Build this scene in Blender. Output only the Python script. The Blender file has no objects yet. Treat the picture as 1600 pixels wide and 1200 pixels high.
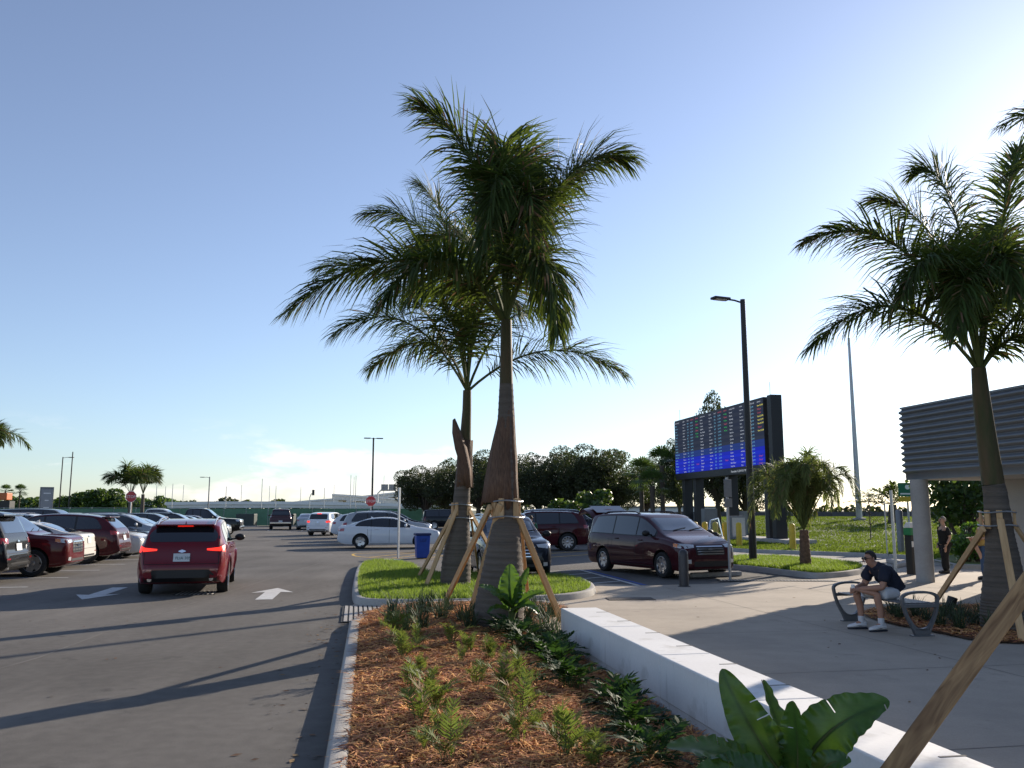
import bpy, bmesh, math, random
from mathutils import Vector, Matrix
from mathutils.bvhtree import BVHTree
R = math.radians
rnd = random.Random(7)
scene = bpy.context.scene
COL = scene.collection
V = Vector

# ------------------------------------------------------------------ camera
F = 1330.0                      # focal length in pixels of the 1600 px wide photograph
CAMH = 1.8
PITCH = math.atan((797 - 600) / F)
cam_d = bpy.data.cameras.new('camera')
cam_d.sensor_fit = 'HORIZONTAL'; cam_d.sensor_width = 36.0
cam_d.lens = 36.0 * F / 1600.0
cam_d.clip_start = 0.05; cam_d.clip_end = 6000
cam = bpy.data.objects.new('camera', cam_d); COL.objects.link(cam)
cam.location = (0, 0, CAMH); cam.rotation_euler = (math.pi / 2 + PITCH, 0, 0)
scene.camera = cam

# ------------------------------------------------------------------ sky and sun
SUN_AZ, SUN_EL = 39.5, 19.0     # degrees right of the view axis, above the horizon
world = bpy.data.worlds.new('World'); scene.world = world; world.use_nodes = True
wn, wl = world.node_tree.nodes, world.node_tree.links
bg = wn['Background']; bg.inputs['Strength'].default_value = 0.122
sky = wn.new('ShaderNodeTexSky'); sky.sky_type = 'NISHITA'; sky.sun_disc = False
sky.sun_elevation = R(SUN_EL); sky.sun_rotation = R(SUN_AZ)
sky.air_density = 1.0; sky.dust_density = 0.32; sky.ozone_density = 4.6; sky.altitude = 0
# a few thin cumulus low over the horizon, the same all the way round
tc = wn.new('ShaderNodeTexCoord'); mp = wn.new('ShaderNodeMapping'); mp.inputs['Scale'].default_value = (5.0, 5.0, 15.0)
wl.new(tc.outputs['Generated'], mp.inputs['Vector'])
nz = wn.new('ShaderNodeTexNoise'); nz.inputs['Scale'].default_value = 1.3; nz.inputs['Detail'].default_value = 9; nz.inputs['Roughness'].default_value = 0.58
wl.new(mp.outputs[0], nz.inputs['Vector'])
cr = wn.new('ShaderNodeValToRGB'); cr.color_ramp.elements[0].position = 0.52; cr.color_ramp.elements[1].position = 0.64
wl.new(nz.outputs['Fac'], cr.inputs['Fac'])
sx = wn.new('ShaderNodeSeparateXYZ'); wl.new(tc.outputs['Generated'], sx.inputs[0])
band = wn.new('ShaderNodeValToRGB')
be = band.color_ramp.elements; be[0].position = 0.0; be[0].color = (.55, .55, .55, 1); be[1].position = 0.10; be[1].color = (0, 0, 0, 1)
e = be.new(0.055); e.color = (.8, .8, .8, 1)
wl.new(sx.outputs['Z'], band.inputs['Fac'])
mu = wn.new('ShaderNodeMath'); mu.operation = 'MULTIPLY'; wl.new(cr.outputs[0], mu.inputs[0]); wl.new(band.outputs[0], mu.inputs[1])
m2 = wn.new('ShaderNodeMath'); m2.operation = 'MULTIPLY'; m2.inputs[1].default_value = 0.8; wl.new(mu.outputs[0], m2.inputs[0])
mixc = wn.new('ShaderNodeMix'); mixc.data_type = 'RGBA'; mixc.inputs['B'].default_value = (8.3, 7.6, 7.5, 1)
wl.new(m2.outputs[0], mixc.inputs['Factor']); hsn = wn.new('ShaderNodeHueSaturation'); hsn.inputs['Saturation'].default_value = .79; hsn.inputs['Hue'].default_value = .505; wl.new(sky.outputs[0], hsn.inputs['Color']); wl.new(hsn.outputs[0], mixc.inputs['A']); wl.new(mixc.outputs['Result'], bg.inputs['Color'])

sun_dir = V((math.sin(R(SUN_AZ)) * math.cos(R(SUN_EL)), math.cos(R(SUN_AZ)) * math.cos(R(SUN_EL)), math.sin(R(SUN_EL))))
sun_d = bpy.data.lights.new('sun', 'SUN'); sun_d.energy = 5.0; sun_d.angle = R(0.53); sun_d.color = (1.0, 0.88, 0.73)
sun = bpy.data.objects.new('sun', sun_d); COL.objects.link(sun)
sun.rotation_euler = (-sun_dir).to_track_quat('-Z', 'Y').to_euler(); sun.location = (20, 24, 18)

vs = scene.view_settings
scene.display_settings.display_device = 'sRGB'
vs.view_transform = 'Standard'; vs.look = 'None'; vs.gamma = 1.0; vs.use_curve_mapping = False
vs.exposure = 0.55
cy = scene.cycles
cy.max_bounces = 6; cy.diffuse_bounces = 3; cy.glossy_bounces = 3; cy.transmission_bounces = 4; cy.transparent_max_bounces = 8
cy.caustics_reflective = False; cy.caustics_refractive = False
cy.sample_clamp_indirect = 6.0
cy.use_denoising = True
try: cy.denoiser = 'OPENIMAGEDENOISE'
except Exception: pass

# ------------------------------------------------------------------ pixel -> place
CP, SP = math.cos(PITCH), math.sin(PITCH)
def ray(px, py):
    u = (px - 800) / F; v = (600 - py) / F
    return V((u, CP - SP * v, SP + CP * v))
def G(px, py, z=0.0):           # where the ray of a pixel meets the level z
    d = ray(px, py); t = (z - CAMH) / d.z
    return V((d.x * t, d.y * t, z))
def AT(px, py, Y):              # where the ray of a pixel reaches the distance Y
    d = ray(px, py); t = Y / d.y
    return V((d.x * t, Y, CAMH + d.z * t))

SITE = R(10.3)                  # the site's long axis is turned this much to the left of the view
AX = V((-math.sin(SITE), math.cos(SITE), 0)); BX = V((math.cos(SITE), math.sin(SITE), 0))

# ------------------------------------------------------------------ objects
def tag(o, label=None, cat=None, group=None, kind=None):
    if label: o['label'] = label
    if cat: o['category'] = cat
    if group: o['group'] = group
    if kind: o['kind'] = kind
    return o
def empty(name, loc=(0, 0, 0), rz=0.0, parent=None):
    o = bpy.data.objects.new(name, None); COL.objects.link(o); o.location = loc; o.rotation_euler = (0, 0, rz)
    o.empty_display_size = 0.2
    if parent: o.parent = parent
    return o
def thing(name, label, cat, loc=(0, 0, 0), rz=0.0, group=None):
    return tag(empty(name, loc, rz), label, cat, group)
def link(name, me, parent=None, loc=None, rot=None, scale=None):
    o = bpy.data.objects.new(name, me); COL.objects.link(o)
    if parent: o.parent = parent
    if loc is not None: o.location = loc
    if rot is not None: o.rotation_euler = rot
    if scale is not None: o.scale = scale if hasattr(scale, '__len__') else (scale,) * 3
    return o
def smooth(me, ang=40):
    me.shade_smooth()
    if ang < 180: me.set_sharp_from_angle(angle=R(ang))
class MB:
    """collects faces for one mesh"""
    def __init__(s): s.v = []; s.f = []; s.m = []; s.mi = 0
    def add(s, vs_, fs_):
        b = len(s.v); s.v.extend([tuple(x) for x in vs_])
        for f in fs_: s.f.append(tuple(b + i for i in f)); s.m.append(s.mi)
    def box(s, c, d, M=None, taper=1.0):
        x, y, z = d[0] / 2, d[1] / 2, d[2] / 2; c = V(c)
        p = [V((sx_ * x * (taper if sz > 0 else 1), sy_ * y * (taper if sz > 0 else 1), sz * z)) for sz in (-1, 1) for sx_, sy_ in ((-1, -1), (1, -1), (1, 1), (-1, 1))]
        if M is not None: p = [M @ q for q in p]
        s.add([q + c for q in p], [(3, 2, 1, 0), (4, 5, 6, 7), (0, 1, 5, 4), (1, 2, 6, 5), (2, 3, 7, 6), (3, 0, 4, 7)])
    def beam(s, a, b, w, h, up=V((0, 0, 1)), ext=0.0):
        a, b = V(a), V(b); t = (b - a).normalized(); a = a - t * ext; b = b + t * ext
        x = t.cross(up)
        if x.length < 1e-4: x = t.cross(V((0, 1, 0)))
        x.normalize(); y = x.cross(t)
        p = [q + x * sx_ * w / 2 + y * sy_ * h / 2 for q in (a, b) for sx_, sy_ in ((-1, -1), (1, -1), (1, 1), (-1, 1))]
        s.add(p, [(3, 2, 1, 0), (4, 5, 6, 7), (0, 1, 5, 4), (1, 2, 6, 5), (2, 3, 7, 6), (3, 0, 4, 7)])
    def tube(s, pts, rad, n=8, cap=True):
        pts = [V(p) for p in pts]; k = len(pts)
        if not hasattr(rad, '__len__'): rad = [rad] * k
        vs_ = []; ref = None
        for i, p in enumerate(pts):
            t = (pts[min(i + 1, k - 1)] - pts[max(i - 1, 0)])
            t = t.normalized() if t.length > 1e-9 else V((0, 0, 1))
            if ref is None: ref = V((1, 0, 0)) if abs(t.x) < .8 else V((0, 1, 0))
            x = (ref - t * ref.dot(t)).normalized(); y = t.cross(x); ref = x
            for j in range(n):
                a = 2 * math.pi * j / n; vs_.append(p + (x * math.cos(a) + y * math.sin(a)) * rad[i])
        fs_ = [(i * n + j, i * n + (j + 1) % n, (i + 1) * n + (j + 1) % n, (i + 1) * n + j) for i in range(k - 1) for j in range(n)]
        if cap: fs_ += [tuple(range(n))[::-1], tuple((k - 1) * n + j for j in range(n))]
        s.add(vs_, fs_)
    def lathe(s, prof, n=24, c=(0, 0, 0), axis='z', cap=True, wob=None):
        c = V(c); vs_ = []
        for i, (r, h) in enumerate(prof):
            for j in range(n):
                a = 2 * math.pi * j / n; rr = r * (wob(a, h) if wob else 1)
                q = V((rr * math.cos(a), rr * math.sin(a), h))
                if axis == 'y': q = V((q.x, q.z, q.y))
                if axis == 'x': q = V((q.z, q.x, q.y))
                vs_.append(c + q)
        k = len(prof)
        fs_ = [(i * n + j, i * n + (j + 1) % n, (i + 1) * n + (j + 1) % n, (i + 1) * n + j) for i in range(k - 1) for j in range(n)]
        if cap: fs_ += [tuple(range(n))[::-1], tuple((k - 1) * n + j for j in range(n))]
        s.add(vs_, fs_)
    def ball(s, c, r, n=12, k=8):
        c = V(c)
        if not hasattr(r, '__len__'): r = (r, r, r)
        vs_ = [c + V((0, 0, -r[2]))]; 
        for i in range(1, k):
            t = math.pi * i / k - math.pi / 2
            for j in range(n):
                a = 2 * math.pi * j / n; vs_.append(c + V((r[0] * math.cos(t) * math.cos(a), r[1] * math.cos(t) * math.sin(a), r[2] * math.sin(t))))
        vs_.append(c + V((0, 0, r[2]))); L = len(vs_) - 1
        fs_ = [(0, 1 + (j + 1) % n, 1 + j) for j in range(n)]
        for i in range(k - 2):
            for j in range(n):
                a, b = 1 + i * n + j, 1 + i * n + (j + 1) % n; fs_.append((a, b, b + n, a + n))
        fs_ += [(L, L - n + j, L - n + (j + 1) % n) for j in range(n)]
        s.add(vs_, fs_)
    def prism(s, poly, z0, z1):
        n = len(poly); vs_ = [V((p[0], p[1], z0)) for p in poly] + [V((p[0], p[1], z1)) for p in poly]
        s.add(vs_, [tuple(range(n))[::-1], tuple(range(n, 2 * n))] + [(i, (i + 1) % n, n + (i + 1) % n, n + i) for i in range(n)])
    def mesh(s, name, mats, sm=None):
        me = bpy.data.meshes.new(name); me.from_pydata(s.v, [], s.f)
        for m in (mats if isinstance(mats, (list, tuple)) else [mats]): me.materials.append(m)
        if any(s.m): me.polygons.foreach_set('material_index', s.m)
        me.update()
        if sm: smooth(me, sm)
        return me
    def build(s, name, mats, parent=None, sm=None, loc=None, rot=None):
        return link(name, s.mesh(name, mats, sm), parent, loc, rot)
def fix(me):
    b = bmesh.new(); b.from_mesh(me); bmesh.ops.recalc_face_normals(b, faces=b.faces); b.to_mesh(me); b.free(); return me
def bevelled(me, w, seg=2):
    b = bmesh.new(); b.from_mesh(me); bmesh.ops.remove_doubles(b, verts=b.verts, dist=1e-5)
    bmesh.ops.recalc_face_normals(b, faces=b.faces)
    es = [e_ for e_ in b.edges if len(e_.link_faces) == 2 and e_.calc_face_angle(0) > R(35)]
    bmesh.ops.bevel(b, geom=es, offset=w, segments=seg, affect='EDGES', profile=.5)
    b.to_mesh(me); b.free(); return me
def copy_tree(o, parent=None):
    c = o.copy(); COL.objects.link(c); c.parent = parent
    for ch in KIDS.get(o.name, [q for q in o.children]): copy_tree(ch, c)
    return c
KIDS = {}
TMP = bpy.data.scenes.new('workbench')
def evaluated(ob):
    """the object's mesh with its modifiers applied, worked out in a scratch scene of its own"""
    COL.objects.unlink(ob) if ob.name in COL.objects else None
    others = [m_.object for m_ in ob.modifiers if m_.type == 'BOOLEAN']
    for q in [ob] + others: TMP.collection.objects.link(q)
    vl = TMP.view_layers[0]; vl.update(); me = bpy.data.meshes.new_from_object(ob.evaluated_get(vl.depsgraph))
    for q in [ob] + others: TMP.collection.objects.unlink(q)
    return me

# ------------------------------------------------------------------ materials
MATS = {}
def mat(name, col, rough=.6, metal=0.0, var=0.0, scale=4.0, bump=0.0, bscale=40.0, coat=0.0, spec=.5, emit=0.0, stretch=None, col2=None, detail=6, trans=0.0, tcol=None, island=0.0, sheen=0):
    if name in MATS: return MATS[name]
    m = bpy.data.materials.new(name); m.use_nodes = True; MATS[name] = m
    n, l = m.node_tree.nodes, m.node_tree.links; p = n['Principled BSDF']
    p.inputs['Base Color'].default_value = (*col, 1); p.inputs['Roughness'].default_value = rough; p.inputs['Metallic'].default_value = metal
    p.inputs['Specular IOR Level'].default_value = spec
    if coat: p.inputs['Coat Weight'].default_value = coat; p.inputs['Coat IOR'].default_value = 1.5 if coat == 1 else 1.42; p.inputs['Coat Roughness'].default_value = .04
    if emit: p.inputs['Emission Color'].default_value = (*col, 1); p.inputs['Emission Strength'].default_value = emit
    vec = None
    if var or bump or col2:
        t = n.new('ShaderNodeTexCoord'); vec = t.outputs['Object']
        if stretch:
            mpp = n.new('ShaderNodeMapping'); mpp.inputs['Scale'].default_value = stretch; l.new(vec, mpp.inputs[0]); vec = mpp.outputs[0]
    csock = None
    if var or col2:
        nt = n.new('ShaderNodeTexNoise'); nt.inputs['Scale'].default_value = scale; nt.inputs['Detail'].default_value = detail; nt.inputs['Roughness'].default_value = .62
        l.new(vec, nt.inputs['Vector'])
        r_ = n.new('ShaderNodeValToRGB'); l.new(nt.outputs['Fac'], r_.inputs['Fac'])
        a, b = r_.color_ramp.elements; a.position = .32; b.position = .68
        c2 = col2 or tuple(min(1, c * (1 + var)) for c in col); c1 = col if col2 else tuple(c * (1 - var) for c in col)
        a.color = (*c1, 1); b.color = (*c2, 1); csock = r_.outputs[0]
    if island:
        gi = n.new('ShaderNodeNewGeometry'); hs = n.new('ShaderNodeHueSaturation')
        mr = n.new('ShaderNodeMapRange'); mr.inputs['To Min'].default_value = 1 - island; mr.inputs['To Max'].default_value = 1 + island
        l.new(gi.outputs['Random Per Island'], mr.inputs['Value']); l.new(mr.outputs[0], hs.inputs['Value'])
        mh = n.new('ShaderNodeMapRange'); mh.inputs['To Min'].default_value = .5 - island * .05; mh.inputs['To Max'].default_value = .5 + island * .04
        l.new(gi.outputs['Random Per Island'], mh.inputs['Value']); l.new(mh.outputs[0], hs.inputs['Hue'])
        if csock: l.new(csock, hs.inputs['Color'])
        else: hs.inputs['Color'].default_value = (*col, 1)
        csock = hs.outputs[0]
    if csock: l.new(csock, p.inputs['Base Color'])
    if bump:
        nb = n.new('ShaderNodeTexNoise'); nb.inputs['Scale'].default_value = bscale; nb.inputs['Detail'].default_value = 4; l.new(vec, nb.inputs['Vector'])
        bp = n.new('ShaderNodeBump'); bp.inputs['Strength'].default_value = bump; bp.inputs['Distance'].default_value = .02
        l.new(nb.outputs['Fac'], bp.inputs['Height']); l.new(bp.outputs[0], p.inputs['Normal'])
    if trans:
        tr = n.new('ShaderNodeBsdfTranslucent'); mx = n.new('ShaderNodeMixShader'); mx.inputs[0].default_value = trans
        if tcol: tr.inputs['Color'].default_value = (*tcol, 1)
        elif csock: l.new(csock, tr.inputs['Color'])
        else: tr.inputs['Color'].default_value = (*col, 1)
        l.new(p.outputs[0], mx.inputs[1]); l.new(tr.outputs[0], mx.inputs[2]); l.new(mx.outputs[0], n['Material Output'].inputs['Surface'])
    return m
def layered(m, scale, lo, hi, amount, stretch=None, rough=False):
    """a second, larger layer of wear multiplied onto a material's colour"""
    n, l = m.node_tree.nodes, m.node_tree.links; p = n['Principled BSDF']
    src = p.inputs['Base Color'].links[0].from_socket
    t = n.new('ShaderNodeTexCoord'); vec = t.outputs['Object']
    if stretch:
        q = n.new('ShaderNodeMapping'); q.inputs['Scale'].default_value = stretch; l.new(vec, q.inputs[0]); vec = q.outputs[0]
    nt = n.new('ShaderNodeTexNoise'); nt.inputs['Scale'].default_value = scale; nt.inputs['Detail'].default_value = 5; l.new(vec, nt.inputs['Vector'])
    mr = n.new('ShaderNodeMapRange'); mr.inputs['From Min'].default_value = .3; mr.inputs['From Max'].default_value = .7; mr.inputs['To Min'].default_value = lo; mr.inputs['To Max'].default_value = hi
    l.new(nt.outputs['Fac'], mr.inputs['Value'])
    mx = n.new('ShaderNodeMix'); mx.data_type = 'RGBA'; mx.blend_type = 'MULTIPLY'; mx.inputs['Factor'].default_value = amount
    l.new(src, mx.inputs['A']); l.new(mr.outputs[0], mx.inputs['B']); l.new(mx.outputs['Result'], p.inputs['Base Color'])
    return m
asphalt = layered(layered(layered(mat('asphalt', (.128, .118, .106), .92, var=.16, scale=90, bump=.35, bscale=160, spec=.25), .16, .72, 1.4, .9), 1.1, .82, 1.18, .85, stretch=(1, .22, 1)), 7, .88, 1.14, .8)
def stained(m, scale, thr, col, amount, stretch=None):
    n, l = m.node_tree.nodes, m.node_tree.links; p = n['Principled BSDF']; src = p.inputs['Base Color'].links[0].from_socket
    t = n.new('ShaderNodeTexCoord'); vec = t.outputs['Object']
    if stretch: q = n.new('ShaderNodeMapping'); q.inputs['Scale'].default_value = stretch; q.inputs['Rotation'].default_value = (0, 0, R(-10)); l.new(vec, q.inputs[0]); vec = q.outputs[0]
    nt = n.new('ShaderNodeTexNoise'); nt.inputs['Scale'].default_value = scale; nt.inputs['Detail'].default_value = 7; nt.inputs['Roughness'].default_value = .6; l.new(vec, nt.inputs['Vector'])
    mr = n.new('ShaderNodeMapRange'); mr.inputs['From Min'].default_value = thr; mr.inputs['From Max'].default_value = thr + .10; mr.inputs['To Max'].default_value = amount; l.new(nt.outputs['Fac'], mr.inputs['Value'])
    mx = n.new('ShaderNodeMix'); mx.data_type = 'RGBA'; mx.inputs['B'].default_value = (*col, 1); l.new(mr.outputs[0], mx.inputs['Factor']); l.new(src, mx.inputs['A']); l.new(mx.outputs['Result'], p.inputs['Base Color']); return m
stained(stained(stained(asphalt, 1.6, .64, (.035, .033, .032), .7), .55, .58, (.20, .185, .165), .5, (1, .3, 1)), 9, .70, (.19, .18, .165), .6)
concrete = layered(layered(mat('concrete', (.43, .365, .29), .88, var=.07, scale=60, bump=.15, bscale=120, spec=.3), .5, .82, 1.1, .9), 3, .92, 1.06, .8)
stained(stained(concrete, 1.3, .62, (.22, .19, .155), .45), 5, .70, (.20, .17, .14), .5)
kerbm = layered(mat('kerb_concrete', (.42, .40, .37), .9, var=.1, scale=30, bump=.2, bscale=90, spec=.3), 2.0, .78, 1.1, .9)
roadm = layered(mat('pale_road', (.30, .28, .25), .9, var=.1, scale=50, bump=.2, spec=.3), .4, .8, 1.15, .9)
paintw = layered(mat('road_paint_white', (.62, .62, .60), .75, var=.12, scale=25, spec=.3), 6, .75, 1.05, .9)
painty = mat('road_paint_yellow', (.62, .38, .06), .75, var=.15, scale=12)
paintb = mat('road_paint_blue', (.03, .08, .30), .75, var=.15, scale=12)
wallw = layered(mat('white_precast', (.76, .75, .73), .75, var=.03, scale=30, bump=.06, bscale=150, spec=.3), 1.5, .93, 1.03, .9)
stained(stained(wallw, 2.2, .58, (.50, .48, .44), .5), 3.5, .60, (.45, .43, .39), .4, (2.5, 2.5, .3))
soil = layered(mat('soil', (.11, .052, .026), .95, col2=(.26, .13, .065), scale=35, bump=1.0, bscale=60), 1.5, .6, 1.2, .9)
straw = mat('pine_straw', (.56, .26, .10), .85, var=.3, scale=2.5, island=.55, trans=.1)
turf = layered(mat('turf_soil', (.075, .10, .022), .95, col2=(.115, .16, .03), scale=25, bump=.6, bscale=60), 1.0, .7, 1.2, .9)
bankm = mat('bank_grass', (.125, .170, .028), .9, var=.4, scale=.5, island=.3, trans=.35, tcol=(.22, .30, .04), spec=.05)
grassm = mat('grass_blades', (.135, .20, .028), .65, var=.25, scale=1.5, island=.3, trans=.45, tcol=(.30, .42, .05))
frondm = mat('palm_leaf', (.045, .070, .018), .55, island=.45, trans=.30, tcol=(.16, .22, .03), spec=.2)
oldfrond = mat('dry_leaf', (.24, .15, .07), .8, island=.3, trans=.25)
rachism = mat('leaf_stalk', (.09, .11, .035), .7, spec=.15)
trunkm = layered(mat('palm_trunk', (.135, .110, .088), .9, var=.15, scale=20, bump=.5, bscale=30, stretch=(.6, .6, 9)), 1.6, .55, 1.3, .9, stretch=(.25, .25, 9))
shaftm = mat('crownshaft_green', (.055, .062, .022), .6, spec=.2, col2=(.11, .075, .04), scale=3, stretch=(3, 3, .5))
sheathm = layered(mat('dead_sheath', (.075, .040, .025), .8, col2=(.19, .108, .064), scale=14, stretch=(6, 6, .5), bump=.4, bscale=25), 3, .7, 1.15, .9)
barkm = mat('bark', (.085, .068, .052), .95, var=.3, scale=8, bump=.8, bscale=18, stretch=(1, 1, .3))
lumber = mat('pine_lumber', (.46, .27, .12), .7, col2=(.66, .44, .23), scale=3, stretch=(10, 10, .7), bump=.1)
oakleaf = mat('oak_leaf', (.048, .058, .022), .55, island=.4, trans=.25, tcol=(.09, .12, .02))
leafm = mat('broad_leaf', (.055, .12, .022), .38, var=.15, scale=3, island=.15, trans=.35, tcol=(.20, .36, .03))
shrubleaf = mat('shrub_leaf', (.045, .085, .02), .45, island=.35, trans=.3, tcol=(.14, .22, .03))
xanadu = mat('philodendron_leaf', (.024, .055, .017), .62, spec=.15, island=.25, trans=.2, tcol=(.09, .2, .03))
coonm = mat('coontie_leaf', (.12, .165, .042), .65, spec=.25, island=.35, trans=.3, tcol=(.25, .33, .05))
liriom = mat('liriope_leaf', (.065, .095, .045), .6, spec=.25, island=.3, trans=.2)
black = mat('black_plastic', (.012, .012, .013), .5)
rubber = mat('rubber', (.018, .018, .018), .85, bump=.2)
chrome = mat('chrome', (.75, .75, .76), .12, 1.0)
alloy = mat('alloy', (.52, .52, .53), .3, .9)
glassm = mat('tinted_glass', (.010, .012, .014), .03, spec=.6, coat=1.0)
glassl = mat('windscreen_glass', (.035, .045, .05), .04, spec=.7, coat=1.0)
headm = mat('headlamp', (.55, .56, .57), .12, .3, coat=1.0)
amber = mat('amber_lens', (.75, .22, .03), .2, coat=1.0)
tailm = mat('tail_lamp', (.32, .012, .010), .12, coat=1.0)
taillit = mat('tail_lamp_lit', (.85, .03, .015), .3, emit=1.2)
seam = mat('seam', (.01, .01, .01), .8)
steel = mat('galvanised_steel', (.42, .43, .44), .45, .7, var=.1, scale=12)
bronze = mat('dark_bronze_pole', (.028, .026, .025), .45, .3)
greym = mat('grey_metal', (.19, .20, .21), .5, .4, var=.08, scale=10)
yellowp = mat('yellow_paint', (.62, .42, .03), .5, var=.12, scale=6)
greenp = mat('green_screen_mesh', (.14, .255, .185), .85, var=.12, scale=1.5, trans=.35)
redp = mat('sign_red', (.48, .025, .03), .4)
whitep = mat('sign_white', (.75, .75, .73), .45)
bluebin = mat('blue_plastic', (.012, .06, .33), .4, var=.1, scale=5)
# ================================================================== the setting
from mathutils import noise as mnoise
def struct(o): o['kind'] = 'structure'; return o
def inside(p, poly):
    c = False; n = len(poly); x, y = p[0], p[1]
    for i in range(n):
        x1, y1 = poly[i][0], poly[i][1]; x2, y2 = poly[i - 1][0], poly[i - 1][1]
        if (y1 > y) != (y2 > y) and x < (x2 - x1) * (y - y1) / (y2 - y1) + x1: c = not c
    return c
def rounded(poly, it=2, closed=True):
    pts = [V((p[0], p[1])) for p in poly]
    for _ in range(it):
        q = []; n = len(pts)
        for i in range(n if closed else n - 1):
            a, b = pts[i], pts[(i + 1) % n]; q += [a.lerp(b, .25), a.lerp(b, .75)]
        if not closed: q = [pts[0]] + q + [pts[-1]]
        pts = q
    return pts
def ccw(poly):
    s = sum(poly[i - 1][0] * poly[i][1] - poly[i][0] * poly[i - 1][1] for i in range(len(poly)))
    return list(poly) if s > 0 else list(poly)[::-1]
def sheet(name, poly, z, m, step=0, zf=None):
    b = bmesh.new(); f = b.faces.new([b.verts.new((p[0], p[1], z)) for p in ccw(poly)])
    if step:
        xs = [p[0] for p in poly]; ys = [p[1] for p in poly]
        x = min(xs) + step
        while x < max(xs): bmesh.ops.bisect_plane(b, geom=b.verts[:] + b.edges[:] + b.faces[:], plane_co=(x, 0, 0), plane_no=(1, 0, 0)); x += step
        y = min(ys) + step
        while y < max(ys): bmesh.ops.bisect_plane(b, geom=b.verts[:] + b.edges[:] + b.faces[:], plane_co=(0, y, 0), plane_no=(0, 1, 0)); y += step
    bmesh.ops.triangulate(b, faces=b.faces[:])
    if zf:
        for v in b.verts: v.co.z = zf(v.co.x, v.co.y)
    me = bpy.data.meshes.new(name); b.to_mesh(me); b.free(); me.materials.append(m)
    if zf: me.shade_smooth()
    return link(name, me)
def kerb(name, pts, w=.17, h=.14, side=1, closed=False, z0=-.02, m=None):
    """a kerb swept along the outer foot line pts; side=+1: body lies to the left of the direction of travel"""
    pts = [V((p[0], p[1])) for p in pts]; n = len(pts)
    prof = [(0, z0), (.025, h - .03), (.035, h - .008), (.055, h), (w - .015, h), (w, h - .012), (w, z0)]
    vs_ = []
    for i in range(n):
        a = pts[i - 1] if (i > 0 or closed) else None; c = pts[(i + 1) % n] if (i < n - 1 or closed) else None
        d1 = (pts[i] - a).normalized() if a is not None else None; d2 = (c - pts[i]).normalized() if c is not None else None
        if d1 is None: d1 = d2
        if d2 is None: d2 = d1
        t = (d1 + d2).normalized(); nn = V((-t.y, t.x)) * side; k = 1 / max(.4, t.dot(d1))
        for (o_, z) in prof: q = pts[i] + nn * o_ * k; vs_.append((q.x, q.y, z))
    P = len(prof); fs_ = []
    for i in range(n if closed else n - 1):
        for j in range(P - 1):
            a, b2 = i * P + j, ((i + 1) % n) * P + j; fs_.append((a, b2, b2 + 1, a + 1))
    if not closed: fs_ += [tuple(range(P)), tuple((n - 1) * P + j for j in range(P))[::-1]]
    mb = MB(); mb.add(vs_, fs_); me = fix(mb.mesh(name, m or kerbm)); smooth(me, 50)
    return struct(link(name, me))
def strip(mb, pts, w, z):
    pts = [V((p[0], p[1])) for p in pts]; n = len(pts); vs_ = []
    for i in range(n):
        t = (pts[min(i + 1, n - 1)] - pts[max(i - 1, 0)]).normalized(); nn = V((-t.y, t.x))
        for s in (-1, 1): q = pts[i] + nn * s * w / 2; vs_.append((q.x, q.y, z))
    mb.add(vs_, [(2 * i + 1, 2 * i, 2 * i + 2, 2 * i + 3) for i in range(n - 1)])
def px(lst, z=0.0): return [G(a, b, z) for a, b in lst]

farground = layered(mat('far_ground', (.10, .11, .05), .95, var=.2, scale=.2), .02, .7, 1.2, .9)
struct(sheet('ground', [(-2500, -400), (2500, -400), (2500, 4000), (-2500, 4000)], -.03, farground))
struct(sheet('parking_lot', [(-95, -12), (75, -12), (75, 99), (-95, 99)], 0, asphalt))

# plaza
KA, KB = V((-2.6, 13.99)), V((-1.33, 6.34))
def kerbx(Y): return KA.x + (KA.y - Y) * .166
WA = V((.653, 11.74)); WDIR = V((.1795, -.9838)); WN = V((.9838, .1795))       # the seat wall: far left corner, direction towards the viewer, to its right
plaza_poly = [(kerbx(-6), -6), (kerbx(13.9), 13.9)] + [tuple(p.xy) for p in px([(546, 950), (560, 940), (760, 925), (905, 911), (1000, 915.5), (1110, 913), (1205, 907), (1290, 905), (1352, 899), (1420, 893), (1440, 886), (1600, 884), (1900, 884)])] + [(26, 3), (26, -6)]
struct(sheet('plaza', plaza_poly, .010, concrete))
# score lines cut in the plaza slab: dark recessed joints
jm = mat('slab_joint', (.20, .185, .16), .95)
mb = MB()
for k in range(-3, 9):
    p0 = V((1.9, 12.6)) + V((AX.x, AX.y)) * (k * 3.05 - 6)
    a = p0 + V((BX.x, BX.y)) * .0; b_ = p0 + V((BX.x, BX.y)) * 18
    strip(mb, [a, b_], .012, .0125)
for k in range(1, 6):
    p0 = V((1.9, 12.6)) + V((BX.x, BX.y)) * (k * 3.05)
    strip(mb, [p0 - V((AX.x, AX.y)) * 12, p0 + V((AX.x, AX.y)) * 7.5], .012, .0135)
o = mb.build('slab_joints', jm); o['kind'] = 'structure'

# road between the lawn island and the embankment
struct(sheet('road', [tuple(p.xy) for p in px([(1105, 857), (1180, 863), (1350, 869), (1423, 873), (1490, 888), (1900, 893), (1900, 886), (1600, 884), (1440, 886), (1420, 893), (1352, 899), (1290, 904), (1240, 898), (1130, 889), (1060, 872)])], .005, roadm))

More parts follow.
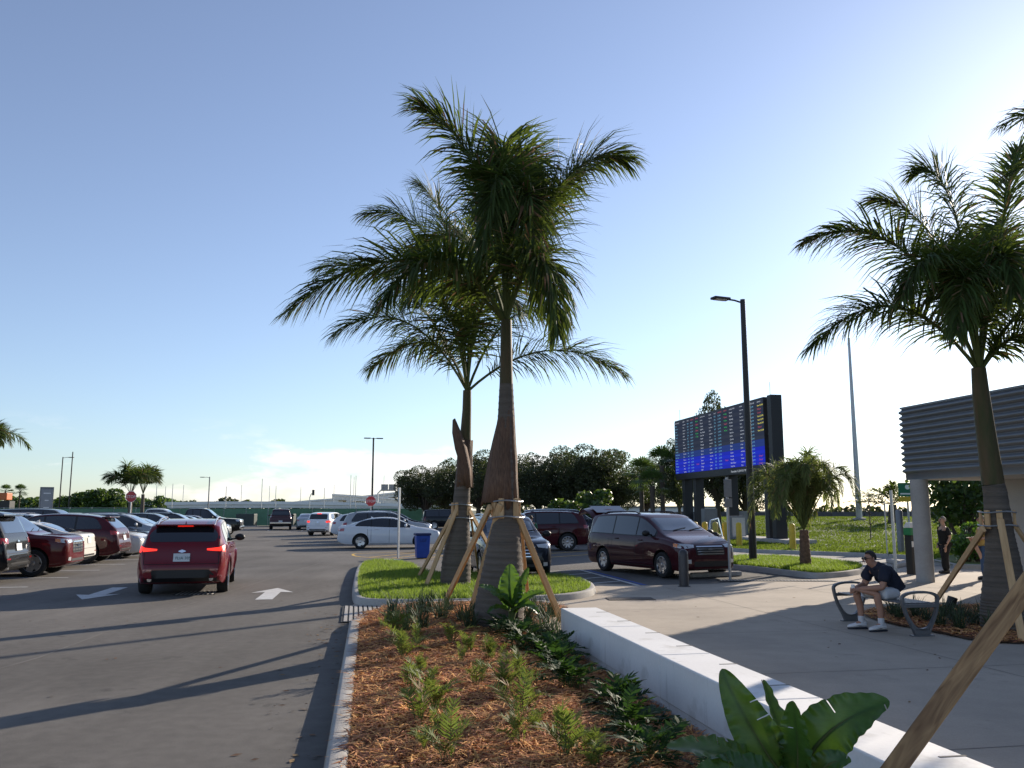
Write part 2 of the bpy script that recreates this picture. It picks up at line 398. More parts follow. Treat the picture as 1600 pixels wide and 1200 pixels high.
# markings
def arrow(name, tip, tail, m):
    tip, tail = V(tip.xy), V(tail.xy); d = (tip - tail); L = d.length; d.normalize(); n_ = V((-d.y, d.x)); mb = MB()
    P = [tail - n_ * .17, tail + n_ * .17, tail + d * (L - 1.0) + n_ * .17, tail + d * (L - 1.1) + n_ * .45, tip, tail + d * (L - 1.1) - n_ * .45, tail + d * (L - 1.0) - n_ * .17]
    mb.add([(p.x, p.y, .005) for p in P], [(0, 6, 2, 1), (2, 6, 4), (3, 2, 4), (6, 5, 4)])
    return struct(fixup(mb.build(name, m)))
def fixup(o):
    for p in o.data.polygons:
        if p.normal.z < 0: p.flip()
    return o
arrow('painted_arrow', G(434, 919), G(412, 937), paintw)
arrow('painted_arrow', G(128, 937), G(188, 918), paintw)
L0 = V((-11.44, 20.6)); A2, B2 = V((AX.x, AX.y)), V((BX.x, BX.y))
for k in range(-1, 16):
    mb = MB(); p = L0 + A2 * 2.9 * k; strip(mb, [p, p - B2 * 5.4], .10, .004); struct(fixup(mb.build('stall_line', paintw)))
for k in range(0, 11):                                            # stalls on the right of the aisle and by the fence
    mb = MB(); p = V((-11.2, 44.5)) + A2 * 2.9 * k - V((0, 0)); strip(mb, [p, p + B2 * 5.2], .10, .004); struct(fixup(mb.build('stall_line', paintw)))
for k in range(-4, 7):
    mb = MB(); p = V((-21.5, 76)) + B2 * 2.9 * k; strip(mb, [p, p + A2 * 5.2], .10, .004); struct(fixup(mb.build('stall_line', paintw)))
mb = MB()
strip(mb, rounded(px([(690, 874), (600, 872), (556, 870), (549, 866), (562, 864.5), (650, 863), (735, 861)]), 2, False), .11, .004)
for a, b_ in (((575, 871), (650, 863.5)), ((612, 872.3), (700, 862.5)), ((655, 873.5), (735, 863))): strip(mb, px([a, b_]), .10, .0044)
struct(fixup(mb.build('yellow_marking', painty)))
mb = MB(); strip(mb, px([(840, 872), (930, 866)]), .12, .004); struct(fixup(mb.build('yellow_marking', painty)))
mb = MB(); strip(mb, px([(845, 866), (930, 860)]), .12, .004); struct(fixup(mb.build('yellow_marking', painty)))
struct(sheet('painted_block', [tuple(p.xy) for p in px([(599, 873), (626, 874), (636, 885), (606, 884)])], .005, paintw))
mb = MB()
strip(mb, px([(907, 890.5), (998, 915)]), .11, .004); strip(mb, px([(855, 898), (878, 908)]), .11, .004)
strip(mb, px([(842, 893.5), (907, 891)]), .11, .0044)
for a, b_ in (((868, 899.5), (925, 895.6)), ((885, 906.5), (945, 901.4)), ((905, 913), (970, 908))): strip(mb, px([a, b_]), .10, .0044)
struct(fixup(mb.build('access_aisle_marking', paintw)))
mb = MB(); strip(mb, px([(917, 890.5), (1008, 914.5)]), .13, .004); struct(fixup(mb.build('blue_stall_line', paintb)))
for a, b_ in (((1160, 871), (1210, 873)), ((1255, 880.5), (1330, 883)), ((1130, 866), (1175, 867))):
    mb = MB(); strip(mb, px([a, b_], 0), .35, .010); struct(fixup(mb.build('road_stripe', paintw)))

mb = MB(); strip(mb, px([(-40, 1056), (60, 1028), (160, 990), (250, 958), (300, 943)]), .02, .0045); strip(mb, px([(300, 943), (420, 905), (500, 880)]), .02, .0045)
struct(fixup(mb.build('pavement_joint', mat('joint_grey', (.17, .16, .15), .95, var=.4, scale=3))))
# front planting bed -----------------------------------------------------------
def wallpt(s, side=0.0): return WA + WDIR * s + WN * side
bed_poly = [V((kerbx(0.5) + .165, .5))] + [V((kerbx(y) + .165, y)) for y in (3, 6, 9, 12, 13.7)] + [V(p.xy) for p in px([(563, 973), (590, 965), (612, 957), (655, 952), (770, 950), (850, 952), (880, 960)])] + [wallpt(-1.0, -.1), wallpt(-.02, -.02), wallpt(4, -.01), wallpt(8, -.01), wallpt(11.2, -.01)]
def bedz(x, y):
    e_ = min(1, max(0, (x - kerbx(y) - .17) / .5))
    e_ = min(e_, 1.0 if y < 13 else max(0, (15.9 - y) / 1.5))
    dw = -((x - WA.x) * WN.x + (y - WA.y) * WN.y); k_ = 0 if y > 12.5 else max(0, 1 - dw / 1.1); k_ = k_ * k_ * (3 - 2 * k_)
    return .095 * (1 - .8 * k_) + (1 - .9 * k_) * e_ * (.05 + .035 * mnoise.noise(V((x * 1.6, y * 1.6, 0))) + .02 * mnoise.noise(V((x * 6, y * 6, 3))))
bed = struct(sheet('planting_bed', bed_poly, .1, soil, .22, bedz))
kerb('kerb', [V((kerbx(-6), -6)), V((kerbx(6), 6)), V((kerbx(13.3), 13.3))] + [V(p.xy) for p in px([(553, 977), (575, 969), (600, 960), (640, 951), (760, 947), (855, 949), (890, 959)])], .17, .13, -1)
mbed = struct(sheet('mulch_bed', rounded([p.xy for p in px([(1343, 961), (1380, 975), (1462, 990), (1527, 1005), (1610, 1009), (1760, 1000), (1760, 950), (1600, 946), (1450, 948), (1365, 952)])], 1), .02, soil, .25, lambda x, y: .03 + .015 * mnoise.noise(V((x * 4, y * 4, 0)))))

def scatter(poly, n, seed):
    r_ = random.Random(seed); xs = [p[0] for p in poly]; ys = [p[1] for p in poly]; out = []
    while len(out) < n:
        p = (r_.uniform(min(xs), max(xs)), r_.uniform(min(ys), max(ys)))
        if inside(p, poly): out.append(p)
    return out
def straw_mesh(name, poly, n, zf, seed, lmin=.05, lmax=.18, w=.007):
    r_ = random.Random(seed); vs_ = []; fs_ = []
    for (x, y) in scatter(poly, n, seed):
        a = r_.uniform(0, math.pi * 2); L = r_.uniform(lmin, lmax); z = zf(x, y) + r_.uniform(.002, .035)
        d = V((math.cos(a), math.sin(a), r_.uniform(-.12, .22))) * L; nn = V((-math.sin(a), math.cos(a), r_.uniform(-.5, .5))) * w * r_.uniform(.6, 1.6)
        p = V((x, y, z)); b = len(vs_); m_ = p + d * .5 + V((r_.uniform(-.01, .01), r_.uniform(-.01, .01), .01))
        vs_ += [p - nn, p + nn, m_ + nn, m_ - nn, p + d]; fs_ += [(b, b + 1, b + 2, b + 3), (b + 3, b + 2, b + 4)]
    me = bpy.data.meshes.new(name); me.from_pydata([tuple(v) for v in vs_], [], fs_); me.materials.append(straw); return me
near_bed = [p for p in bed_poly if True]
o = link('pine_straw', straw_mesh('pine_straw', near_bed, 80000, bedz, 3, .06, .22, .0042)); tag(o, 'loose orange pine straw mulch covering the long planting bed beside the white wall', 'mulch', kind='stuff')
mpoly = rounded([p.xy for p in px([(1343, 961), (1380, 975), (1462, 990), (1527, 1005), (1610, 1009), (1680, 1000), (1680, 955), (1600, 948), (1450, 950), (1365, 954)])], 1)
o = link('pine_straw', straw_mesh('pine_straw_b', mpoly, 9000, lambda x, y: .035, 4)); tag(o, 'reddish pine straw in the small bed behind the metal bench', 'mulch', kind='stuff')

# lawns --------------------------------------------------------------------------
def blades(name, pts, zf, hmin, hmax, w, seed, clump=1.0, m=None):
    r_ = random.Random(seed); vs_ = []; fs_ = []
    for (x, y) in pts:
        k = .65 + .5 * mnoise.noise(V((x * clump, y * clump, 5))) ; z = zf(x, y)
        h = r_.uniform(hmin, hmax) * (.75 + .5 * k); a = r_.uniform(0, 6.283); le = r_.uniform(.15, .75) * h
        ww = w * r_.uniform(.7, 1.3); d = V((math.cos(a), math.sin(a), 0)); n_ = V((-d.y, d.x, 0)) * ww
        p = V((x, y, z - .01)); b = len(vs_)
        vs_ += [p - n_, p + n_, p + d * le * .35 + n_ * .7 + V((0, 0, h * .65)), p + d * le * .35 - n_ * .7 + V((0, 0, h * .65)), p + d * le + V((0, 0, h))]
        fs_ += [(b, b + 1, b + 2, b + 3), (b + 3, b + 2, b + 4)]
    me = bpy.data.meshes.new(name); me.from_pydata([tuple(v) for v in vs_], [], fs_); me.materials.append(m or grassm); return me
isl1 = rounded([p.xy for p in px([(547, 940), (554, 896), (563, 884.5), (600, 881), (646, 885), (668, 902), (740, 904), (820, 905), (897, 907), (928, 918), (934, 930), (905, 938), (824, 944), (700, 949), (628, 949), (562, 948)])], 2)
isl1 = ccw(isl1); kerb('kerb', isl1, .16, .14, 1, True)
def shrink(poly, d):
    c = sum((V((p[0], p[1])) for p in poly), V((0, 0))) / len(poly); out = []
    n = len(poly)
    for i in range(n):
        t = (V(poly[(i + 1) % n][:2]) - V(poly[i - 1][:2])).normalized(); out.append(V(poly[i][:2]) + V((-t.y, t.x)) * d)
    return out
in1 = shrink(isl1, .13)
struct(sheet('lawn_island', in1, .11, turf))
o = link('grass', blades('grass_a', scatter(in1, 46000, 11), lambda x, y: .11, .06, .14, .006, 12, .9)); tag(o, 'bright green turf on the kerbed island around the staked palms', 'grass', kind='stuff')
isl2 = rounded([p.xy for p in px([(1122, 888), (1124, 881), (1150, 876.5), (1240, 878), (1352, 889), (1357, 897), (1285, 906), (1240, 901), (1180, 893)])], 2)
isl2 = ccw(isl2); kerb('kerb', isl2, .16, .15, 1, True)
in2 = shrink(isl2, .13)
struct(sheet('lawn_island', in2, .12, turf))
o = link('grass', blades('grass_b', scatter(in2, 26000, 13), lambda x, y: .12, .08, .17, .009, 14, .7)); tag(o, 'green turf on the island below the dark lamp post and bushy palm', 'grass', kind='stuff')

# embankment ---------------------------------------------------------------------
kline = [(1040, 853), (1100, 857), (1130, 861), (1180, 864), (1350, 870), (1423, 874), (1490, 889), (1560, 891), (1700, 894), (2000, 896)]
kern = px(kline)
kerb('kerb', [p.xy for p in kern], .17, .15, 1)
def kern_at(t):
    t *= len(kern) - 1; i = min(int(t), len(kern) - 2); return kern[i].lerp(kern[i + 1], t - i)
def bankz(v): 
    s = min(1, max(0, (v - .16) / .70)); s = s * s * (3 - 2 * s); return .13 + 1.05 * s
NB, NV = 60, 26; vs_ = []; fs_ = []
def bankpt(t, v):
    a = kern_at(t) + V((BX.x * 0, .16, 0)); far = V((12 + 62 * t, 76 + 6 * t, 0)) if t > 0 else V((12, 76, 0))
    p = a.lerp(far, v); p.z = bankz(v) * (1 if v > 0 else 1) + .12 * mnoise.noise(V((p.x * .25, p.y * .25, 0))) * min(1, v * 3); return p
for i in range(NB + 1):
    for j in range(NV + 1): vs_.append(bankpt(i / NB, j / NV))
fs_ = [(i * (NV + 1) + j, (i + 1) * (NV + 1) + j, (i + 1) * (NV + 1) + j + 1, i * (NV + 1) + j + 1) for i in range(NB) for j in range(NV)]
mb = MB(); mb.add(vs_, fs_); o = mb.build('embankment', turf, sm=180); struct(o)
r_ = random.Random(21); gp = []; bz = {}
while len(gp) < 70000:
    t = r_.uniform(.02, .62); v = r_.random() ** 1.15; p = bankpt(t, v); gp.append((p.x, p.y)); bz[(p.x, p.y)] = p.z
o = link('grass', blades('grass_c', gp, lambda x, y: bz[(x, y)], .04, .11, .03, 22, .5, bankm)); tag(o, 'sunlit green grass on the low embankment across the road', 'grass', kind='stuff')

# seat wall ----------------------------------------------------------------------
sw = thing('seat_wall', 'long low white precast concrete seat wall running towards the viewer', 'wall', (WA.x, WA.y, 0), math.atan2(WDIR.y, WDIR.x))
BL = 1.9
mb = MB(); mb.box((BL / 2, -.25 + .5, .31), (BL - .006, .50, .38)); bl = bevelled(mb.mesh('block', wallw), .012)
mb = MB(); mb.box((BL / 2, .25, .06), (BL - .006, .47, .14)); fo = bevelled(mb.mesh('footing', wallw), .006)
mb = MB(); mb.box((0, .42, .5005), (.02, .16, .004)); no = mb.mesh('notch', jm)
for k in range(6):
    link('block', bl, sw, (k * BL, 0, 0)); link('footing', fo, sw, (k * BL, 0, 0))
    link('notch', no, sw, (k * BL + .55, 0, 0)); link('notch', no, sw, (k * BL + 1.45, 0, 0))

# grates and covers ----------------------------------------------------------------
def grate(name, label, p, ang, nb, L, gap, wbar=.05):
    t = thing(name, label, 'drain grate', p, ang); mb = MB(); mb.box((0, 0, .003), (nb * gap + .06, L + .06, .004)); mb.build('channel', seam, t)
    mb = MB(); mb.box((0, 0, .009), (wbar, L, .010)); me = mb.mesh('bar', kerbm)
    for k in range(nb): link('bar', me, t, ((k - (nb - 1) / 2) * gap, 0, 0))
    return t
p = G(583, 959); grate('drain_grate', 'slotted drain grate at the kerb gap beside the lawn island', (p.x, p.y, .012), math.atan2(BX.y, BX.x), 12, 2.3, .085, .055)
p = G(1225, 906.5); grate('drain_grate', 'slotted drain strip along the plaza edge below the bushy palm', (p.x - .3, p.y - .35, .012), R(-4), 34, .30, .085, .045)
p = G(308, 927); grate('drain_grate', 'square steel storm drain under the red crossover driving away', (p.x, p.y, .003), SITE, 9, .8, .09, .03)
mb = MB(); mb.box((0, 0, .006), (.95, .45, .012)); me = bevelled(mb.mesh('utility_cover', mat('rusty_iron', (.055, .04, .032), .8, var=.3, scale=20, bump=.4)), .004)
p = G(985, 937); o = link('utility_cover', me, None, (p.x, p.y, .011), (0, 0, R(4))); tag(o, 'dark rectangular utility cover set in the sunlit plaza', 'cover')
# ================================================================== vehicles
def chaikin(pts, it=2):
    pts = [V(p) for p in pts]
    for _ in range(it):
        q = [pts[0]]
        for a, b in zip(pts[:-1], pts[1:]): q += [a.lerp(b, .25), a.lerp(b, .75)]
        q.append(pts[-1]); pts = q
    return pts
def interp(pts):
    pts = sorted([(p[0], p[1]) for p in pts])
    def f(x):
        if x <= pts[0][0]: return pts[0][1]
        if x >= pts[-1][0]: return pts[-1][1]
        lo, hi = 0, len(pts) - 1
        while hi - lo > 1:
            m_ = (lo + hi) // 2
            if pts[m_][0] <= x: lo = m_
            else: hi = m_
        a, b = pts[lo], pts[hi]; return a[1] + (b[1] - a[1]) * ((x - a[0]) / (b[0] - a[0]) if b[0] > a[0] else 0)
    return f
SPEC = {
 'suv': dict(L=4.65, W=.925, H=1.66, wr=.70, r=.365, fw=.30, rw=-.285, top=[(.5, .34), (.497, .44), (.487, .53), (.455, .60), (.40, .635), (.26, .675), (.10, .945), (.03, .985), (-.12, 1.0), (-.30, .985), (-.405, .945), (-.425, .93), (-.472, .68), (-.484, .60), (-.490, .45), (-.5, .40), (-.5, .36)],
    belt=[(.5, .32), (.487, .50), (.455, .57), (.40, .60), (.26, .635), (.0, .645), (-.36, .675), (-.45, .66), (-.484, .57), (-.5, .34)],
    wid=[(.5, .66), (.492, .80), (.465, .91), (.40, .975), (.28, 1), (-.30, 1), (-.42, .965), (-.475, .91), (-.5, .80)], zb=[(.5, .21), (.46, .15), (.40, .135), (-.40, .135), (-.46, .17), (-.5, .24)], ws=(.25, .105), rwz=(.70, .91), win=(.225, -.385), pil=(.0, -.215), big=True),
 'suvc': dict(base='suv', H=1.61, top=[(.5, .34), (.497, .44), (.487, .53), (.455, .60), (.40, .635), (.26, .675), (.10, .945), (.03, .985), (-.10, 1.0), (-.26, .975), (-.36, .925), (-.385, .905), (-.462, .70), (-.478, .64), (-.490, .45), (-.5, .40), (-.5, .36)], rwz=(.70, .89), win=(.225, -.375), pil=(.0, -.205)),
 'boxy': dict(base='suv', L=4.45, W=.91, H=1.72, top=[(.5, .34), (.498, .46), (.492, .57), (.47, .615), (.40, .64), (.24, .665), (.115, .95), (.05, .985), (-.12, 1.0), (-.36, .985), (-.445, .955), (-.46, .93), (-.480, .66), (-.488, .58), (-.494, .45), (-.5, .40), (-.5, .36)],
    belt=[(.5, .32), (.49, .53), (.47, .58), (.40, .605), (.24, .63), (.0, .635), (-.40, .64), (-.47, .63), (-.488, .55), (-.5, .34)], rwz=(.66, .91), win=(.205, -.435), pil=(-.02, -.235)),
 'large': dict(base='boxy', L=5.1, W=.99, H=1.88, r=.40, pil=(.0, -.2)),
 'sedan': dict(L=4.85, W=.915, H=1.47, wr=.64, r=.335, fw=.305, rw=-.275, top=[(.5, .36), (.497, .45), (.485, .54), (.44, .61), (.38, .645), (.235, .695), (.085, .955), (.01, .995), (-.08, 1.0), (-.18, .97), (-.25, .915), (-.40, .745), (-.455, .735), (-.488, .715), (-.494, .60), (-.498, .45), (-.5, .38)],
    belt=[(.5, .34), (.485, .51), (.44, .58), (.38, .61), (.235, .655), (.0, .665), (-.30, .705), (-.40, .70), (-.488, .67), (-.5, .36)],
    wid=[(.5, .62), (.490, .78), (.46, .90), (.39, .97), (.28, 1), (-.30, 1), (-.42, .965), (-.475, .90), (-.5, .80)], zb=[(.5, .20), (.46, .14), (.40, .125), (-.40, .125), (-.46, .16), (-.5, .24)], ws=(.225, .095), rwz=(.755, .925), win=(.195, -.325), pil=(.0, -.175)),
 'van': dict(L=5.05, W=.985, H=1.74, wr=.76, r=.345, fw=.325, rw=-.275, top=[(.5, .32), (.497, .42), (.485, .50), (.455, .55), (.40, .60), (.295, .66), (.12, .945), (.05, .98), (-.10, 1.0), (-.34, .985), (-.435, .95), (-.452, .92), (-.484, .62), (-.490, .55), (-.495, .42), (-.5, .38), (-.5, .33)],
    belt=[(.5, .30), (.485, .47), (.455, .52), (.40, .565), (.295, .61), (.0, .615), (-.40, .635), (-.47, .62), (-.490, .53), (-.5, .31)],
    wid=[(.5, .66), (.492, .79), (.465, .90), (.40, .965), (.28, 1), (-.30, 1), (-.42, .975), (-.475, .93), (-.5, .84)], zb=[(.5, .16), (.46, .125), (.40, .115), (-.40, .115), (-.46, .13), (-.5, .18)], ws=(.275, .13), rwz=(.655, .90), win=(.255, -.43), pil=(.075, -.17)),
 'truck': dict(L=5.85, W=1.0, H=1.93, wr=.74, r=.41, fw=.315, rw=-.30, top=[(.5, .36), (.498, .50), (.493, .58), (.47, .605), (.40, .625), (.215, .655), (.115, .945), (.07, .985), (.0, 1.0), (-.10, .99), (-.135, .965), (-.16, .655), (-.18, .645), (-.40, .645), (-.485, .645), (-.492, .62), (-.496, .45), (-.5, .42), (-.5, .36)],
    belt=[(.5, .34), (.493, .55), (.47, .58), (.40, .60), (.215, .62), (.0, .62), (-.14, .63), (-.30, .63), (-.485, .63), (-.5, .34)],
    wid=[(.5, .80), (.492, .90), (.465, .96), (.40, .985), (.28, 1), (-.30, 1), (-.45, .99), (-.485, .98), (-.5, .95)], zb=[(.5, .22), (.46, .18), (.40, .16), (-.40, .16), (-.46, .2), (-.5, .25)], ws=(.205, .11), rwz=(.68, .93), win=(.185, -.125), pil=(.03, -.06)),
}
for k_, s_ in list(SPEC.items()):
    if 'base' in s_: q_ = dict(SPEC[s_['base']]); q_.update(s_); SPEC[k_] = q_
def paint(name, col, metal=.0, rough=.45): return mat('paint_' + name, col, rough, metal, coat=.9, var=.02, scale=2, spec=.06)
BODYC = {}
def car_body(kind):
    if kind in BODYC: return BODYC[kind]
    s = SPEC[kind]; L, W, H = s['L'], s['W'], s['H']
    T = interp([(p.x * L, p.y * H) for p in chaikin(s['top'], 2)]); B = interp([(p.x * L, p.y * H) for p in chaikin(s['belt'], 2)])
    Wd = interp([(p.x * L, p.y * W) for p in chaikin(s['wid'], 2)]); Zb = interp([(p.x * L, p.y * H) for p in chaikin(s['zb'], 2)])
    xs = sorted(set([round(p.x * L, 3) for p in chaikin(s['top'], 2)] + [round(-L / 2 + L * i / 40, 3) for i in range(41)]))
    xs2 = [xs[0]]
    for x in xs[1:]:
        if x - xs2[-1] > .006: xs2.append(x)
    xs = xs2; vs_ = []; rows = []; gfull = .30 * H
    for x in xs:
        t, b, w, zb = T(x), B(x), Wd(x), Zb(x); b = min(b, t - .012); zb = min(zb, b - .08); g = t - b
        k = min(1, g / gfull); k = k * k * (3 - 2 * k); wr = (w * .86) * (1 - k) + min(s['wr'], w * .93) * k; d = b - zb
        pts = [(0, zb), (w * .80, zb), (w * .93, zb + .015), (w * .965, zb + .10 * d), (w * .985, zb + .22 * d), (w, zb + .42 * d), (w, zb + .60 * d), (w * .985, zb + .80 * d), (w * .968, zb + .93 * d), (w * .945, b)]
        wb = w * .935
        pts += [(wb, b + g * .04), (wb + (wr - wb) * .40, b + g * .38), (wb + (wr - wb) * .76, b + g * .68), (wb + (wr - wb) * .95, b + g * .86), (wr * .965, b + g * .945), (wr * .87, b + g * .978), (wr * .6, b + g * .995), (0, t)]
        n = len(pts); ring = [(x, y, z) for y, z in pts] + [(x, -y, z) for y, z in pts[-2:0:-1]]
        rows.append(len(ring)); vs_.append(ring)
    n = rows[0]; mb = MB(); flat = [p for r_2 in vs_ for p in r_2]; k = len(xs)
    fs_ = [(i * n + j, i * n + (j + 1) % n, (i + 1) * n + (j + 1) % n, (i + 1) * n + j) for i in range(k - 1) for j in range(n)] + [tuple(range(n)), tuple((k - 1) * n + j for j in range(n))[::-1]]
    mb.add(flat, fs_); me = fix(mb.mesh('body', [seam, black]))
    bvh = BVHTree.FromPolygons([v.co for v in me.vertices], [p.vertices[:] for p in me.polygons])
    # wheel arches cut out of the shell
    ob = link('tmp_body', me); cut = MB(); r = s['r']
    for wx in (s['fw'] * L, s['rw'] * L):
        for sd in (-1, 1):
            y0 = sd * (W - .30); cut.lathe([(r * 1.17, min(y0, sd * (W + .3))), (r * 1.17, max(y0, sd * (W + .3)))], 36, (wx, 0, r * 1.02), 'y')
    cm = fix(cut.mesh('cut', [seam, black]))
    for p in cm.polygons: p.material_index = 1
    co = link('tmp_cut', cm); md = ob.modifiers.new('b', 'BOOLEAN'); md.object = co; md.operation = 'DIFFERENCE'; md.solver = 'EXACT'; md.material_mode = 'INDEX'
    out = evaluated(ob); bpy.data.objects.remove(ob); bpy.data.objects.remove(co)
    if len(out.polygons) < 300: out = me
    smooth(out, 38)
    BODYC[kind] = (out, bvh, s, T, B, Wd); return BODYC[kind]
def panel(bvh, yaw, cols, rows=4, off=.004, flip=False):
    """a thin skin laid on the shell, seen from the direction yaw: cols = (across, z low, z high)"""
    d = V((math.cos(yaw), math.sin(yaw), 0)); rr = V((-math.sin(yaw), math.cos(yaw), 0)); vs_ = []; fs_ = []
    cc = []
    for a, b in zip(cols[:-1], cols[1:]):
        n = max(1, int(abs(b[0] - a[0]) / .09)); cc += [tuple(a[i] + (b[i] - a[i]) * k / n for i in range(3)) for k in range(n)]
    cc.append(cols[-1])
    for s, z0, z1 in cc:
        for k in range(rows + 1):
            p = rr * s + V((0, 0, z0 + (z1 - z0) * k / rows)); h = bvh.ray_cast(p + d * 12, -d)
            if h[0] is None:
                q = bvh.find_nearest(p + d * 1.5); q = q[0] if q[0] is not None else p
                nrm = d
            else: q = h[0]; nrm = h[1] if h[1].dot(d) > 0 else -h[1]
            vs_.append(q + nrm * off)
    R_ = rows + 1
    for i in range(len(cc) - 1):
        for k in range(rows): fs_.append((i * R_ + k, (i + 1) * R_ + k, (i + 1) * R_ + k + 1, i * R_ + k + 1))
    return vs_, fs_
PI = math.pi
WHEELC = {}
def wheel_mesh(r, style):
    key = (r, style)
    if key in WHEELC: return WHEELC[key]
    t = MB(); w = .115
    t.lathe([(r * .66, -w * .9), (r * .80, -w), (r * .93, -w), (r * .985, -w * .75), (r, -w * .3), (r, w * .3), (r * .985, w * .75), (r * .93, w), (r * .80, w), (r * .66, w * .9)], 32, axis='y', cap=False)
    tm = fix(t.mesh('wheel', rubber)); smooth(tm, 40)
    m = MB(); m.lathe([(r * .665, -w * .85), (r * .69, w * .88), (r * .64, w * .92), (r * .60, w * .45), (r * .60, -w * .8)], 32, axis='y', cap=False)
    ns = {'five': 5, 'ten': 10, 'seven': 7}[style]
    for k in range(ns):
        a = 2 * PI * k / ns; M = Matrix.Rotation(a, 3, 'Y'); wd = {5: .115, 10: .045, 7: .075}[ns] * r / .35
        p = [V((r * .10, w * .62, -wd)), V((r * .10, w * .62, wd)), V((r * .64, w * .75, wd * .62)), V((r * .64, w * .75, -wd * .62))]
        q = [v_ + V((0, -.03, 0)) for v_ in p]
        m.add([M @ v_ for v_ in p + q], [(0, 1, 2, 3), (7, 6, 5, 4), (0, 4, 5, 1), (1, 5, 6, 2), (3, 2, 6, 7), (0, 3, 7, 4)])
    m.lathe([(r * .17, w * .45), (r * .17, w * .72), (r * .10, w * .78)], 16, axis='y')
    m.mi = 1; m.lathe([(r * .62, w * .1), (r * .62, w * .12)], 24, axis='y')
    rm = fix(m.mesh('rim', [alloy, black])); smooth(rm, 35)
    WHEELC[key] = (tm, rm); return WHEELC[key]
def car(name, label, cat, kind, pcol, loc, head, lit=False, front='plain', rails=False, style='five', group=None, spoiler=False, plate=True, detail=2, cladding=False, door_open=False, hatch=False, scale=1.0, lamp='bar', wind=None, hub=None, trim=None, plate_text=None, valance=.29):
    """head: direction of travel, degrees counter-clockwise from +X"""
    me0, bvh, s, T, B, Wd = car_body(kind); L, W, H, r = s['L'], s['W'], s['H'], s['r']
    c = thing(name, label, cat, (loc[0], loc[1], 0), R(head), group); c.scale = (scale,) * 3
    me = me0.copy(); me.materials[0] = pcol; body = link('body', me, c)
    def put(nm, pan, m, par=c, both=False):
        mb = MB(); mb.add(*pan); q = fix(mb.mesh(nm, m)); smooth(q, 40); return link(nm, q, par)
    def side(sd, lst): return [((-x if sd > 0 else x), a, b) for x, a, b in (lst if sd < 0 else lst)]
    # side glass
    x1, x0 = s['win'][0] * L, s['win'][1] * L; pil = [p * L for p in s['pil']]
    def top(x): return max(B(x) + .03, B(x) + (T(x) - B(x)) * .845)
    def dlo(xa, xb, n=7, ends=True):
        out = []
        for i in range(n + 1):
            x = xa + (xb - xa) * i / n; lo, hi = B(x) + .035, top(x)
            if x < x0 + .22: hi = lo + (hi - lo) * (max(.02, (x - x0) / .22) ** .55 if kind not in ('truck', 'boxy', 'large') else 1)
            out.append((x, lo, max(lo + .012, hi)))
        return out
    for sd in (1, -1):
        yaw = sd * PI / 2; sg = lambda lst: [(-sd * x, a, b) for x, a, b in lst]
        put('window_trim', panel(bvh, yaw, sg([(x, a - .02, b + .018) for x, a, b in dlo(x0 - .01, x1 + .03, 12)]), 4, .003), black)
        edges = [x0] + sorted(pil) + [x1]
        for a, b in zip(edges[:-1], edges[1:]): put('side_window', panel(bvh, yaw, sg(dlo(a + .03, b - .03, 6)), 4, .007), glassm)
        # doors: seams, handles
        if detail > 1:
            for xd in ([x1 - .16 * L * .6] + pil[::-1] + [max(x0 + .03, s['rw'] * L + r * .95)]) if kind != 'truck' else [x1 - .35, pil[0], x0 - .02]:
                put('door_seam', panel(bvh, yaw, sg([(xd - .006, .16 * H + .02, B(xd) - .0), (xd + .006, .16 * H + .02, B(xd))]), 6, .0025), seam)
            put('door_seam', panel(bvh, yaw, sg([(s['rw'] * L + r * 1.25, .165 * H, .175 * H), (s['fw'] * L - r * 1.25, .165 * H, .175 * H)]), 1, .0025), black if not cladding else black)
            for xd in [p + .26 for p in pil]:
                xd = xd if kind != 'truck' else xd
                zc = B(xd) - .09; y = Wd(xd) * .985
                mb = MB(); mb.box((xd, sd * y, zc), (.17, .045, .03)); link('door_handle', bevelled(mb.mesh('door_handle', trim or pcol), .01), c)
        if cladding:
            for wx in (s['fw'] * L, s['rw'] * L):
                pts = [V((wx + math.cos(a) * r * 1.21, 0, r * 1.02 + math.sin(a) * r * 1.21)) for a in [PI * i / 14 for i in range(15)]]
                q = []
                for p in pts:
                    h = bvh.ray_cast(V((p.x, sd * 5, max(p.z, .2))), V((0, -sd, 0))); q.append(V((p.x, (h[0].y if h[0] else sd * W), p.z)))
                mb = MB(); mb.tube(q, .03, 6); mb.build('arch_trim', black if cladding is True else cladding, c, sm=60)
        # mirror
        xm = x1 - .20 if kind not in ('truck',) else x1 - .10
        zm = B(xm) + .11; mb = MB(); ym = Wd(xm)
        mb.ball((xm + .02, sd * (ym + .10), zm), (.07, .125, .085), 12, 8); mb.beam((xm, sd * (ym - .10), zm - .05), (xm, sd * (ym + .05), zm - .03), .05, .04)
        mm = mb.mesh('mirror', trim or (black if detail > 1 else pcol)); smooth(mm, 50); link('mirror', mm, c)
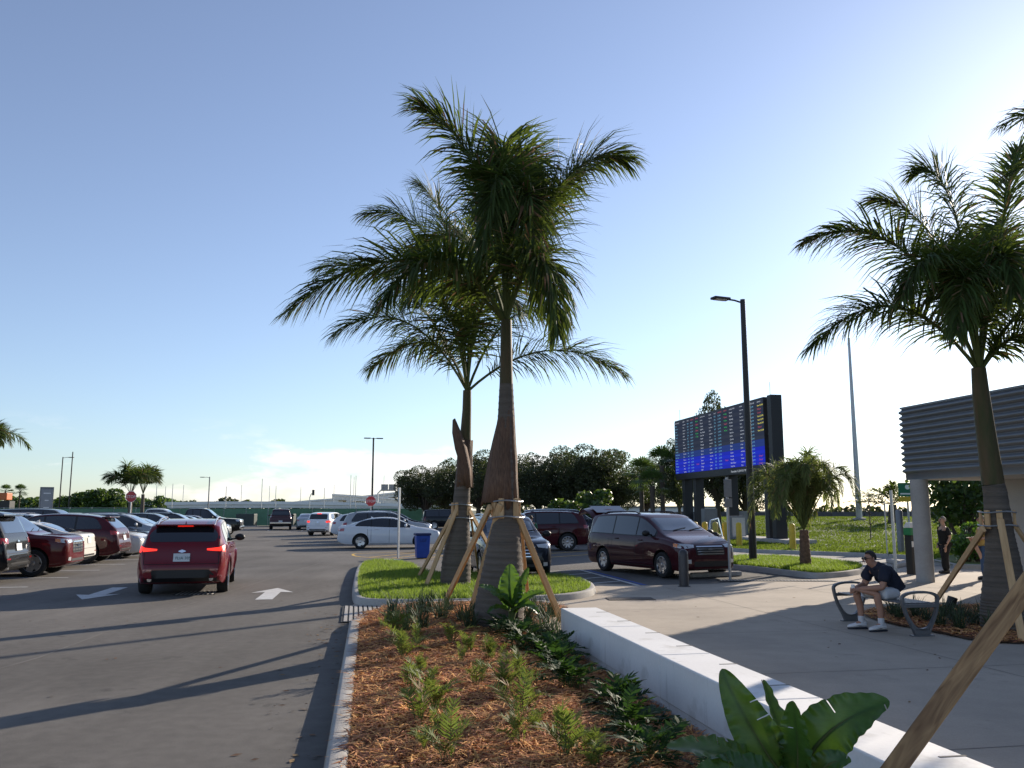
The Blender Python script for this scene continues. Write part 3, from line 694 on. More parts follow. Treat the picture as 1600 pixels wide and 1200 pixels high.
    # screens
    if True:
        za, zt = T(s['ws'][0] * L), T(s['ws'][1] * L); wb_, wt_ = Wd(s['ws'][0] * L) * .84, s['wr'] * .86
        za += .02; zt -= .015
        cols = [(-wb_, za, za + .03), (-wt_, za, zt - .03), (-wt_ * .8, za, zt), (0, za, zt), (wt_ * .8, za, zt), (wt_, za, zt - .03), (wb_, za, za + .03)]
        put('windscreen', panel(bvh, 0, cols, 7, .006), wind or glassl)
        z0, z1 = s['rwz'][0] * H, s['rwz'][1] * H; wb_, wt_ = W * .80, s['wr'] * .86
        if not hatch:
            cols = [(-wb_, z0 + .06, z0 + .10), (-wt_ * 1.02, z0, z1 - .06), (-wt_ * .9, z0, z1), (0, z0, z1), (wt_ * .9, z0, z1), (wt_ * 1.02, z0, z1 - .06), (wb_, z0 + .06, z0 + .10)]
            put('rear_window', panel(bvh, PI, cols, 6, .006), glassm)
        for k in (-.32, .22):
            if detail > 1:
                mb = MB(); p0 = bvh.ray_cast(V((9, k - .02, za + .005)), V((-1, 0, 0)))[0]; p1 = bvh.ray_cast(V((9, k + .48, za + .07)), V((-1, 0, 0)))[0]
                if p0 and p1: mb.beam(p0 + V((.02, 0, .01)), p1 + V((.02, 0, .012)), .015, .012); mb.build('wiper', black, c)
    # lamps
    zl = B(.44 * L) - .02
    for sd in (1, -1):
        hz = .10 * H / 1.6
        y0, y1 = W * .46, W * .80
        yh = sd * R(25); ch, sh = math.cos(yh), math.sin(yh)
        def hc_(x, y): return -sh * x + ch * y
        a_, b_ = hc_(.484 * L, sd * W * .50), hc_(.445 * L, sd * W * .945)
        hp = panel(bvh, yh, [(a_, zl - hz * .75, zl - hz * .10), (a_ + (b_ - a_) * .5, zl - hz * 1.0, zl + .01), (b_, zl - hz * .75, zl + .025)], 4, .008)
        put('headlight', hp, headm)
        if front == 'amber' or detail > 1 and kind in ('boxy', 'van'):
            yi = sd * R(60); x_a, x_b = (-math.sin(yi) * .452 * L + math.cos(yi) * sd * W * .92), (-math.sin(yi) * .425 * L + math.cos(yi) * sd * W * .96)
            put('indicator', panel(bvh, yi, [(x_a, zl - hz * .8, zl + .01), (x_b, zl - hz * .55, zl + .02)], 3, .012), amber)
        put('fog_lamp', panel(bvh, sd * R(10), [(sd * W * .60 - sd * .08 * L, .24 * H, .30 * H), (sd * W * .72 - sd * .08 * L, .245 * H, .295 * H)], 2, .008), headm if detail > 1 else black)
        zt_ = (.60 if kind in ('suv', 'suvc') else .60 if kind == 'sedan' else .58) * H
        tl = taillit if lit else tailm
        yw = R(180 - sd * 28); cs, sn = math.cos(yw), math.sin(yw)
        def tc_(x, y): return -sn * x + cs * y
        cx = tc_(-.475 * L, sd * W * .86)
        if lamp == 'bar':
            a_, b_ = tc_(-.485 * L, sd * W * .55), tc_(-.45 * L, sd * W * .95)
            put('taillight', panel(bvh, yw, [(a_, zt_ - .015, zt_ + .02), (a_ + (b_ - a_) * .55, zt_ - .035, zt_ + .045), (b_, zt_ - .055, zt_ + .09)], 4, .010), tl)
        elif lamp == 'tall':
            a_, b_ = tc_(-.485 * L, sd * W * .84), tc_(-.46 * L, sd * W * .95)
            put('taillight', panel(bvh, yw, [(a_, .46 * H, .63 * H), (b_, .45 * H, .64 * H)], 4, .010), tl)
        else:
            a_, b_ = tc_(-.490 * L, sd * W * .66), tc_(-.445 * L, sd * W * .96)
            put('taillight', panel(bvh, yw, [(a_, zt_ - .075, zt_ + .045), (b_, zt_ - .065, zt_ + .07)], 4, .010), tl)
        if detail > 1: put('reflector', panel(bvh, PI, [(sd * W * .62, .335 * H, .355 * H), (sd * W * .80, .335 * H, .355 * H)], 1, .008), tailm)
    zh = s['rwz'][1] * H + .012
    if not hatch: put('brake_light', panel(bvh, PI, [(-.16, zh - .005, zh + .035), (.16, zh - .005, zh + .035)], 1, .016), taillit if lit else tailm)
    # grille and bumpers
    gz0, gz1 = .36 * H, zl - .03
    if kind == 'sedan': gz0 = gz1 - .11
    put('grille', panel(bvh, 0, [(-W * .47, gz0 + .03, gz1 - .01), (-W * .42, gz0, gz1), (W * .42, gz0, gz1), (W * .47, gz0 + .03, gz1 - .01)], 4, .006), black)
    nb_ = 4 if front in ('bars', 'chrome', 'amber') else 2
    for k in range(nb_):
        z = gz0 + (gz1 - gz0) * (k + .5) / nb_; put('grille_bar', panel(bvh, 0, [(-W * .43, z - .012, z + .012), (W * .43, z - .012, z + .012)], 1, .016), chrome)
    if front == 'amber':
        for yy in (-.22, .0, .22): put('grille_bar', panel(bvh, 0, [(yy - .012, gz0, gz1), (yy + .012, gz0, gz1)], 3, .018), chrome)
    put('emblem', panel(bvh, 0, [(-.09, (gz0 + gz1) / 2 + .01, (gz0 + gz1) / 2 + .035), (0, (gz0 + gz1) / 2 - .01, (gz0 + gz1) / 2 + .055), (.09, (gz0 + gz1) / 2 + .01, (gz0 + gz1) / 2 + .035)], 2, .024), chrome)
    put('lower_intake', panel(bvh, 0, [(-W * .55, .19 * H, .27 * H), (W * .55, .19 * H, .27 * H)], 2, .006), black)
    put('rear_valance', panel(bvh, PI, [(-W * .78, .19 * H, .25 * H), (-W * .6, .19 * H, valance * H), (W * .6, .19 * H, valance * H), (W * .78, .19 * H, .25 * H)], 3, .008), black)
    if kind == 'truck' or front == 'chrome':
        mb = MB(); mb.box((-L / 2 + .0, 0, .33 * H), (.14, W * 1.86, .16)); link('rear_bumper', bevelled(mb.mesh('rear_bumper', chrome), .03), c)
    if kind == 'truck':
        mb = MB(); mb.box((L / 2 - .03, 0, .31 * H), (.12, W * 1.8, .2)); link('front_bumper', bevelled(mb.mesh('front_bumper', chrome), .04), c)
        mb = MB(); mb.box((-.325 * L, 0, .647 * H), (.30 * L, W * 1.62, .02)); mb.build('bed_cover', black, c)
    # boot lid seam, plate, badge
    pz = (.50 if kind in ('suv', 'suvc', 'boxy', 'large', 'van') else .575 if kind == 'sedan' else .40) * H
    if not hatch or True:
        if plate:
            fr = put('plate', panel(bvh, PI, [(-.165, pz - .085, pz + .085), (.165, pz - .085, pz + .085)], 2, .020), mat('plate_white', (.60, .62, .62), .4, var=.06, scale=20))
            if plate_text:
                h = bvh.ray_cast(V((-9, 0, pz)), V((1, 0, 0)))[0]
                text_mesh('plate_number', plate_text, .085, mat('plate_ink', (.03, .10, .09), .5), c, (h.x - .030, .125, pz - .035), (PI / 2, 0, -PI / 2), .3)
        if detail > 1:
            for z in (.415 * H,): put('tailgate_seam', panel(bvh, PI, [(-W * .80, z, z + .010), (W * .80, z, z + .010)], 1, .004), seam)
            for sd in (1, -1): put('tailgate_seam', panel(bvh, PI, [(sd * W * .80 - .005, .415 * H, s['rwz'][0] * H), (sd * W * .80 + .005, .415 * H, s['rwz'][0] * H)], 5, .004), seam)
            if kind != 'truck': put('badge', panel(bvh, PI, [(-.07, pz + .12, pz + .14), (0, pz + .10, pz + .165), (.07, pz + .12, pz + .14)], 2, .016), chrome)
    if kind in ('suv', 'suvc', 'boxy', 'large'):
        for sd in (1, -1):
            mb = MB(); mb.lathe([(.045, 0), (.05, .14), (.035, .14), (.03, .02)], 12, axis='x', cap=True)
            if detail > 1: mb.build('exhaust', chrome, c, loc=(-L / 2 + .02, sd * W * .66, .225 * H))
        xr = x0 - .03; zr = T(xr)
        if spoiler:
            mb = MB(); xs_ = -.415 * L if kind != 'suvc' else -.375 * L
            mb.box((xs_ - .06, 0, T(xs_) + .012), (.26, s['wr'] * 1.72, .035)); me_ = bevelled(mb.mesh('spoiler', pcol), .015); smooth(me_, 40); link('spoiler', me_, c)
    if rails:
        for sd in (1, -1):
            pts = []
            for i in range(9):
                x = (.04 - .40 * i / 8) * L; h = bvh.ray_cast(V((x, sd * s['wr'] * .84, 5)), V((0, 0, -1)))[0]; pts.append(h + V((0, 0, .045 if 0 < i < 8 else .0)))
            mb = MB(); mb.tube(pts, .018, 6); mb.build('roof_rail', alloy if rails is True else rails, c, sm=60)
    if detail > 1:
        xa = -.36 * L if kind != 'sedan' else -.17 * L
        h = bvh.ray_cast(V((xa, 0, 5)), V((0, 0, -1)))[0]; mb = MB()
        mb.add([h + V(q) for q in ((.08, .012, 0), (.08, -.012, 0), (-.08, .02, 0), (-.08, -.02, 0), (-.07, .004, .075), (-.07, -.004, .075))], [(0, 1, 5, 4), (2, 4, 5, 3), (0, 4, 2), (1, 3, 5)]); mb.build('antenna', pcol, c)
    # wheels
    tm, rm = wheel_mesh(r, style)
    for wx, fr in ((s['fw'] * L, 1), (s['rw'] * L, 0)):
        for sd in (1, -1):
            w_ = link('wheel', tm, c, (wx, sd * (W - .125), r), (0, 0, 0 if sd > 0 else PI)); link('rim', rm, w_)
    return c, bvh, s, T, B, Wd
def text_mesh(name, txt, size, m, parent, loc, rot, ext=0.0, align='LEFT'):
    cu = bpy.data.curves.new('t', 'FONT'); cu.body = txt; cu.size = size; cu.align_x = align; cu.resolution_u = 2
    ob = bpy.data.objects.new('t', cu); COL.objects.link(ob); me = evaluated(ob); bpy.data.objects.remove(ob); bpy.data.curves.remove(cu)
    me.materials.clear(); me.materials.append(m)
    return link(name, me, parent, loc, rot)

P_red = paint('cherry', (.15, .007, .014)); P_dkred = paint('maroon', (.055, .006, .010)); P_wine = paint('wine', (.050, .008, .012)); P_red2 = paint('brick_red', (.095, .007, .009))
P_black = paint('black', (.006, .0065, .008), 0); P_navy = paint('dark_navy', (.008, .010, .018)); P_white = paint('white', (.72, .73, .74), 0); P_pearl = paint('cream_white', (.66, .63, .57), 0)
P_silver = paint('silver', (.36, .38, .40), .3); P_dsil = paint('grey', (.06, .065, .075), .2); P_blue = paint('steel_blue', (.07, .10, .16), .2)
H0 = 90 + 10.3                                                    # along the aisle, away from the viewer
HB = 10.3                                                         # across it, to the right
# red crossover driving away
rw_ = (G(345, 927) + G(232, 925)) / 2; fwd = V((math.cos(R(105)), math.sin(R(105)), 0))
s_ = SPEC['suvc']; ctr = rw_ + fwd * (-s_['rw'] * s_['L'])
car('crossover', 'cherry red crossover driving away with its brake lights lit', 'car', 'suvc', P_red, ctr, 105, lit=True, rails=True, style='ten', spoiler=True, cladding=P_red, plate_text='FLJA 305', valance=.345)
# maroon minivan, tailgate up and driver door open
a_, b_ = G(944.5, 892.5), G(1029, 903); d_ = (b_ - a_).normalized(); hd = math.degrees(math.atan2(d_.y, d_.x)); s_ = SPEC['van']
ls = V((d_.y, -d_.x, 0)) * -1                                     # the vehicle's left
mid = (a_ + b_) / 2 + ls * (s_['W'] - .0) - d_ * ((s_['fw'] + s_['rw']) / 2 * s_['L'])
mv, bvh, s_, T_, B_, W_ = car('minivan', 'maroon minivan with its tailgate raised and driver door open', 'minivan', 'van', P_wine, mid, hd, front='bars', style='seven', lamp='tall', plate=False, trim=None, hatch=True, rails=black)
L_, Hh = s_['L'], s_['H']
mb = MB(); x_, z_ = -.452 * L_, .935 * Hh                         # raised tailgate
prof = [(0, 0), (-.30, .20), (-.62, .30), (-.95, .28), (-1.12, .16)]; vs_ = []
for (dx, dz) in prof:
    hw = .74 if dx > -.9 else .66
    for k in range(7): y = (k - 3) / 3 * hw; vs_.append((x_ + dx, y, z_ + dz - .10 * (abs(k - 3) / 3) ** 2))
n_ = 7; fs_ = [(i * n_ + j, i * n_ + j + 1, (i + 1) * n_ + j + 1, (i + 1) * n_ + j) for i in range(4) for j in range(6)]
off = len(vs_); vs_ += [(v_[0] + .02, v_[1] * .96, v_[2] - .07) for v_ in vs_]; fs_ += [tuple(off + i for i in f)[::-1] for f in fs_]
ring = [j for j in range(7)] + [i * 7 + 6 for i in range(1, 5)] + [4 * 7 + j for j in range(5, -1, -1)] + [i * 7 for i in range(3, 0, -1)]
fs_ += [(ring[i], ring[(i + 1) % len(ring)], off + ring[(i + 1) % len(ring)], off + ring[i]) for i in range(len(ring))]
mb.add(vs_, fs_); q_ = fix(mb.mesh('tailgate', P_wine)); smooth(q_, 50); tg = link('tailgate', q_, mv)
mb = MB(); mb.add([(x_ - .10, -.56, z_ + .10), (x_ - .10, .56, z_ + .10), (x_ - .55, .56, z_ + .305), (x_ - .55, -.56, z_ + .305)], [(0, 1, 2, 3)]); mb.build('glass', glassm, tg)
for sd in (1, -1): mb = MB(); mb.tube([(x_ - .02, sd * .66, z_ - .45), (x_ - .50, sd * .62, z_ + .18)], .014, 6); mb.build('gas_strut', black, mv)
mb = MB(); mb.box((-.468 * L_, 0, .66 * Hh), (.06, 1.36, .80)); mb.build('load_opening', mat('dark_interior', (.02, .019, .018), .9), mv)
dr = empty('door', (0.235 * L_, s_['W'] * .97, 0), R(-62), mv)   # opened driver door, hinged at its front edge
mb = MB(); mb.prism([(-1.02, -.03), (0, -.03), (0, .05), (-1.02, .05)], .33, 1.04); q_ = bevelled(mb.mesh('door_panel', P_wine), .02); smooth(q_, 40); link('door_panel', q_, dr)
mb = MB()
fr_ = [(-.02, 0, 1.04), (-.42, -.09, 1.50), (-.98, -.11, 1.56), (-1.01, 0, 1.04)]
mb.tube(fr_, .022, 6); mb.build('window_frame', chrome, dr)
mb = MB(); mb.add(fr_, [(0, 1, 2, 3)]); mb.build('door_glass', mat('clear_glass', (.25, .30, .30), .03, spec=.6, trans=0), dr)
n_g, l_g = MATS['clear_glass'].node_tree.nodes, MATS['clear_glass'].node_tree.links; tb_ = n_g.new('ShaderNodeBsdfTransparent'); tb_.inputs[0].default_value = (.8, .86, .84, 1); mg_ = n_g.new('ShaderNodeMixShader'); mg_.inputs[0].default_value = .12
l_g.new(tb_.outputs[0], mg_.inputs[1]); l_g.new(n_g['Principled BSDF'].outputs[0], mg_.inputs[2]); l_g.new(mg_.outputs[0], n_g['Material Output'].inputs['Surface'])
mb = MB(); mb.ball((-.12, .16, 1.10), (.06, .12, .085), 12, 8); q_ = mb.mesh('mirror', black); smooth(q_, 60); link('mirror', q_, dr)
# black crossover facing the viewer between the trunks
d_ = V((math.cos(R(-79)), math.sin(R(-79)), 0)); s_ = SPEC['suv']; left = V((-d_.y, d_.x, 0))
fl = G(849, 905); ctr = fl - left * (s_['W'] - .12) - d_ * (s_['fw'] * s_['L'])
car('crossover', 'black crossover facing the viewer, parked behind the staked palm trunks', 'car', 'suv', P_navy, ctr, -79, front='bars', style='ten', rails=True)
# maroon seven-seater beyond it, tail to the right
wr_ = G(888, 861); hdv = 180 + 6; d_ = V((math.cos(R(hdv)), math.sin(R(hdv)), 0)); s_ = SPEC['large']; left = V((-d_.y, d_.x, 0))
ctr = wr_ - left * (s_['W'] - .12) - d_ * (s_['rw'] * s_['L'])
car('suv', 'large maroon SUV standing across the lot beyond the black crossover', 'car', 'suv', P_dkred, ctr, hdv, style='ten', rails=True, scale=1.07, lamp='block')
# white sedan side-on
wr_ = G(563, 857.5); hdv = 7; d_ = V((math.cos(R(hdv)), math.sin(R(hdv)), 0)); s_ = SPEC['sedan']; left = V((-d_.y, d_.x, 0))
ctr = wr_ + left * (s_['W'] - .12) - d_ * (s_['rw'] * s_['L'])
car('sedan', 'white sedan seen side-on behind the blue bin', 'car', 'sedan', P_white, ctr, hdv, style='five', lamp='block', trim=P_white)
def rowcar(pxn, Y, kind, pc, hd_, label, name='sedan', end='front', xoff=0.0, **kw):
    """a parked car whose visible end (towards the aisle) shows at pixel pxn at distance Y"""
    s = SPEC[kind]; x = (pxn - 800) / F * (Y / CP) * 1.0; sc = kw.get('scale', 1.0)
    d = V((math.cos(R(hd_)), math.sin(R(hd_)), 0)); e_ = 1 if end == 'front' else -1
    ctr = V((x, Y, 0)) - d * e_ * s['L'] / 2 * sc
    kw.setdefault('detail', 1)
    return car(name, label, 'car', kind, pc, ctr, hd_, **kw)
FO, RO = HB, 180 + HB                                             # nose out to the aisle / tail out to the aisle
G1 = 'cars parked in the left row'
rowcar(54, 21.9, 'suv', P_black, RO, 'black SUV at the left edge, tail out to the aisle', 'suv', 'rear', group=G1, lamp='block', detail=2, rails=True, spoiler=True, scale=1.06)
rowcar(141, 24.7, 'boxy', P_red2, FO, 'dark red boxy SUV parked nose out beside the black SUV', 'suv', 'front', group=G1, front='amber', detail=2, trim=P_red2)
rowcar(158, 27.6, 'sedan', P_pearl, RO, 'cream white sedan, tail out, between the two dark red cars', 'sedan', 'rear', group=G1, lamp='block', detail=2)
rowcar(213, 30.5, 'suvc', P_dkred, RO, 'maroon crossover with a sweeping roof, tail out in the left row', 'crossover', 'rear', group=G1, style='seven', spoiler=True, detail=2, scale=1.05)
rowcar(246, 33.4, 'sedan', P_pearl, FO, 'off-white sedan parked nose out beyond the maroon crossover', 'sedan', 'front', group=G1, detail=2)
rowcar(262, 36.3, 'sedan', P_navy, FO, 'dark blue sedan with a low roof behind the red crossover', 'sedan', 'front', group=G1)
rowcar(287, 39.2, 'suv', P_silver, FO, 'silver SUV parked nose out behind the red crossover', 'suv', 'front', group=G1, rails=True)
rowcar(307, 42.1, 'sedan', P_silver, FO, 'silver sedan next to the silver SUV in the left row', 'sedan', 'front', group=G1)
rowcar(330, 47.9, 'sedan', P_white, FO, 'white sedan half hidden before the dark grey sedan', 'sedan', 'front', group=G1)
rowcar(362, 54.5, 'sedan', P_dsil, FO, 'dark grey sedan near the end of the left row', 'sedan', 'front', group=G1, detail=2)
rowcar(389, 61.5, 'truck', P_black, FO, 'black pickup with a chrome nose at the end of the left row', 'pickup_truck', 'front', front='chrome', detail=2, lamp='tall')
rowcar(322, 66, 'truck', P_white, FO, 'white work truck behind the black pickup', 'pickup_truck', 'front', lamp='tall')
rowcar(320, 45, 'suv', P_dsil, FO, 'dark grey SUV just past the silver sedan in the left row', 'suv', 'front', group=G1)
rowcar(343, 51, 'suv', P_navy, FO, 'dark blue SUV before the dark grey sedan in the left row', 'suv', 'front', group=G1, rails=True)
rowcar(371, 57.8, 'sedan', P_silver, FO, 'silver sedan between the dark grey sedan and the black pickup', 'sedan', 'front', group=G1)
G2 = 'cars in the second row'
rowcar(20, 29.5, 'suv', P_silver, FO, 'silver SUV roof at the far left edge behind the dark red SUV', 'suv', 'front', group=G2)
rowcar(148, 39.5, 'suv', P_white, FO, 'white SUV roof left of the silver SUV in the second row', 'suv', 'front', group=G2, rails=True)
rowcar(56, 33, 'large', P_white, FO, 'white SUV at the left edge in the second row', 'suv', 'front', group=G2)
rowcar(110, 36, 'suv', P_blue, FO, 'pale blue crossover behind the maroon crossover', 'crossover', 'front', group=G2, scale=1.06)
rowcar(176, 43, 'large', P_dsil, FO, 'dark grey SUV below the grey monument sign', 'suv', 'front', group=G2, scale=1.0)
rowcar(212, 48, 'suv', P_silver, FO, 'silver SUV roof showing beneath the left stop sign', 'suv', 'front', group=G2)
rowcar(246, 54, 'suv', P_blue, FO, 'steel blue SUV roof just right of the left stop sign', 'suv', 'front', group=G2)
# far end of the lot
g_ = G(427, 828); car('pickup_truck', 'maroon pickup backed up to the green fence', 'pickup truck', 'truck', P_wine, (g_.x, g_.y + 2.5), H0 + 4, lamp='tall', detail=2)
g_ = G(472, 828); car('sedan', 'small silver sedan parked by the green fence', 'car', 'sedan', P_silver, (g_.x, g_.y + 2), H0, lamp='block', detail=1)
g_ = G(496, 837); car('crossover', 'white crossover driving away down the aisle with red lamps lit', 'car', 'suv', P_white, (g_.x + .4, g_.y + 1.6), H0 - 17, lit=True, lamp='block', detail=2)
G3 = 'cars behind the white sedan'
rowcar(524, 56.5, 'suvc', P_white, FO, 'white crossover tail showing left of the black SUV', 'crossover', 'rear', group=G3, lamp='block', spoiler=True, detail=2)
rowcar(551, 51.5, 'suv', P_black, FO, 'black SUV directly behind the white sedan', 'suv', 'rear', group=G3, rails=True, scale=1.06)
rowcar(676, 48, 'suv', P_silver, FO, 'silver SUV nose showing over the white sedan bonnet', 'suv', 'front', group=G3, rails=True, scale=1.05)
rowcar(662, 80, 'large', P_black, FO, 'black full-size SUV under the oak trees', 'suv', 'rear', lamp='tall')
rowcar(812, 46, 'large', P_navy, 5, 'dark SUV roof showing over the large maroon SUV', 'suv', 'rear')
# ================================================================== vegetation
def bez(a, b, c, t): return a * (1 - t) ** 2 + b * 2 * t * (1 - t) + c * t * t
def frond_mesh(name, P0, P1, P2, nl=110, Lm=.75, w=.0145, plum=50, droop=.7, seed=0, mats=None, r0=.035, t0=.14, fwd=(72, 22), dry=0.0, tipk=.4, segs=3):
    r_ = random.Random(seed); mb = MB(); P0, P1, P2 = V(P0), V(P1), V(P2); N = 14
    pts = [bez(P0, P1, P2, i / N) for i in range(N + 1)]
    mb.mi = 1; mb.tube(pts, [r0 * (1 - .88 * i / N) for i in range(N + 1)], 5); mb.mi = 0
    vs_ = mb.v; fs_ = mb.f; ms_ = mb.m; Z = V((0, 0, -1))
    for i in range(nl):
        t = t0 + (1 - t0) * (i + r_.random() * .8) / nl; t = min(t, 1)
        p = bez(P0, P1, P2, t); T_ = ((P1 - P0) * (1 - t) + (P2 - P1) * t).normalized()
        S = T_.cross(V((0, 0, 1)));
        if S.length < .05: S = T_.cross(V((0, 1, 0)))
        S.normalize(); Nn = S.cross(T_)
        u = (t - t0) / (1 - t0); L_ = Lm * (min(1, .35 + u * 4)) * (1 - (1 - tipk) * u ** 3)
        fa = R(fwd[0] + (fwd[1] - fwd[0]) * u)
        for sg in (-1, 1):
            a = R(r_.uniform(-plum, plum) + 12); l_ = L_ * r_.uniform(.75, 1.15)
            if r_.random() < .05: l_ *= .4
            d = (T_ * math.cos(fa + r_.uniform(-.15, .15)) + (S * sg * math.cos(a) + Nn * math.sin(a)) * math.sin(fa)).normalized()
            wv = d.cross(Nn + S * r_.uniform(-.6, .6))
            wv = (wv.normalized() if wv.length > .01 else S) * w * r_.uniform(.75, 1.25)
            q = V(p); b = len(vs_); dr_ = droop * r_.uniform(.6, 1.5); dd = V(d)
            for k in range(segs + 1):
                ww = (.55, 1.0, .8, .08)[k] if segs == 3 else (.6, 1.0, .08)[k]
                vs_ += [tuple(q - wv * ww), tuple(q + wv * ww)]
                dd = (dd + Z * dr_ * (.10 + .34 * k)).normalized(); q = q + dd * l_ / segs
            for k in range(segs): fs_.append((b + 2 * k, b + 2 * k + 1, b + 2 * k + 3, b + 2 * k + 2)); ms_.append(2 if r_.random() < dry else 0)
    me = mb.mesh(name, mats or [frondm, rachism, oldfrond]); return me
def trunk_mesh(name, base, Y, prof, m, n=20, rings=True):
    """prof: (py, centre px, half width px) read off the photograph at the distance Y"""
    mb = MB(); pts = []; rad = []
    sm = []
    for (a, b) in zip(prof[:-1], prof[1:]):
        for k in range(5): sm.append(tuple(a[i] + (b[i] - a[i]) * k / 5 for i in range(3)))
    sm.append(prof[-1])
    for py, cx, hw in sm:
        p = AT(cx, py, Y); pts.append(p - V(base)); rad.append(hw / F * (Y / CP) * 1.0)
    z0 = pts[0].z
    for i in range(len(pts)):
        if i == 0 and rings: pts[i].z = min(pts[i].z, -.05)
    # fine leaf scars
    P2_, R2_ = [], []
    for i in range(len(pts) - 1):
        for k in range(4):
            P2_.append(pts[i].lerp(pts[i + 1], k / 4)); rr = rad[i] + (rad[i + 1] - rad[i]) * k / 4
            R2_.append(rr * (1.035 if (k == 0 and rings) else 1.0))
    P2_.append(pts[-1]); R2_.append(rad[-1]); mb.tube(P2_, R2_, n)
    me = fix(mb.mesh(name, m)); smooth(me, 60); return me, pts, rad
def plank(name, a, b, w, th, up, m, parent):
    a, b = V(a), V(b); d = b - a; L_ = d.length; d.normalize(); x = d.cross(V(up)).normalized(); y = d.cross(x)
    mb = MB(); mb.box((0, 0, L_ / 2), (w, th, L_)); o = link(name, bevelled(mb.mesh(name, m), .004, 1), parent)
    o.matrix_local = Matrix(((x.x, y.x, d.x, a.x), (x.y, y.y, d.y, a.y), (x.z, y.z, d.z, a.z), (0, 0, 0, 1))); return o
def brace(label, tops, feet, straps, cz, nrm_c, w=.095, th=.045, parent_rad=.2, zbat=(1.68, 1.97)):
    """timber props nailed to battens that two steel straps hold round a trunk"""
    t = thing('tree_brace', label, 'brace', (nrm_c.x, nrm_c.y, 0)); o_ = V((nrm_c.x, nrm_c.y, 0))
    for a, b in zip(tops, feet):
        a_, b_ = V(a) - o_, V(b) - o_; mb = MB(); radial = V((a_.x, a_.y, 0)).normalized()
        plank('prop', a_, b_, w, th, radial, lumber, t)
    for (sz, r) in straps:
        mb = MB(); pts = [V((math.cos(x) * (r + .055), math.sin(x) * (r + .055), sz + .01 * math.sin(3 * x))) for x in [2 * PI * k / 24 for k in range(25)]]
        mb.tube(pts, .011, 5); mb.build('strap', steel, t)
    rr = straps[0][1]
    angs = [math.atan2((V(a) - o_).y, (V(a) - o_).x) for a in tops] + [R(80), R(150)]
    for a in angs:
        mb = MB(); M = Matrix.Rotation(a, 3, 'Z'); mb.box(M @ V((rr + .025, 0, (zbat[0] + zbat[1]) / 2)), (.04, .078, zbat[1] - zbat[0]), M); link('batten', bevelled(mb.mesh('batten', lumber), .004, 1), t)
    return t
# ---- the staked palm in front --------------------------------------------------
def palm(label, base, Y, prof, green_from, crown_root, fronds, seed, Lm=.72, nl=110, sheath=None, group='transplanted royal palms with timber braces'):
    t = thing('palm_tree', label, 'palm tree', base, 0, group); o_ = V(base)
    cut = [q for q in prof if q[0] >= green_from]; topp = [q for q in prof if q[0] <= green_from]
    me, pts, rad = trunk_mesh('trunk', base, Y, cut, trunkm); link('trunk', me, t)
    me, p2, r2 = trunk_mesh('crownshaft', base, Y, topp, shaftm, 14, False); link('crownshaft', me, t)
    for i, f in enumerate(fronds):
        root, ct, tip, dy1, dy2 = f[:5]; kw = f[5] if len(f) > 5 else {}
        A = AT(*root, Y) - o_; B_ = AT(*ct, Y + dy1) - o_; C_ = AT(*tip, Y + dy2) - o_
        k = dict(nl=nl, Lm=Lm, droop=.62, seed=seed * 100 + i, dry=.05); k.update(kw)
        link('frond', frond_mesh('frond', A, B_, C_, **k), t)
    return t
FB = G(778, 979, .13); FY = FB.y
fprof = [(982, 778, 38), (960, 779, 38), (900, 785, 32), (850, 789, 25), (800, 791, 19), (740, 790, 17), (650, 791, 13), (600, 791, 10.5), (560, 791, 9.5), (500, 791, 8.5)]
rt = (790, 505)
ff = [(rt, (785, 245), (662, 168), 0, -.3, dict(Lm=1.05, nl=230, tipk=.5)), (rt, (790, 70), (775, 330), .2, .5), (rt, (808, 80), (842, 360), .3, .8), (rt, (795, 110), (752, 400), -.4, -.9, dict(nl=150)), (rt, (830, 120), (838, 470), -.3, -.7, dict(nl=150, dry=.10)), (rt, (862, 220), (970, 246), 0, .3, dict(Lm=1.0, nl=230, tipk=.5)), (rt, (845, 330), (905, 270), .5, .9),
      (rt, (640, 325), (458, 482), -.3, -.8, dict(Lm=1.1, nl=230)), (rt, (690, 330), (600, 470), -.8, -1.6), (rt, (852, 300), (872, 520), -.5, -.9, dict(droop=.95)), (rt, (740, 300), (640, 400), .8, 1.8)]
pf = palm('tall royal palm in front with a flaring brown dead leaf sheath and crown reaching highest', FB, FY, fprof, 600, rt, ff, 1, .98, 200)
def sheath(parent, base, Y, rows, name='dead_sheath', a0=-15, a1=205, seed=1):
    """rows: (py, left px, right px, trunk half width px): an old leaf base peeling off the trunk"""
    vs_ = []; n = 18; r_ = random.Random(seed); sc = Y / CP / F
    for (py, lx, rx, hw) in rows:
        cx = rx - hw; c = AT(cx, py, Y) - V(base)
        for k in range(n + 1):
            u = k / n; a = R(a0 + (a1 - a0) * u); rr = hw * 1.12 + (cx - lx - hw * 1.12) * max(0, (u - .35) / .65) ** 1.2
            rr *= sc * (1 + .05 * math.sin(k * 1.9) + .03 * math.sin(k * 4.3 + py) + r_.uniform(-.02, .02))
            vs_.append(c + V((math.cos(a) * rr, -math.sin(a) * min(rr, hw * sc * 1.35), r_.uniform(-.012, .012) - (abs(r_.gauss(0, .05)) if py == rows[-1][0] else 0))))
    R_ = n + 1; fs_ = [(i * R_ + k, i * R_ + k + 1, (i + 1) * R_ + k + 1, (i + 1) * R_ + k) for i in range(len(rows) - 1) for k in range(n)]
    mb = MB(); mb.add(vs_, fs_); me = mb.mesh(name, sheathm); smooth(me, 180); o = link(name, me, parent)
    md = o.modifiers.new('s', 'SOLIDIFY'); md.thickness = .012; return o
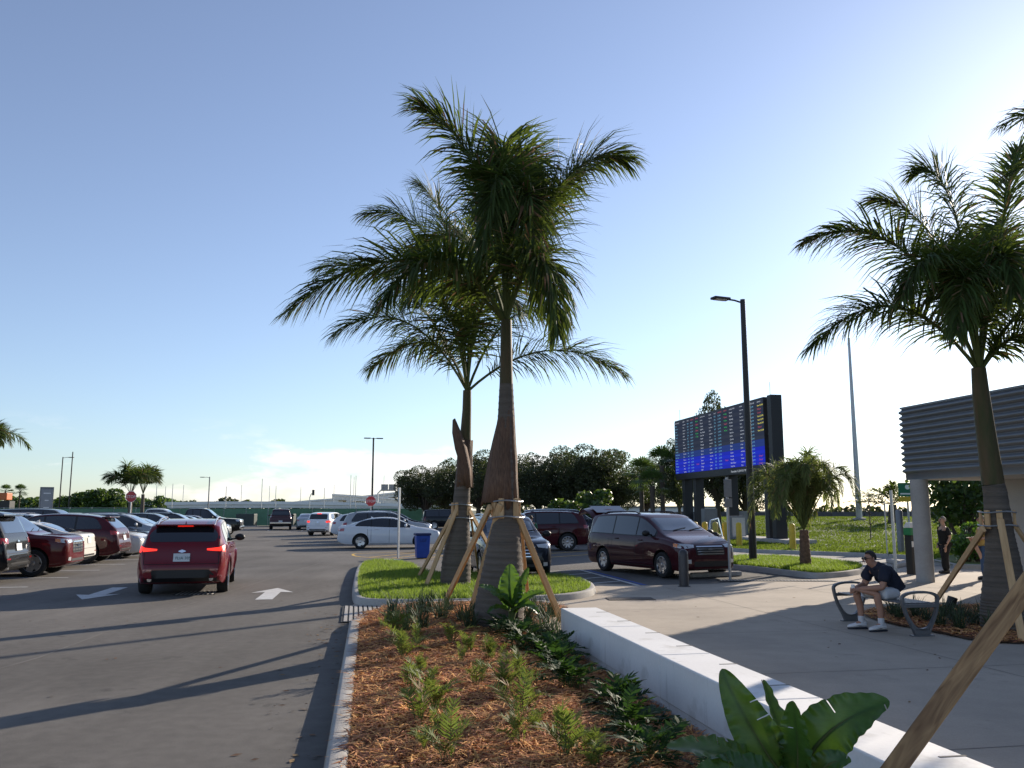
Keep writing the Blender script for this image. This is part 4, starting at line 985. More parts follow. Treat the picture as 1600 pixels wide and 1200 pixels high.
sheath(pf, FB, FY, [(636, 781, 802, 10.5), (660, 776, 803, 12), (690, 769, 804, 13.5), (720, 763, 805, 15), (750, 757, 806, 16), (782, 750, 808, 17.5)])
def gz(a, b): 
    p = G(a, b, .1); return p
cF = AT(791, 800, FY)
def topat(x, y, dY, Y): return AT(x, y, Y + dY)
brace('timber props strapped round the front palm trunk', [topat(766, 792, -.18, FY), topat(782, 788, -.24, FY), topat(806, 798, -.16, FY), topat(812, 806, .14, FY)], [G(690, 952, .1), G(732, 972, .1), G(877, 970, .1), G(826, 944, .1)], [(1.93, .19), (1.70, .21)], 0, cF)
BB = G(711, 914, .12); BY = BB.y
bprof = [(918, 711, 23), (880, 713, 22), (840, 716, 18), (800, 720, 13.5), (740, 724, 11), (690, 727, 9), (640, 729.5, 7), (610, 730, 6.5)]
rb = (730, 612)
bf = [(rb, (705, 300), (570, 335), 0, -.3), (rb, (850, 500), (972, 582), 0, .2), (rb, (640, 440), (522, 522), -.3, -.8), (rb, (690, 480), (580, 575), .6, 1.2), (rb, (735, 350), (765, 310), .6, 1.4), (rb, (745, 400), (810, 480), -.8, -1.6), (rb, (790, 440), (880, 500), .8, 1.6), (rb, (715, 320), (655, 290), .4, .8), (rb, (700, 400), (640, 470), -1.0, -2.0), (rb, (750, 330), (800, 330), -.5, -.6), (rb, (640, 380), (500, 420), .6, 1.2)]
pb = palm('shorter royal palm behind with a torn strip of dry leaf base curling off its trunk', BB, BY, bprof, 690, rb, bf, 2, 1.2, 180)
sheath(pb, BB, BY, [(688, 717, 738, 9.5), (710, 715, 737, 10), (735, 713, 737, 10.5), (758, 711, 737, 12)], a0=-40, a1=190)
mb = MB(); sp = [(709, 655), (713, 675), (720, 700), (724, 715), (729, 735), (733, 762)]; wd_ = [.02, .09, .13, .12, .10, .05]; vs_ = []
for (x, y), w_ in zip(sp, wd_):
    p = AT(x, y, BY - .24) - BB; vs_ += [p - V((w_, 0, .02)), p + V((w_ * .3, -.07, 0)), p + V((w_, .03, .02))]
mb.add(vs_, [(i * 3 + k, i * 3 + k + 1, i * 3 + k + 4, i * 3 + k + 3) for i in range(5) for k in range(2)]); o = mb.build('torn_sheath', sheathm, pb, sm=180); o.modifiers.new('s', 'SOLIDIFY').thickness = .012
cB = AT(720, 800, BY)
brace('timber props strapped round the rear palm trunk on the lawn island', [topat(706, 806, -.16, BY), topat(713, 797, -.22, BY), topat(733, 797, -.14, BY), topat(736, 810, .14, BY)], [G(653, 903, .11), G(665, 917, .11), G(792, 905, .11), G(748, 898, .11)], [(1.92, .20), (1.62, .22)], 0, cB)
RB_ = G(1573, 985, .02); RY = RB_.y
rprof = [(990, 1575, 36), (960, 1572, 35), (936, 1570, 32), (870, 1566, 23.5), (836, 1562, 20), (770, 1555, 16.5), (757, 1552, 16), (680, 1541, 14), (620, 1533, 12.5), (575, 1529, 10.5)]
rr_ = (1531, 582)
rf = [(rr_, (1400, 400), (1268, 542), -.2, -.5), (rr_, (1420, 300), (1258, 378), 0, -.2), (rr_, (1480, 320), (1368, 312), .4, .8), (rr_, (1500, 240), (1436, 268), 0, .4), (rr_, (1570, 300), (1592, 235), .3, .6), (rr_, (1620, 400), (1720, 470), 0, .2), (rr_, (1590, 480), (1690, 545), -.4, -.8), (rr_, (1512, 320), (1495, 520), -.9, -1.9, dict(droop=.95)), (rr_, (1565, 290), (1585, 460), -.8, -1.7, dict(droop=.95)), (rr_, (1480, 300), (1410, 460), -.9, -1.7), (rr_, (1540, 300), (1560, 380), 1.2, 2.2), (rr_, (1500, 330), (1450, 420), 1.2, 2.2)]
pr = palm('royal palm at the right with a leaning trunk in front of the ribbed building', RB_, RY, rprof, 757, rr_, rf, 3, .92, 200)
cR = AT(1559, 815, RY)
brace('timber props strapped round the right palm beside the bench', [topat(1537, 826, -.14, RY), topat(1563, 812, -.26, RY), topat(1584, 818, -.10, RY), topat(1548, 822, .22, RY)], [G(1463, 938, .03), G(1598, 1003, .03), G(1690, 975, .03), G(1560, 930, .03)], [(1.77, .20), (1.57, .215)], 0, cR, zbat=(1.52, 1.80))
# the next palm of the row, its trunk out of the frame; some of its leaves and one prop reach in
def offpalm(label, base, Y, root, fronds, seed):
    t = thing('palm_tree', label, 'palm tree', base, 0, 'transplanted royal palms with timber braces'); mb = MB()
    top = AT(*root, Y) - V(base); pts = [V((0, 0, -.03)), V((0, 0, .5)), V((0, 0, 1.2)), top * .5, top * .8, top]; mb.tube(pts, [.38, .38, .28, .17, .12, .09], 18)
    me = fix(mb.mesh('trunk', trunkm)); smooth(me, 60); link('trunk', me, t)
    for i, f in enumerate(fronds):
        A = top; B_ = AT(*f[0], Y + f[2]) - V(base); C_ = AT(*f[1], Y + f[3]) - V(base)
        link('frond', frond_mesh('frond', A, B_, C_, nl=100, Lm=.75, seed=seed * 100 + i, dry=.05), t)
    return t
offpalm('royal palm out at the right edge, only its leaf tips showing', (9.6, 11.6, .02), 11.6, (1880, 450), [((1690, 110), (1568, 195), 0, 0), ((1700, 190), (1572, 275), .3, .5), ((1800, 60), (1700, 60), 0, 0), ((1950, 100), (2040, 180), 0, 0), ((1980, 300), (2100, 420), 0, 0), ((1850, 100), (1800, 300), -1, -2)], 5)
# foreground prop: a long board that slants up out of the right edge to another palm
foot, topb = V((1.17, 3.9, .10)), V((2.98, 4.4, 1.88))
t = thing('tree_brace', 'big foreground timber prop slanting up through the lower right corner', 'brace', (foot.x, foot.y, .0))
boardm = mat('knotty_board', (.17, .085, .032), .62, col2=(.45, .27, .12), scale=2.6, stretch=(7, 7, .9), detail=2, bump=.15, bscale=60)
for nd_ in boardm.node_tree.nodes:
    if nd_.type == 'TEX_NOISE': nd_.inputs['Distortion'].default_value = 1.6
plank('prop', foot - V(t.location), topb - V(t.location), .092, .040, -ray(1490, 1055) + V((-.12, 0, -.05)), boardm, t)
op = thing('palm_tree', 'palm trunk just outside the right edge that the foreground prop leans on', 'palm tree', (topb.x + .33, topb.y + .1, .012), 0, 'transplanted royal palms with timber braces')
mb = MB(); mb.tube([(0, 0, -.05), (0, 0, .5), (0, 0, 1.2), (0, 0, 2.2), (0, 0, 4.5), (0, 0, 7.1)], [.38, .38, .3, .2, .15, .1], 18); q_ = fix(mb.mesh('trunk', trunkm)); smooth(q_, 60); link('trunk', q_, op)
struct(sheet('mulch_bed', [(op.location.x + .55 * math.cos(x_), op.location.y + .55 * math.sin(x_)) for x_ in [2 * PI * k_ / 20 for k_ in range(20)]], .018, soil))
for i in range(9):
    a = 2 * PI * i / 9 + .2; e_ = (.9, 1.4, .5)[i % 3]
    link('frond', frond_mesh('frond', (0, 0, 7), (math.cos(a) * 1.0, math.sin(a) * 1.0, 7 + 1.9 * e_ + .6), (math.cos(a) * 2.0, math.sin(a) * 2.0, 7 + 1.5 * e_), nl=70, seed=700 + i), op)

# ---- low palms of a generic kind ------------------------------------------------
def arched(i, n, L_, elev, drop, seed, spread=1.0):
    r_ = random.Random(seed * 31 + i); a = 2 * PI * (i * .618 + r_.uniform(-.06, .06)); e_ = R(r_.uniform(*elev)); l_ = L_ * r_.uniform(.8, 1.1)
    d = V((math.cos(a) * math.cos(e_), math.sin(a) * math.cos(e_), math.sin(e_))); P1 = d * l_ * .6; P2 = P1 + V((d.x, d.y, 0)) * l_ * .45 * spread + V((0, 0, -drop * l_ * r_.uniform(.7, 1.3)))
    return V((0, 0, 0)), P1, P2
def simple_palm(name, label, base, h, r0, n, L_, elev, drop, seed, Lm, w, nl, mats=None, tr=None, group=None, droop=.9, rough=0, thick=1.0, spread=1.0):
    t = thing(name, label, 'palm tree', base, 0, group); mb = MB()
    mb.lathe([(r0 * 1.15, -.05), (r0 * 1.05, h * .15)] + [(r0 * (1 + (.10 * (k % 2)) * rough) * (1 - .25 * k / 14), h * (.15 + .85 * k / 14)) for k in range(15)], 14)
    q = mb.mesh('trunk', tr or trunkm); smooth(q, 60); link('trunk', q, t)
    for i in range(n):
        a, b, c = arched(i, n, L_, elev, drop, seed, spread); up = V((0, 0, h))
        link('frond', frond_mesh('frond', a + up, b + up, c + up, nl=nl, Lm=Lm, w=w, seed=seed * 50 + i, mats=mats, droop=droop, r0=.022 * thick, t0=.22, segs=2, dry=.04), t)
    return t
p = G(1259, 887, .12)
bootm = mat('palm_boots', (.17, .10, .065), .9, var=.4, scale=14, bump=1.0, bscale=20)
simple_palm('pindo_palm', 'bushy drooping palm with a short shaggy trunk on the right lawn island', p, 1.1, .155, 46, 5.4, (62, 88), .42, 9, .50, .013, 80, mats=[mat('pindo_leaf', (.11, .135, .05), .6, island=.4, trans=.35, tcol=(.26, .32, .07), spec=.2), rachism, oldfrond], tr=bootm, droop=1.2, rough=1.6, spread=.3)
G4 = 'small palms beyond the left row'
for i, (x, Y, h, lab) in enumerate([(203, 64, 2.9, 'small royal palm beside the left stop sign, leaning crown to the left'), (222, 66, 3.0, 'small royal palm just right of the left stop sign')]):
    p = AT(x, 797, Y); simple_palm('palm_tree', lab, (p.x, Y, 0), h, .16, 11, 4.3, (58, 84), .25, 30 + i, 1.0, .035, 60, group=G4)
p = AT(-30, 797, 34); simple_palm('palm_tree', 'palm at the left edge with one drooping crown entering the frame', (p.x, 34, 0), 4.6, .16, 12, 2.0, (35, 80), .5, 34, .6, .02, 60, group=G4)
p = AT(1395, 797, 62); simple_palm('date_palm', 'spiky date palm on the embankment behind the sign posts', (p.x, 62, .9), 1.3, .35, 28, 2.9, (5, 82), .10, 36, .5, .03, 34, droop=.12)

# ---- leafy crowns ----------------------------------------------------------------
def crown_mesh(name, blobs, n, size, m, seed, lowz=None):
    """leaf-sized faces spread through the crown's clumps: blobs = (centre, radius)"""
    r_ = random.Random(seed); vs_ = []; fs_ = []; tot = sum(b[1] ** 2 for b in blobs)
    for c, rad in blobs:
        for _ in range(int(n * rad ** 2 / tot)):
            while True:
                q = V((r_.uniform(-1, 1), r_.uniform(-1, 1), r_.uniform(-1, 1)))
                if .25 < q.length < 1: break
            q = q.normalized() * q.length ** .45; p = V(c) + V((q.x * rad, q.y * rad, q.z * rad * .8))
            a = V((r_.gauss(0, 1), r_.gauss(0, 1), r_.gauss(0, .7))).normalized(); b = a.cross(V((r_.gauss(0, 1), r_.gauss(0, 1), r_.gauss(0, 1)))).normalized(); s = size * r_.uniform(.55, 1.35); k = len(vs_)
            vs_ += [tuple(p - a * s * .5), tuple(p + b * s * .28 + V((0, 0, s * .05))), tuple(p + a * s * .5), tuple(p - b * s * .28 + V((0, 0, s * .05)))]; fs_.append((k, k + 1, k + 2, k + 3))
    me = bpy.data.meshes.new(name); me.from_pydata(vs_, [], fs_); me.materials.append(m); return me
def blobs_for(seed, n, rx, rz, cz, br):
    r_ = random.Random(seed); out = []
    for _ in range(n):
        while True:
            q = V((r_.uniform(-1, 1), r_.uniform(-1, 1), r_.uniform(-1, 1)))
            if .35 < q.length < 1: break
        out.append((V((q.x * rx, q.y * rx, cz + q.z * rz)), r_.uniform(*br)))
    return out
def limbs_mesh(blobs, h0, r0, seed, m):
    r_ = random.Random(seed); mb = MB(); mb.tube([(0, 0, -.1), (.05, 0, h0 * .5), (0, .05, h0)], [r0 * 1.3, r0, r0 * .85], 9)
    for c, rad in blobs[::2]:
        c = V(c); k = V((c.x * .35 + r_.uniform(-.2, .2), c.y * .35, h0 + (c.z - h0) * .55)); mb.tube([(0, 0, h0 * .9), k, c], [r0 * .55, r0 * .3, r0 * .08], 6)
    q = mb.mesh('trunk', m); smooth(q, 60); return q
OAKS = []
for k in range(3):
    bl = blobs_for(40 + k, 40, 4.3, 2.7, 5.0, (.7, 1.5)); OAKS.append((crown_mesh('crown', bl, 24000, .20, oakleaf, 50 + k), limbs_mesh(bl, 2.2, .28, 60 + k, barkm)))
def oak(label, x, Y, h, k, group, rz=0, wide=1.0, name='oak_tree'):
    p = AT(x, 797, Y); s = h / 8.3; t = thing(name, label, 'tree', (p.x, Y, 0), rz, group); t.scale = (s * wide, s * wide, s)
    link('trunk', OAKS[k][1], t); link('crown', OAKS[k][0], t); return t
GO = 'row of dark oak trees behind the car park'
oakl = [(665, 92, 6.6, 0, 'leftmost dark oak of the row, right of the gantry sign'), (700, 96, 7.6, 1, 'second dark oak of the row, left of the rear palm trunk'), (748, 90, 7.9, 2, 'third dark oak of the row, between the palm trunks'), (800, 94, 7.9, 0, 'fourth dark oak of the row, behind the front palm'), (842, 90, 7.9, 1, 'fifth dark oak of the row, just right of the front palm'), (885, 93, 8.5, 2, 'sixth dark oak of the row, over the large maroon SUV'), (922, 89, 8.6, 0, 'tallest dark oak of the row, over the raised tailgate'), (962, 92, 8.2, 1, 'eighth dark oak of the row, left of the sabal palms'), (1010, 100, 7.6, 2, 'ninth dark oak of the row, behind the sabal palms')]
for i, (x, Y, h, k, lab) in enumerate(oakl): oak(lab, x, Y, h, k, GO, i * 1.3, 1.0)
oak('thin oak rising above the top edge of the display board', 1122, 60, 10.2, 1, None, .6, .52)
oak('leaning oak seen under the display board between its posts', 1165, 62, 7.0, 2, None, 2.2, .75)
oak('oak half hidden at the left end of the display board', 1062, 74, 8.0, 0, None, 1.0, .55)
def bush(name, label, x, Y, r, h, n, size, m, seed, group=None, z=0, cat='shrub', blobn=9, stem=.25):
    p = AT(x, 797, Y); t = thing(name, label, cat, (p.x, Y, z), 0, group); bl = blobs_for(seed, blobn, r * .7, h * .33, h * .55, (r * .35, r * .55))
    link('foliage', crown_mesh('foliage', bl, n, size, m, seed), t); mb = MB()
    for c, _ in bl[::2]: mb.tube([(0, 0, -.05), tuple(V(c) * .5), tuple(c)], [.05 * r + .01, .03 * r + .006, .01], 5)
    mb.build('stem', barkm, t); return t
GS = 'round shrubs beyond the green fence'
bush('round_tree', 'rounded green tree left of the tall shrub pair beyond the fence', 120, 106, 2.0, 4.6, 1800, .45, shrubleaf, 71, GS)
bush('round_tree', 'wide green bush left of the small royal palms', 150, 104, 2.2, 4.3, 2000, .45, shrubleaf, 72, GS)
bush('round_tree', 'green bush touching the left stop sign', 174, 105, 2.1, 4.4, 2000, .45, shrubleaf, 73, GS)
bush('round_tree', 'small yellowish bush just right of the small royal palms', 230, 105, 1.3, 3.6, 1000, .4, shrubleaf, 74, GS)
bush('round_tree', 'narrow bush right of the small royal palm trunks', 243, 106, 1.4, 4.0, 1000, .4, shrubleaf, 75, GS)
bush('cabbage_palm', 'pale green young palm clump left of the raised tailgate', 892, 60, 1.5, 3.0, 1500, .35, shrubleaf, 76, 'young palms by the lot', cat='palm tree')
bush('cabbage_palm', 'pale green young palm just above the raised tailgate', 930, 62, 1.6, 3.6, 1500, .35, shrubleaf, 77, 'young palms by the lot', cat='palm tree')
# sabal palms: round heads of stiff fans
def fan_mesh(seed, R_=1.2, n=26):
    r_ = random.Random(seed); mb = MB()
    for i in range(n):
        a = r_.uniform(0, 6.283); e_ = R(r_.uniform(-35, 85)); d = V((math.cos(a) * math.cos(e_), math.sin(a) * math.cos(e_), math.sin(e_))); hub = d * R_ * .5
        mb.tube([(0, 0, 0), tuple(hub)], .012, 4, False); s = d.cross(V((0, 0, 1))).normalized(); u = s.cross(d)
        for k in range(13):
            f = R(-85 + 170 * k / 12); dd = (d * math.cos(f) + s * math.sin(f) + u * .1).normalized(); l_ = R_ * .62 * r_.uniform(.85, 1.1); tip = hub + dd * l_ + V((0, 0, -.22 * l_)); md_ = hub + dd * l_ * .6; wv = dd.cross(u).normalized() * .03 * R_; b = len(mb.v)
            mb.v += [tuple(hub), tuple(md_ - wv), tuple(tip), tuple(md_ + wv)]; mb.f.append((b, b + 1, b + 2, b + 3)); mb.m.append(0)
    return mb.mesh('crown', shrubleaf)
FANS = [fan_mesh(81), fan_mesh(82)]
def sabal(label, x, Y, h, k, group, s=1.0, z=0, r0=.17):
    p = AT(x, 797, Y); t = thing('sabal_palm', label, 'palm tree', (p.x, Y, z), k * 1.3, group); mb = MB(); mb.lathe([(r0 * 1.3, -.05), (r0, h * .2), (r0 * .9, h * .7), (r0 * 1.15, h)], 10); q = mb.mesh('trunk', barkm); smooth(q, 60); link('trunk', q, t)
    link('crown', FANS[k % 2], t, (0, 0, h), None, s); return t
GP = 'sabal palms left of the display board'
sabal('sabal palm nearest the raised tailgate', 1003, 62, 4.3, 0, GP, 1.25); sabal('middle sabal palm left of the display board', 1020, 58, 3.4, 1, GP, 1.1); sabal('tallest sabal palm touching the display board', 1036, 60, 4.9, 1, GP, 1.25)
GQ = 'tiny palms on the far left horizon'
for i, (x, Y, h, lab) in enumerate([(6, 210, 6.3, 'tiny far palm at the left edge above the orange truck'), (29, 205, 6.2, 'taller tiny far palm left of the monument sign')]): sabal(lab, x, Y, h, i, GQ, 1.6)
# far woods along the horizon
bl = []
r_ = random.Random(90)
for i in range(150):
    x = -260 + i * 3.6 + r_.uniform(-1, 1)
    if -150 < x < 40 and r_.random() < .55: continue
    bl.append((V((x, 300 + r_.uniform(-10, 10), 1.4 if x > 20 else 2.0)), r_.uniform(1.2, 2.6) if x > 20 else r_.uniform(2.2, 5.2)))
o = link('far_woods', crown_mesh('far_woods', bl, 14000, 1.9, oakleaf, 91)); tag(o, 'dark line of far woods along the horizon', 'trees', kind='stuff')
bl = []
for i in range(26): bl.append((V((-178 + i * 3.4 + r_.uniform(-1, 1), 240 + r_.uniform(-8, 8), 2.2)), r_.uniform(2.5, 4.6)))
o = link('far_woods', crown_mesh('far_woods_b', bl, 6000, 1.4, shrubleaf, 92)); tag(o, 'green scrub on the left horizon behind the monument sign', 'trees', kind='stuff')
# bushes and small trees behind the building column
GB = 'planting behind the column'
bush('shrub_tree', 'leafy small tree seen under the roof beside the column', 1503, 33, 1.7, 4.0, 2600, .24, shrubleaf, 101, None, .1, 'tree', 14)
bush('shrub_tree', 'second leafy tree under the roof, behind the right palm', 1545, 35, 2.0, 4.2, 2200, .26, shrubleaf, 102, None, .1, 'tree', 12)
for i, (x, lab) in enumerate([(1505, 'low glossy bush behind the standing man in black'), (1522, 'low bush right of the standing man in black'), (1545, 'low bush behind the man in yellow'), (1575, 'low bush at the foot of the building wall')]):
    bush('shrub', lab, x, 28.5, .75, 1.25, 1000, .14, leafm, 110 + i, GB, .1)
# bare sapling on the bank
p = AT(1358, 797, 46); t = thing('sapling', 'thin bare sapling on the embankment left of the date palm', 'tree', (p.x, 46, .2)); mb = MB(); r_ = random.Random(5)
mb.tube([(0, 0, -.1), (.02, 0, 1.4), (0, .02, 2.9)], [.035, .025, .008], 6)
for i in range(34):
    z = r_.uniform(.8, 2.7); a = r_.uniform(0, 6.283); l_ = (3.0 - z) * .45 + .12; mb.tube([(0, 0, z), (math.cos(a) * l_ * .6, math.sin(a) * l_ * .6, z + l_ * .35), (math.cos(a) * l_, math.sin(a) * l_, z + l_ * .95)], [.010, .007, .003], 4, False)
mb.build('branches', barkm, t)

# ---- bed planting -----------------------------------------------------------------
def leaf_mesh(name, P0, P1, P2, wmax, up, m=None, fold=.22, wave=.02, seed=0, n=110, shape=.62, stem=None):
    """a paddle leaf: midrib P0-P1-P2, blade raised to both sides"""
    r_ = random.Random(seed); P0, P1, P2 = V(P0), V(P1), V(P2); vs_ = []; K = 5; up = V(up).normalized()
    for i in range(n + 1):
        t = i / n; p = bez(P0, P1, P2, t); T_ = ((P1 - P0) * (1 - t) + (P2 - P1) * t).normalized(); S = T_.cross(up).normalized(); N_ = S.cross(T_)
        w_ = wmax * (math.sin(PI * min(1, t ** shape)) ** .55 if 0 < t < 1 else 0.0) + .002
        for k in range(-K, K + 1):
            u = k / K; jit = wave * math.sin(t * 23 + k * .8 + seed) * abs(u) + (wave * .8 * math.sin(t * 61 + seed * 3) if abs(u) > .7 else 0); vs_.append(p + S * u * w_ + N_ * (fold * w_ * (abs(u) ** 1.3) + jit * w_ * 3))
    R_ = 2 * K + 1; cut = {(r_.randrange(n // 4, n - 4), r_.choice((0, 1))): r_.randint(2, 4) for _ in range(2)}        # tears between the veins
    fs_ = [(i * R_ + k, i * R_ + k + 1, (i + 1) * R_ + k + 1, (i + 1) * R_ + k) for i in range(n) for k in range(2 * K) if not (k < cut.get((i, 0), 0) or 2 * K - 1 - k < cut.get((i, 1), 0))]
    mb = MB(); mb.add(vs_, fs_); mb.mi = 1; pts = [bez(P0, P1, P2, i / 10) - up * .006 for i in range(11)]; mb.tube(pts, [.012 * (1 - .8 * i / 10) for i in range(11)], 5)
    if stem is not None: st = V(stem); mb.tube([st, st.lerp(P0, .5) + V((0, 0, .05)), P0], [.018, .014, .012], 6)
    me = mb.mesh(name, [m or leafm, rachism]); smooth(me, 180); return me
ribm = mat('veined_leaf', (.042, .10, .020), .34, var=.25, scale=14, stretch=(1, 1, 4), trans=.28, tcol=(.16, .30, .03))
n_, l_ = ribm.node_tree.nodes, ribm.node_tree.links
def bird(label, base, leaves, group=None, Y=None, sc=1.0):
    t = thing('bird_of_paradise', label, 'plant', base, 0, group); o_ = V(base)
    for i, (a, b, c, w_, up, dY) in enumerate(leaves):
        A, B_, C_ = (AT(*q, Y + d) - o_ for q, d in zip((a, b, c), dY)); link('leaf', leaf_mesh('leaf', A, B_, C_, w_ * 1.2, up, ribm, seed=i, wave=.025, stem=(.03 * math.cos(i * 2), .03 * math.sin(i * 2), -.02)), t)
    return t
by = 3.95; base = (1.36, 4.0, .12)
bird('big-leaved plant in the foreground left of the timber prop', base, [
    ((1225, 1215), (1175, 1150), (1128, 1045), .085, (-.2, -1, .35), (0, -.05, .02)),
    ((1240, 1230), (1225, 1160), (1192, 1062), .07, (.8, -.7, .2), (.05, .02, .05)),
    ((1245, 1230), (1250, 1160), (1238, 1095), .075, (-.9, -.6, .3), (-.05, -.1, -.1)),
    ((1262, 1185), (1300, 1120), (1390, 1096), .10, (.15, -.75, .8), (0, -.05, -.12)),
    ((1205, 1215), (1140, 1165), (1042, 1168), .075, (-.1, -.5, 1), (-.1, -.2, -.3)),
    ((1225, 1225), (1150, 1185), (1075, 1225), .07, (0, -.7, 1), (-.2, -.3, -.4)),
    ((1265, 1230), (1290, 1180), (1330, 1190), .05, (.3, -.8, .6), (-.1, -.15, -.2)),
    ((1250, 1230), (1235, 1190), (1215, 1120), .06, (.9, -.4, .2), (.1, .1, .12))], None, by)
base = G(800, 993, .14); yb = base.y
bird('big-leaved plant standing at the foot of the front palm', base, [
    ((800, 945), (795, 910), (798, 881), .13, (.3, -1, .2), (0, -.05, 0)), ((803, 945), (812, 910), (826, 887), .07, (.7, -.7, .2), (0, -.05, .05)), ((795, 945), (772, 920), (748, 915), .08, (-.2, -.6, 1), (0, -.1, -.15)), ((800, 950), (780, 925), (786, 898), .07, (-.8, -.6, .2), (0, .05, .1)),
    ((806, 950), (822, 928), (850, 925), .08, (.2, -.6, 1), (0, -.05, -.1)), ((806, 955), (826, 935), (842, 960), .08, (.4, -.5, .8), (0, -.1, -.15)), ((797, 955), (775, 942), (762, 958), .06, (-.3, -.5, .8), (0, -.1, -.2)), ((803, 955), (812, 940), (836, 945), .07, (.2, -.7, .8), (0, -.15, -.25)), ((800, 950), (790, 930), (770, 930), .06, (-.3, -.7, .8), (0, -.2, -.3))], None, yb)
# coontie: clumps of short stiff feather leaves
CO = []
for k in range(5):
    r_ = random.Random(200 + k); l_ = r_.uniform(.34, .5)
    CO.append(frond_mesh('frond', (0, 0, 0), (l_ * .35, 0, l_ * .75), (l_ * .95, 0, l_ * (.55 + .3 * r_.random())), nl=16, Lm=.13, w=.0085, plum=14, droop=.12, seed=200 + k, mats=[coonm, rachism, oldfrond], r0=.006, t0=.2, fwd=(62, 40), dry=.06 if k < 4 else .7, tipk=.7, segs=2))
ORD = ['first', 'second', 'third', 'fourth', 'fifth', 'sixth', 'seventh', 'eighth', 'ninth', 'tenth', 'eleventh', 'twelfth', 'thirteenth', 'fourteenth', 'fifteenth', 'sixteenth', 'seventeenth', 'eighteenth']
GC = 'feathery coontie plants in the planting bed'
cpos = [(618, 1000), (650, 1018), (628, 1032), (655, 1058), (640, 1078), (668, 1090), (676, 1118), (660, 1135), (690, 1158), (668, 1178), (700, 1195), (705, 1012), (735, 1022), (765, 1035), (720, 1040), (795, 1058), (812, 1075), (790, 1090), (828, 1110), (812, 1128), (838, 1150), (810, 1172), (918, 1185), (930, 1205), (885, 1190), (745, 1075), (600, 985)]
lines = {'kerb-side': [], 'middle': [], 'wall-side': []}
for q in cpos: lines['kerb-side' if q[0] < 702 and q[1] > 990 or q[0] < 650 else 'middle' if q[0] < 790 else 'wall-side'].append(q)
clab = {}
for nm_, qs_ in lines.items():
    for k_, q in enumerate(sorted(qs_, key=lambda w_: w_[1])): clab[q] = 'feathery coontie, %s from the palm end of the %s line in the bed' % (ORD[k_], nm_)
for i, (x, y) in enumerate(cpos):
    p = G(x, y, .13); p.z = bedz(p.x, p.y); r_ = random.Random(300 + i); t = thing('coontie', clab[(x, y)], 'plant', p, r_.uniform(0, 6), GC); n = r_.randint(6, 11); sc = r_.uniform(.38, .85)
    for k in range(n): link('frond', CO[4 if r_.random() < .12 else r_.randrange(4)], t, (r_.uniform(-.04, .04), r_.uniform(-.04, .04), 0), (r_.uniform(-.2, .2), r_.uniform(-.9, .15), 2 * PI * k / n + r_.uniform(-.3, .3)), sc * r_.uniform(.75, 1.1))
# liriope: grassy tufts
def tuft_mesh(seed, n=70, L_=.42, w=.006):
    r_ = random.Random(seed); vs_ = []; fs_ = []
    for i in range(n):
        a = r_.uniform(0, 6.283); l_ = L_ * r_.uniform(.6, 1.1); e_ = R(r_.uniform(45, 85)); d = V((math.cos(a) * math.cos(e_), math.sin(a) * math.cos(e_), math.sin(e_))); p = V((r_.uniform(-.06, .06), r_.uniform(-.06, .06), -.01)); wv = V((-math.sin(a), math.cos(a), 0)) * w; b = len(vs_)
        for k in range(5): vs_ += [p - wv * (1, 1, .9, .7, .1)[k], p + wv * (1, 1, .9, .7, .1)[k]]; p = p + d * l_ / 4; d = (d + V((0, 0, -.28 - .1 * k))).normalized()
        fs_ += [(b + 2 * k, b + 2 * k + 1, b + 2 * k + 3, b + 2 * k + 2) for k in range(4)]
    me = bpy.data.meshes.new('tuft'); me.from_pydata([tuple(v) for v in vs_], [], fs_); me.materials.append(liriom); return me
TU = [tuft_mesh(400 + k) for k in range(3)]
GL = 'grassy liriope tufts'
for i, (x, y) in enumerate(sorted([(612, 978), (640, 970), (668, 962), (660, 985), (690, 972), (632, 992), (700, 958), (722, 975), (735, 985), (655, 958), (748, 962), (835, 962), (848, 972), (862, 965), (855, 985), (868, 990), (842, 990), (825, 975)])):
    p = G(x, y, .13); p.z = bedz(p.x, p.y); o = link('liriope', TU[i % 3], None, p, (0, 0, i * 1.7), random.Random(i).uniform(.95, 1.3)); tag(o, 'grassy liriope tuft at the front palm, %s counted from the kerb' % ORD[i], 'plant', GL)
GL2 = 'grassy tufts in the bed behind the bench'
for i, (x, y) in enumerate(sorted([(1395, 962), (1405, 968), (1432, 966), (1448, 972), (1478, 968), (1492, 975), (1505, 968), (1520, 978), (1535, 972), (1550, 990), (1500, 985), (1470, 980)])):
    p = G(x, y, .03); o = link('liriope', TU[i % 3], None, p, (0, 0, i * 2.1), random.Random(i).uniform(.8, 1.15)); tag(o, 'dark grassy tuft in the mulch behind the bench, %s from the left' % ORD[i], 'plant', GL2)
# philodendron along the wall: lobed leaves on short stalks
XL = []
for k in range(3): XL.append(frond_mesh('leaf', (0, 0, 0), (.16, 0, .24), (.42, 0, .16), nl=9, Lm=.12, w=.016, plum=10, droop=.25, seed=500 + k, mats=[xanadu, rachism, xanadu], r0=.007, t0=.48, fwd=(70, 30), tipk=.8, segs=2))
GX = 'dark lobed philodendrons along the white wall'
for i in range(11):
    s_ = .2 + i * .78; q = wallpt(s_, -.62 - .12 * math.sin(i * 2.1)); r_ = random.Random(600 + i); t = thing('philodendron', 'dark lobed philodendron at the white wall, %s from its far end' % ORD[i], 'plant', (q.x, q.y, bedz(q.x, q.y)), r_.uniform(0, 6), GX)
    for k in range(34): link('leaf', XL[r_.randrange(3)], t, (r_.uniform(-.09, .09), r_.uniform(-.09, .09), 0), (r_.uniform(-.25, .25), r_.uniform(-.75, .35), 2 * PI * k / 26 * 3.1 + r_.uniform(-.3, .3)), r_.uniform(.45, .85))
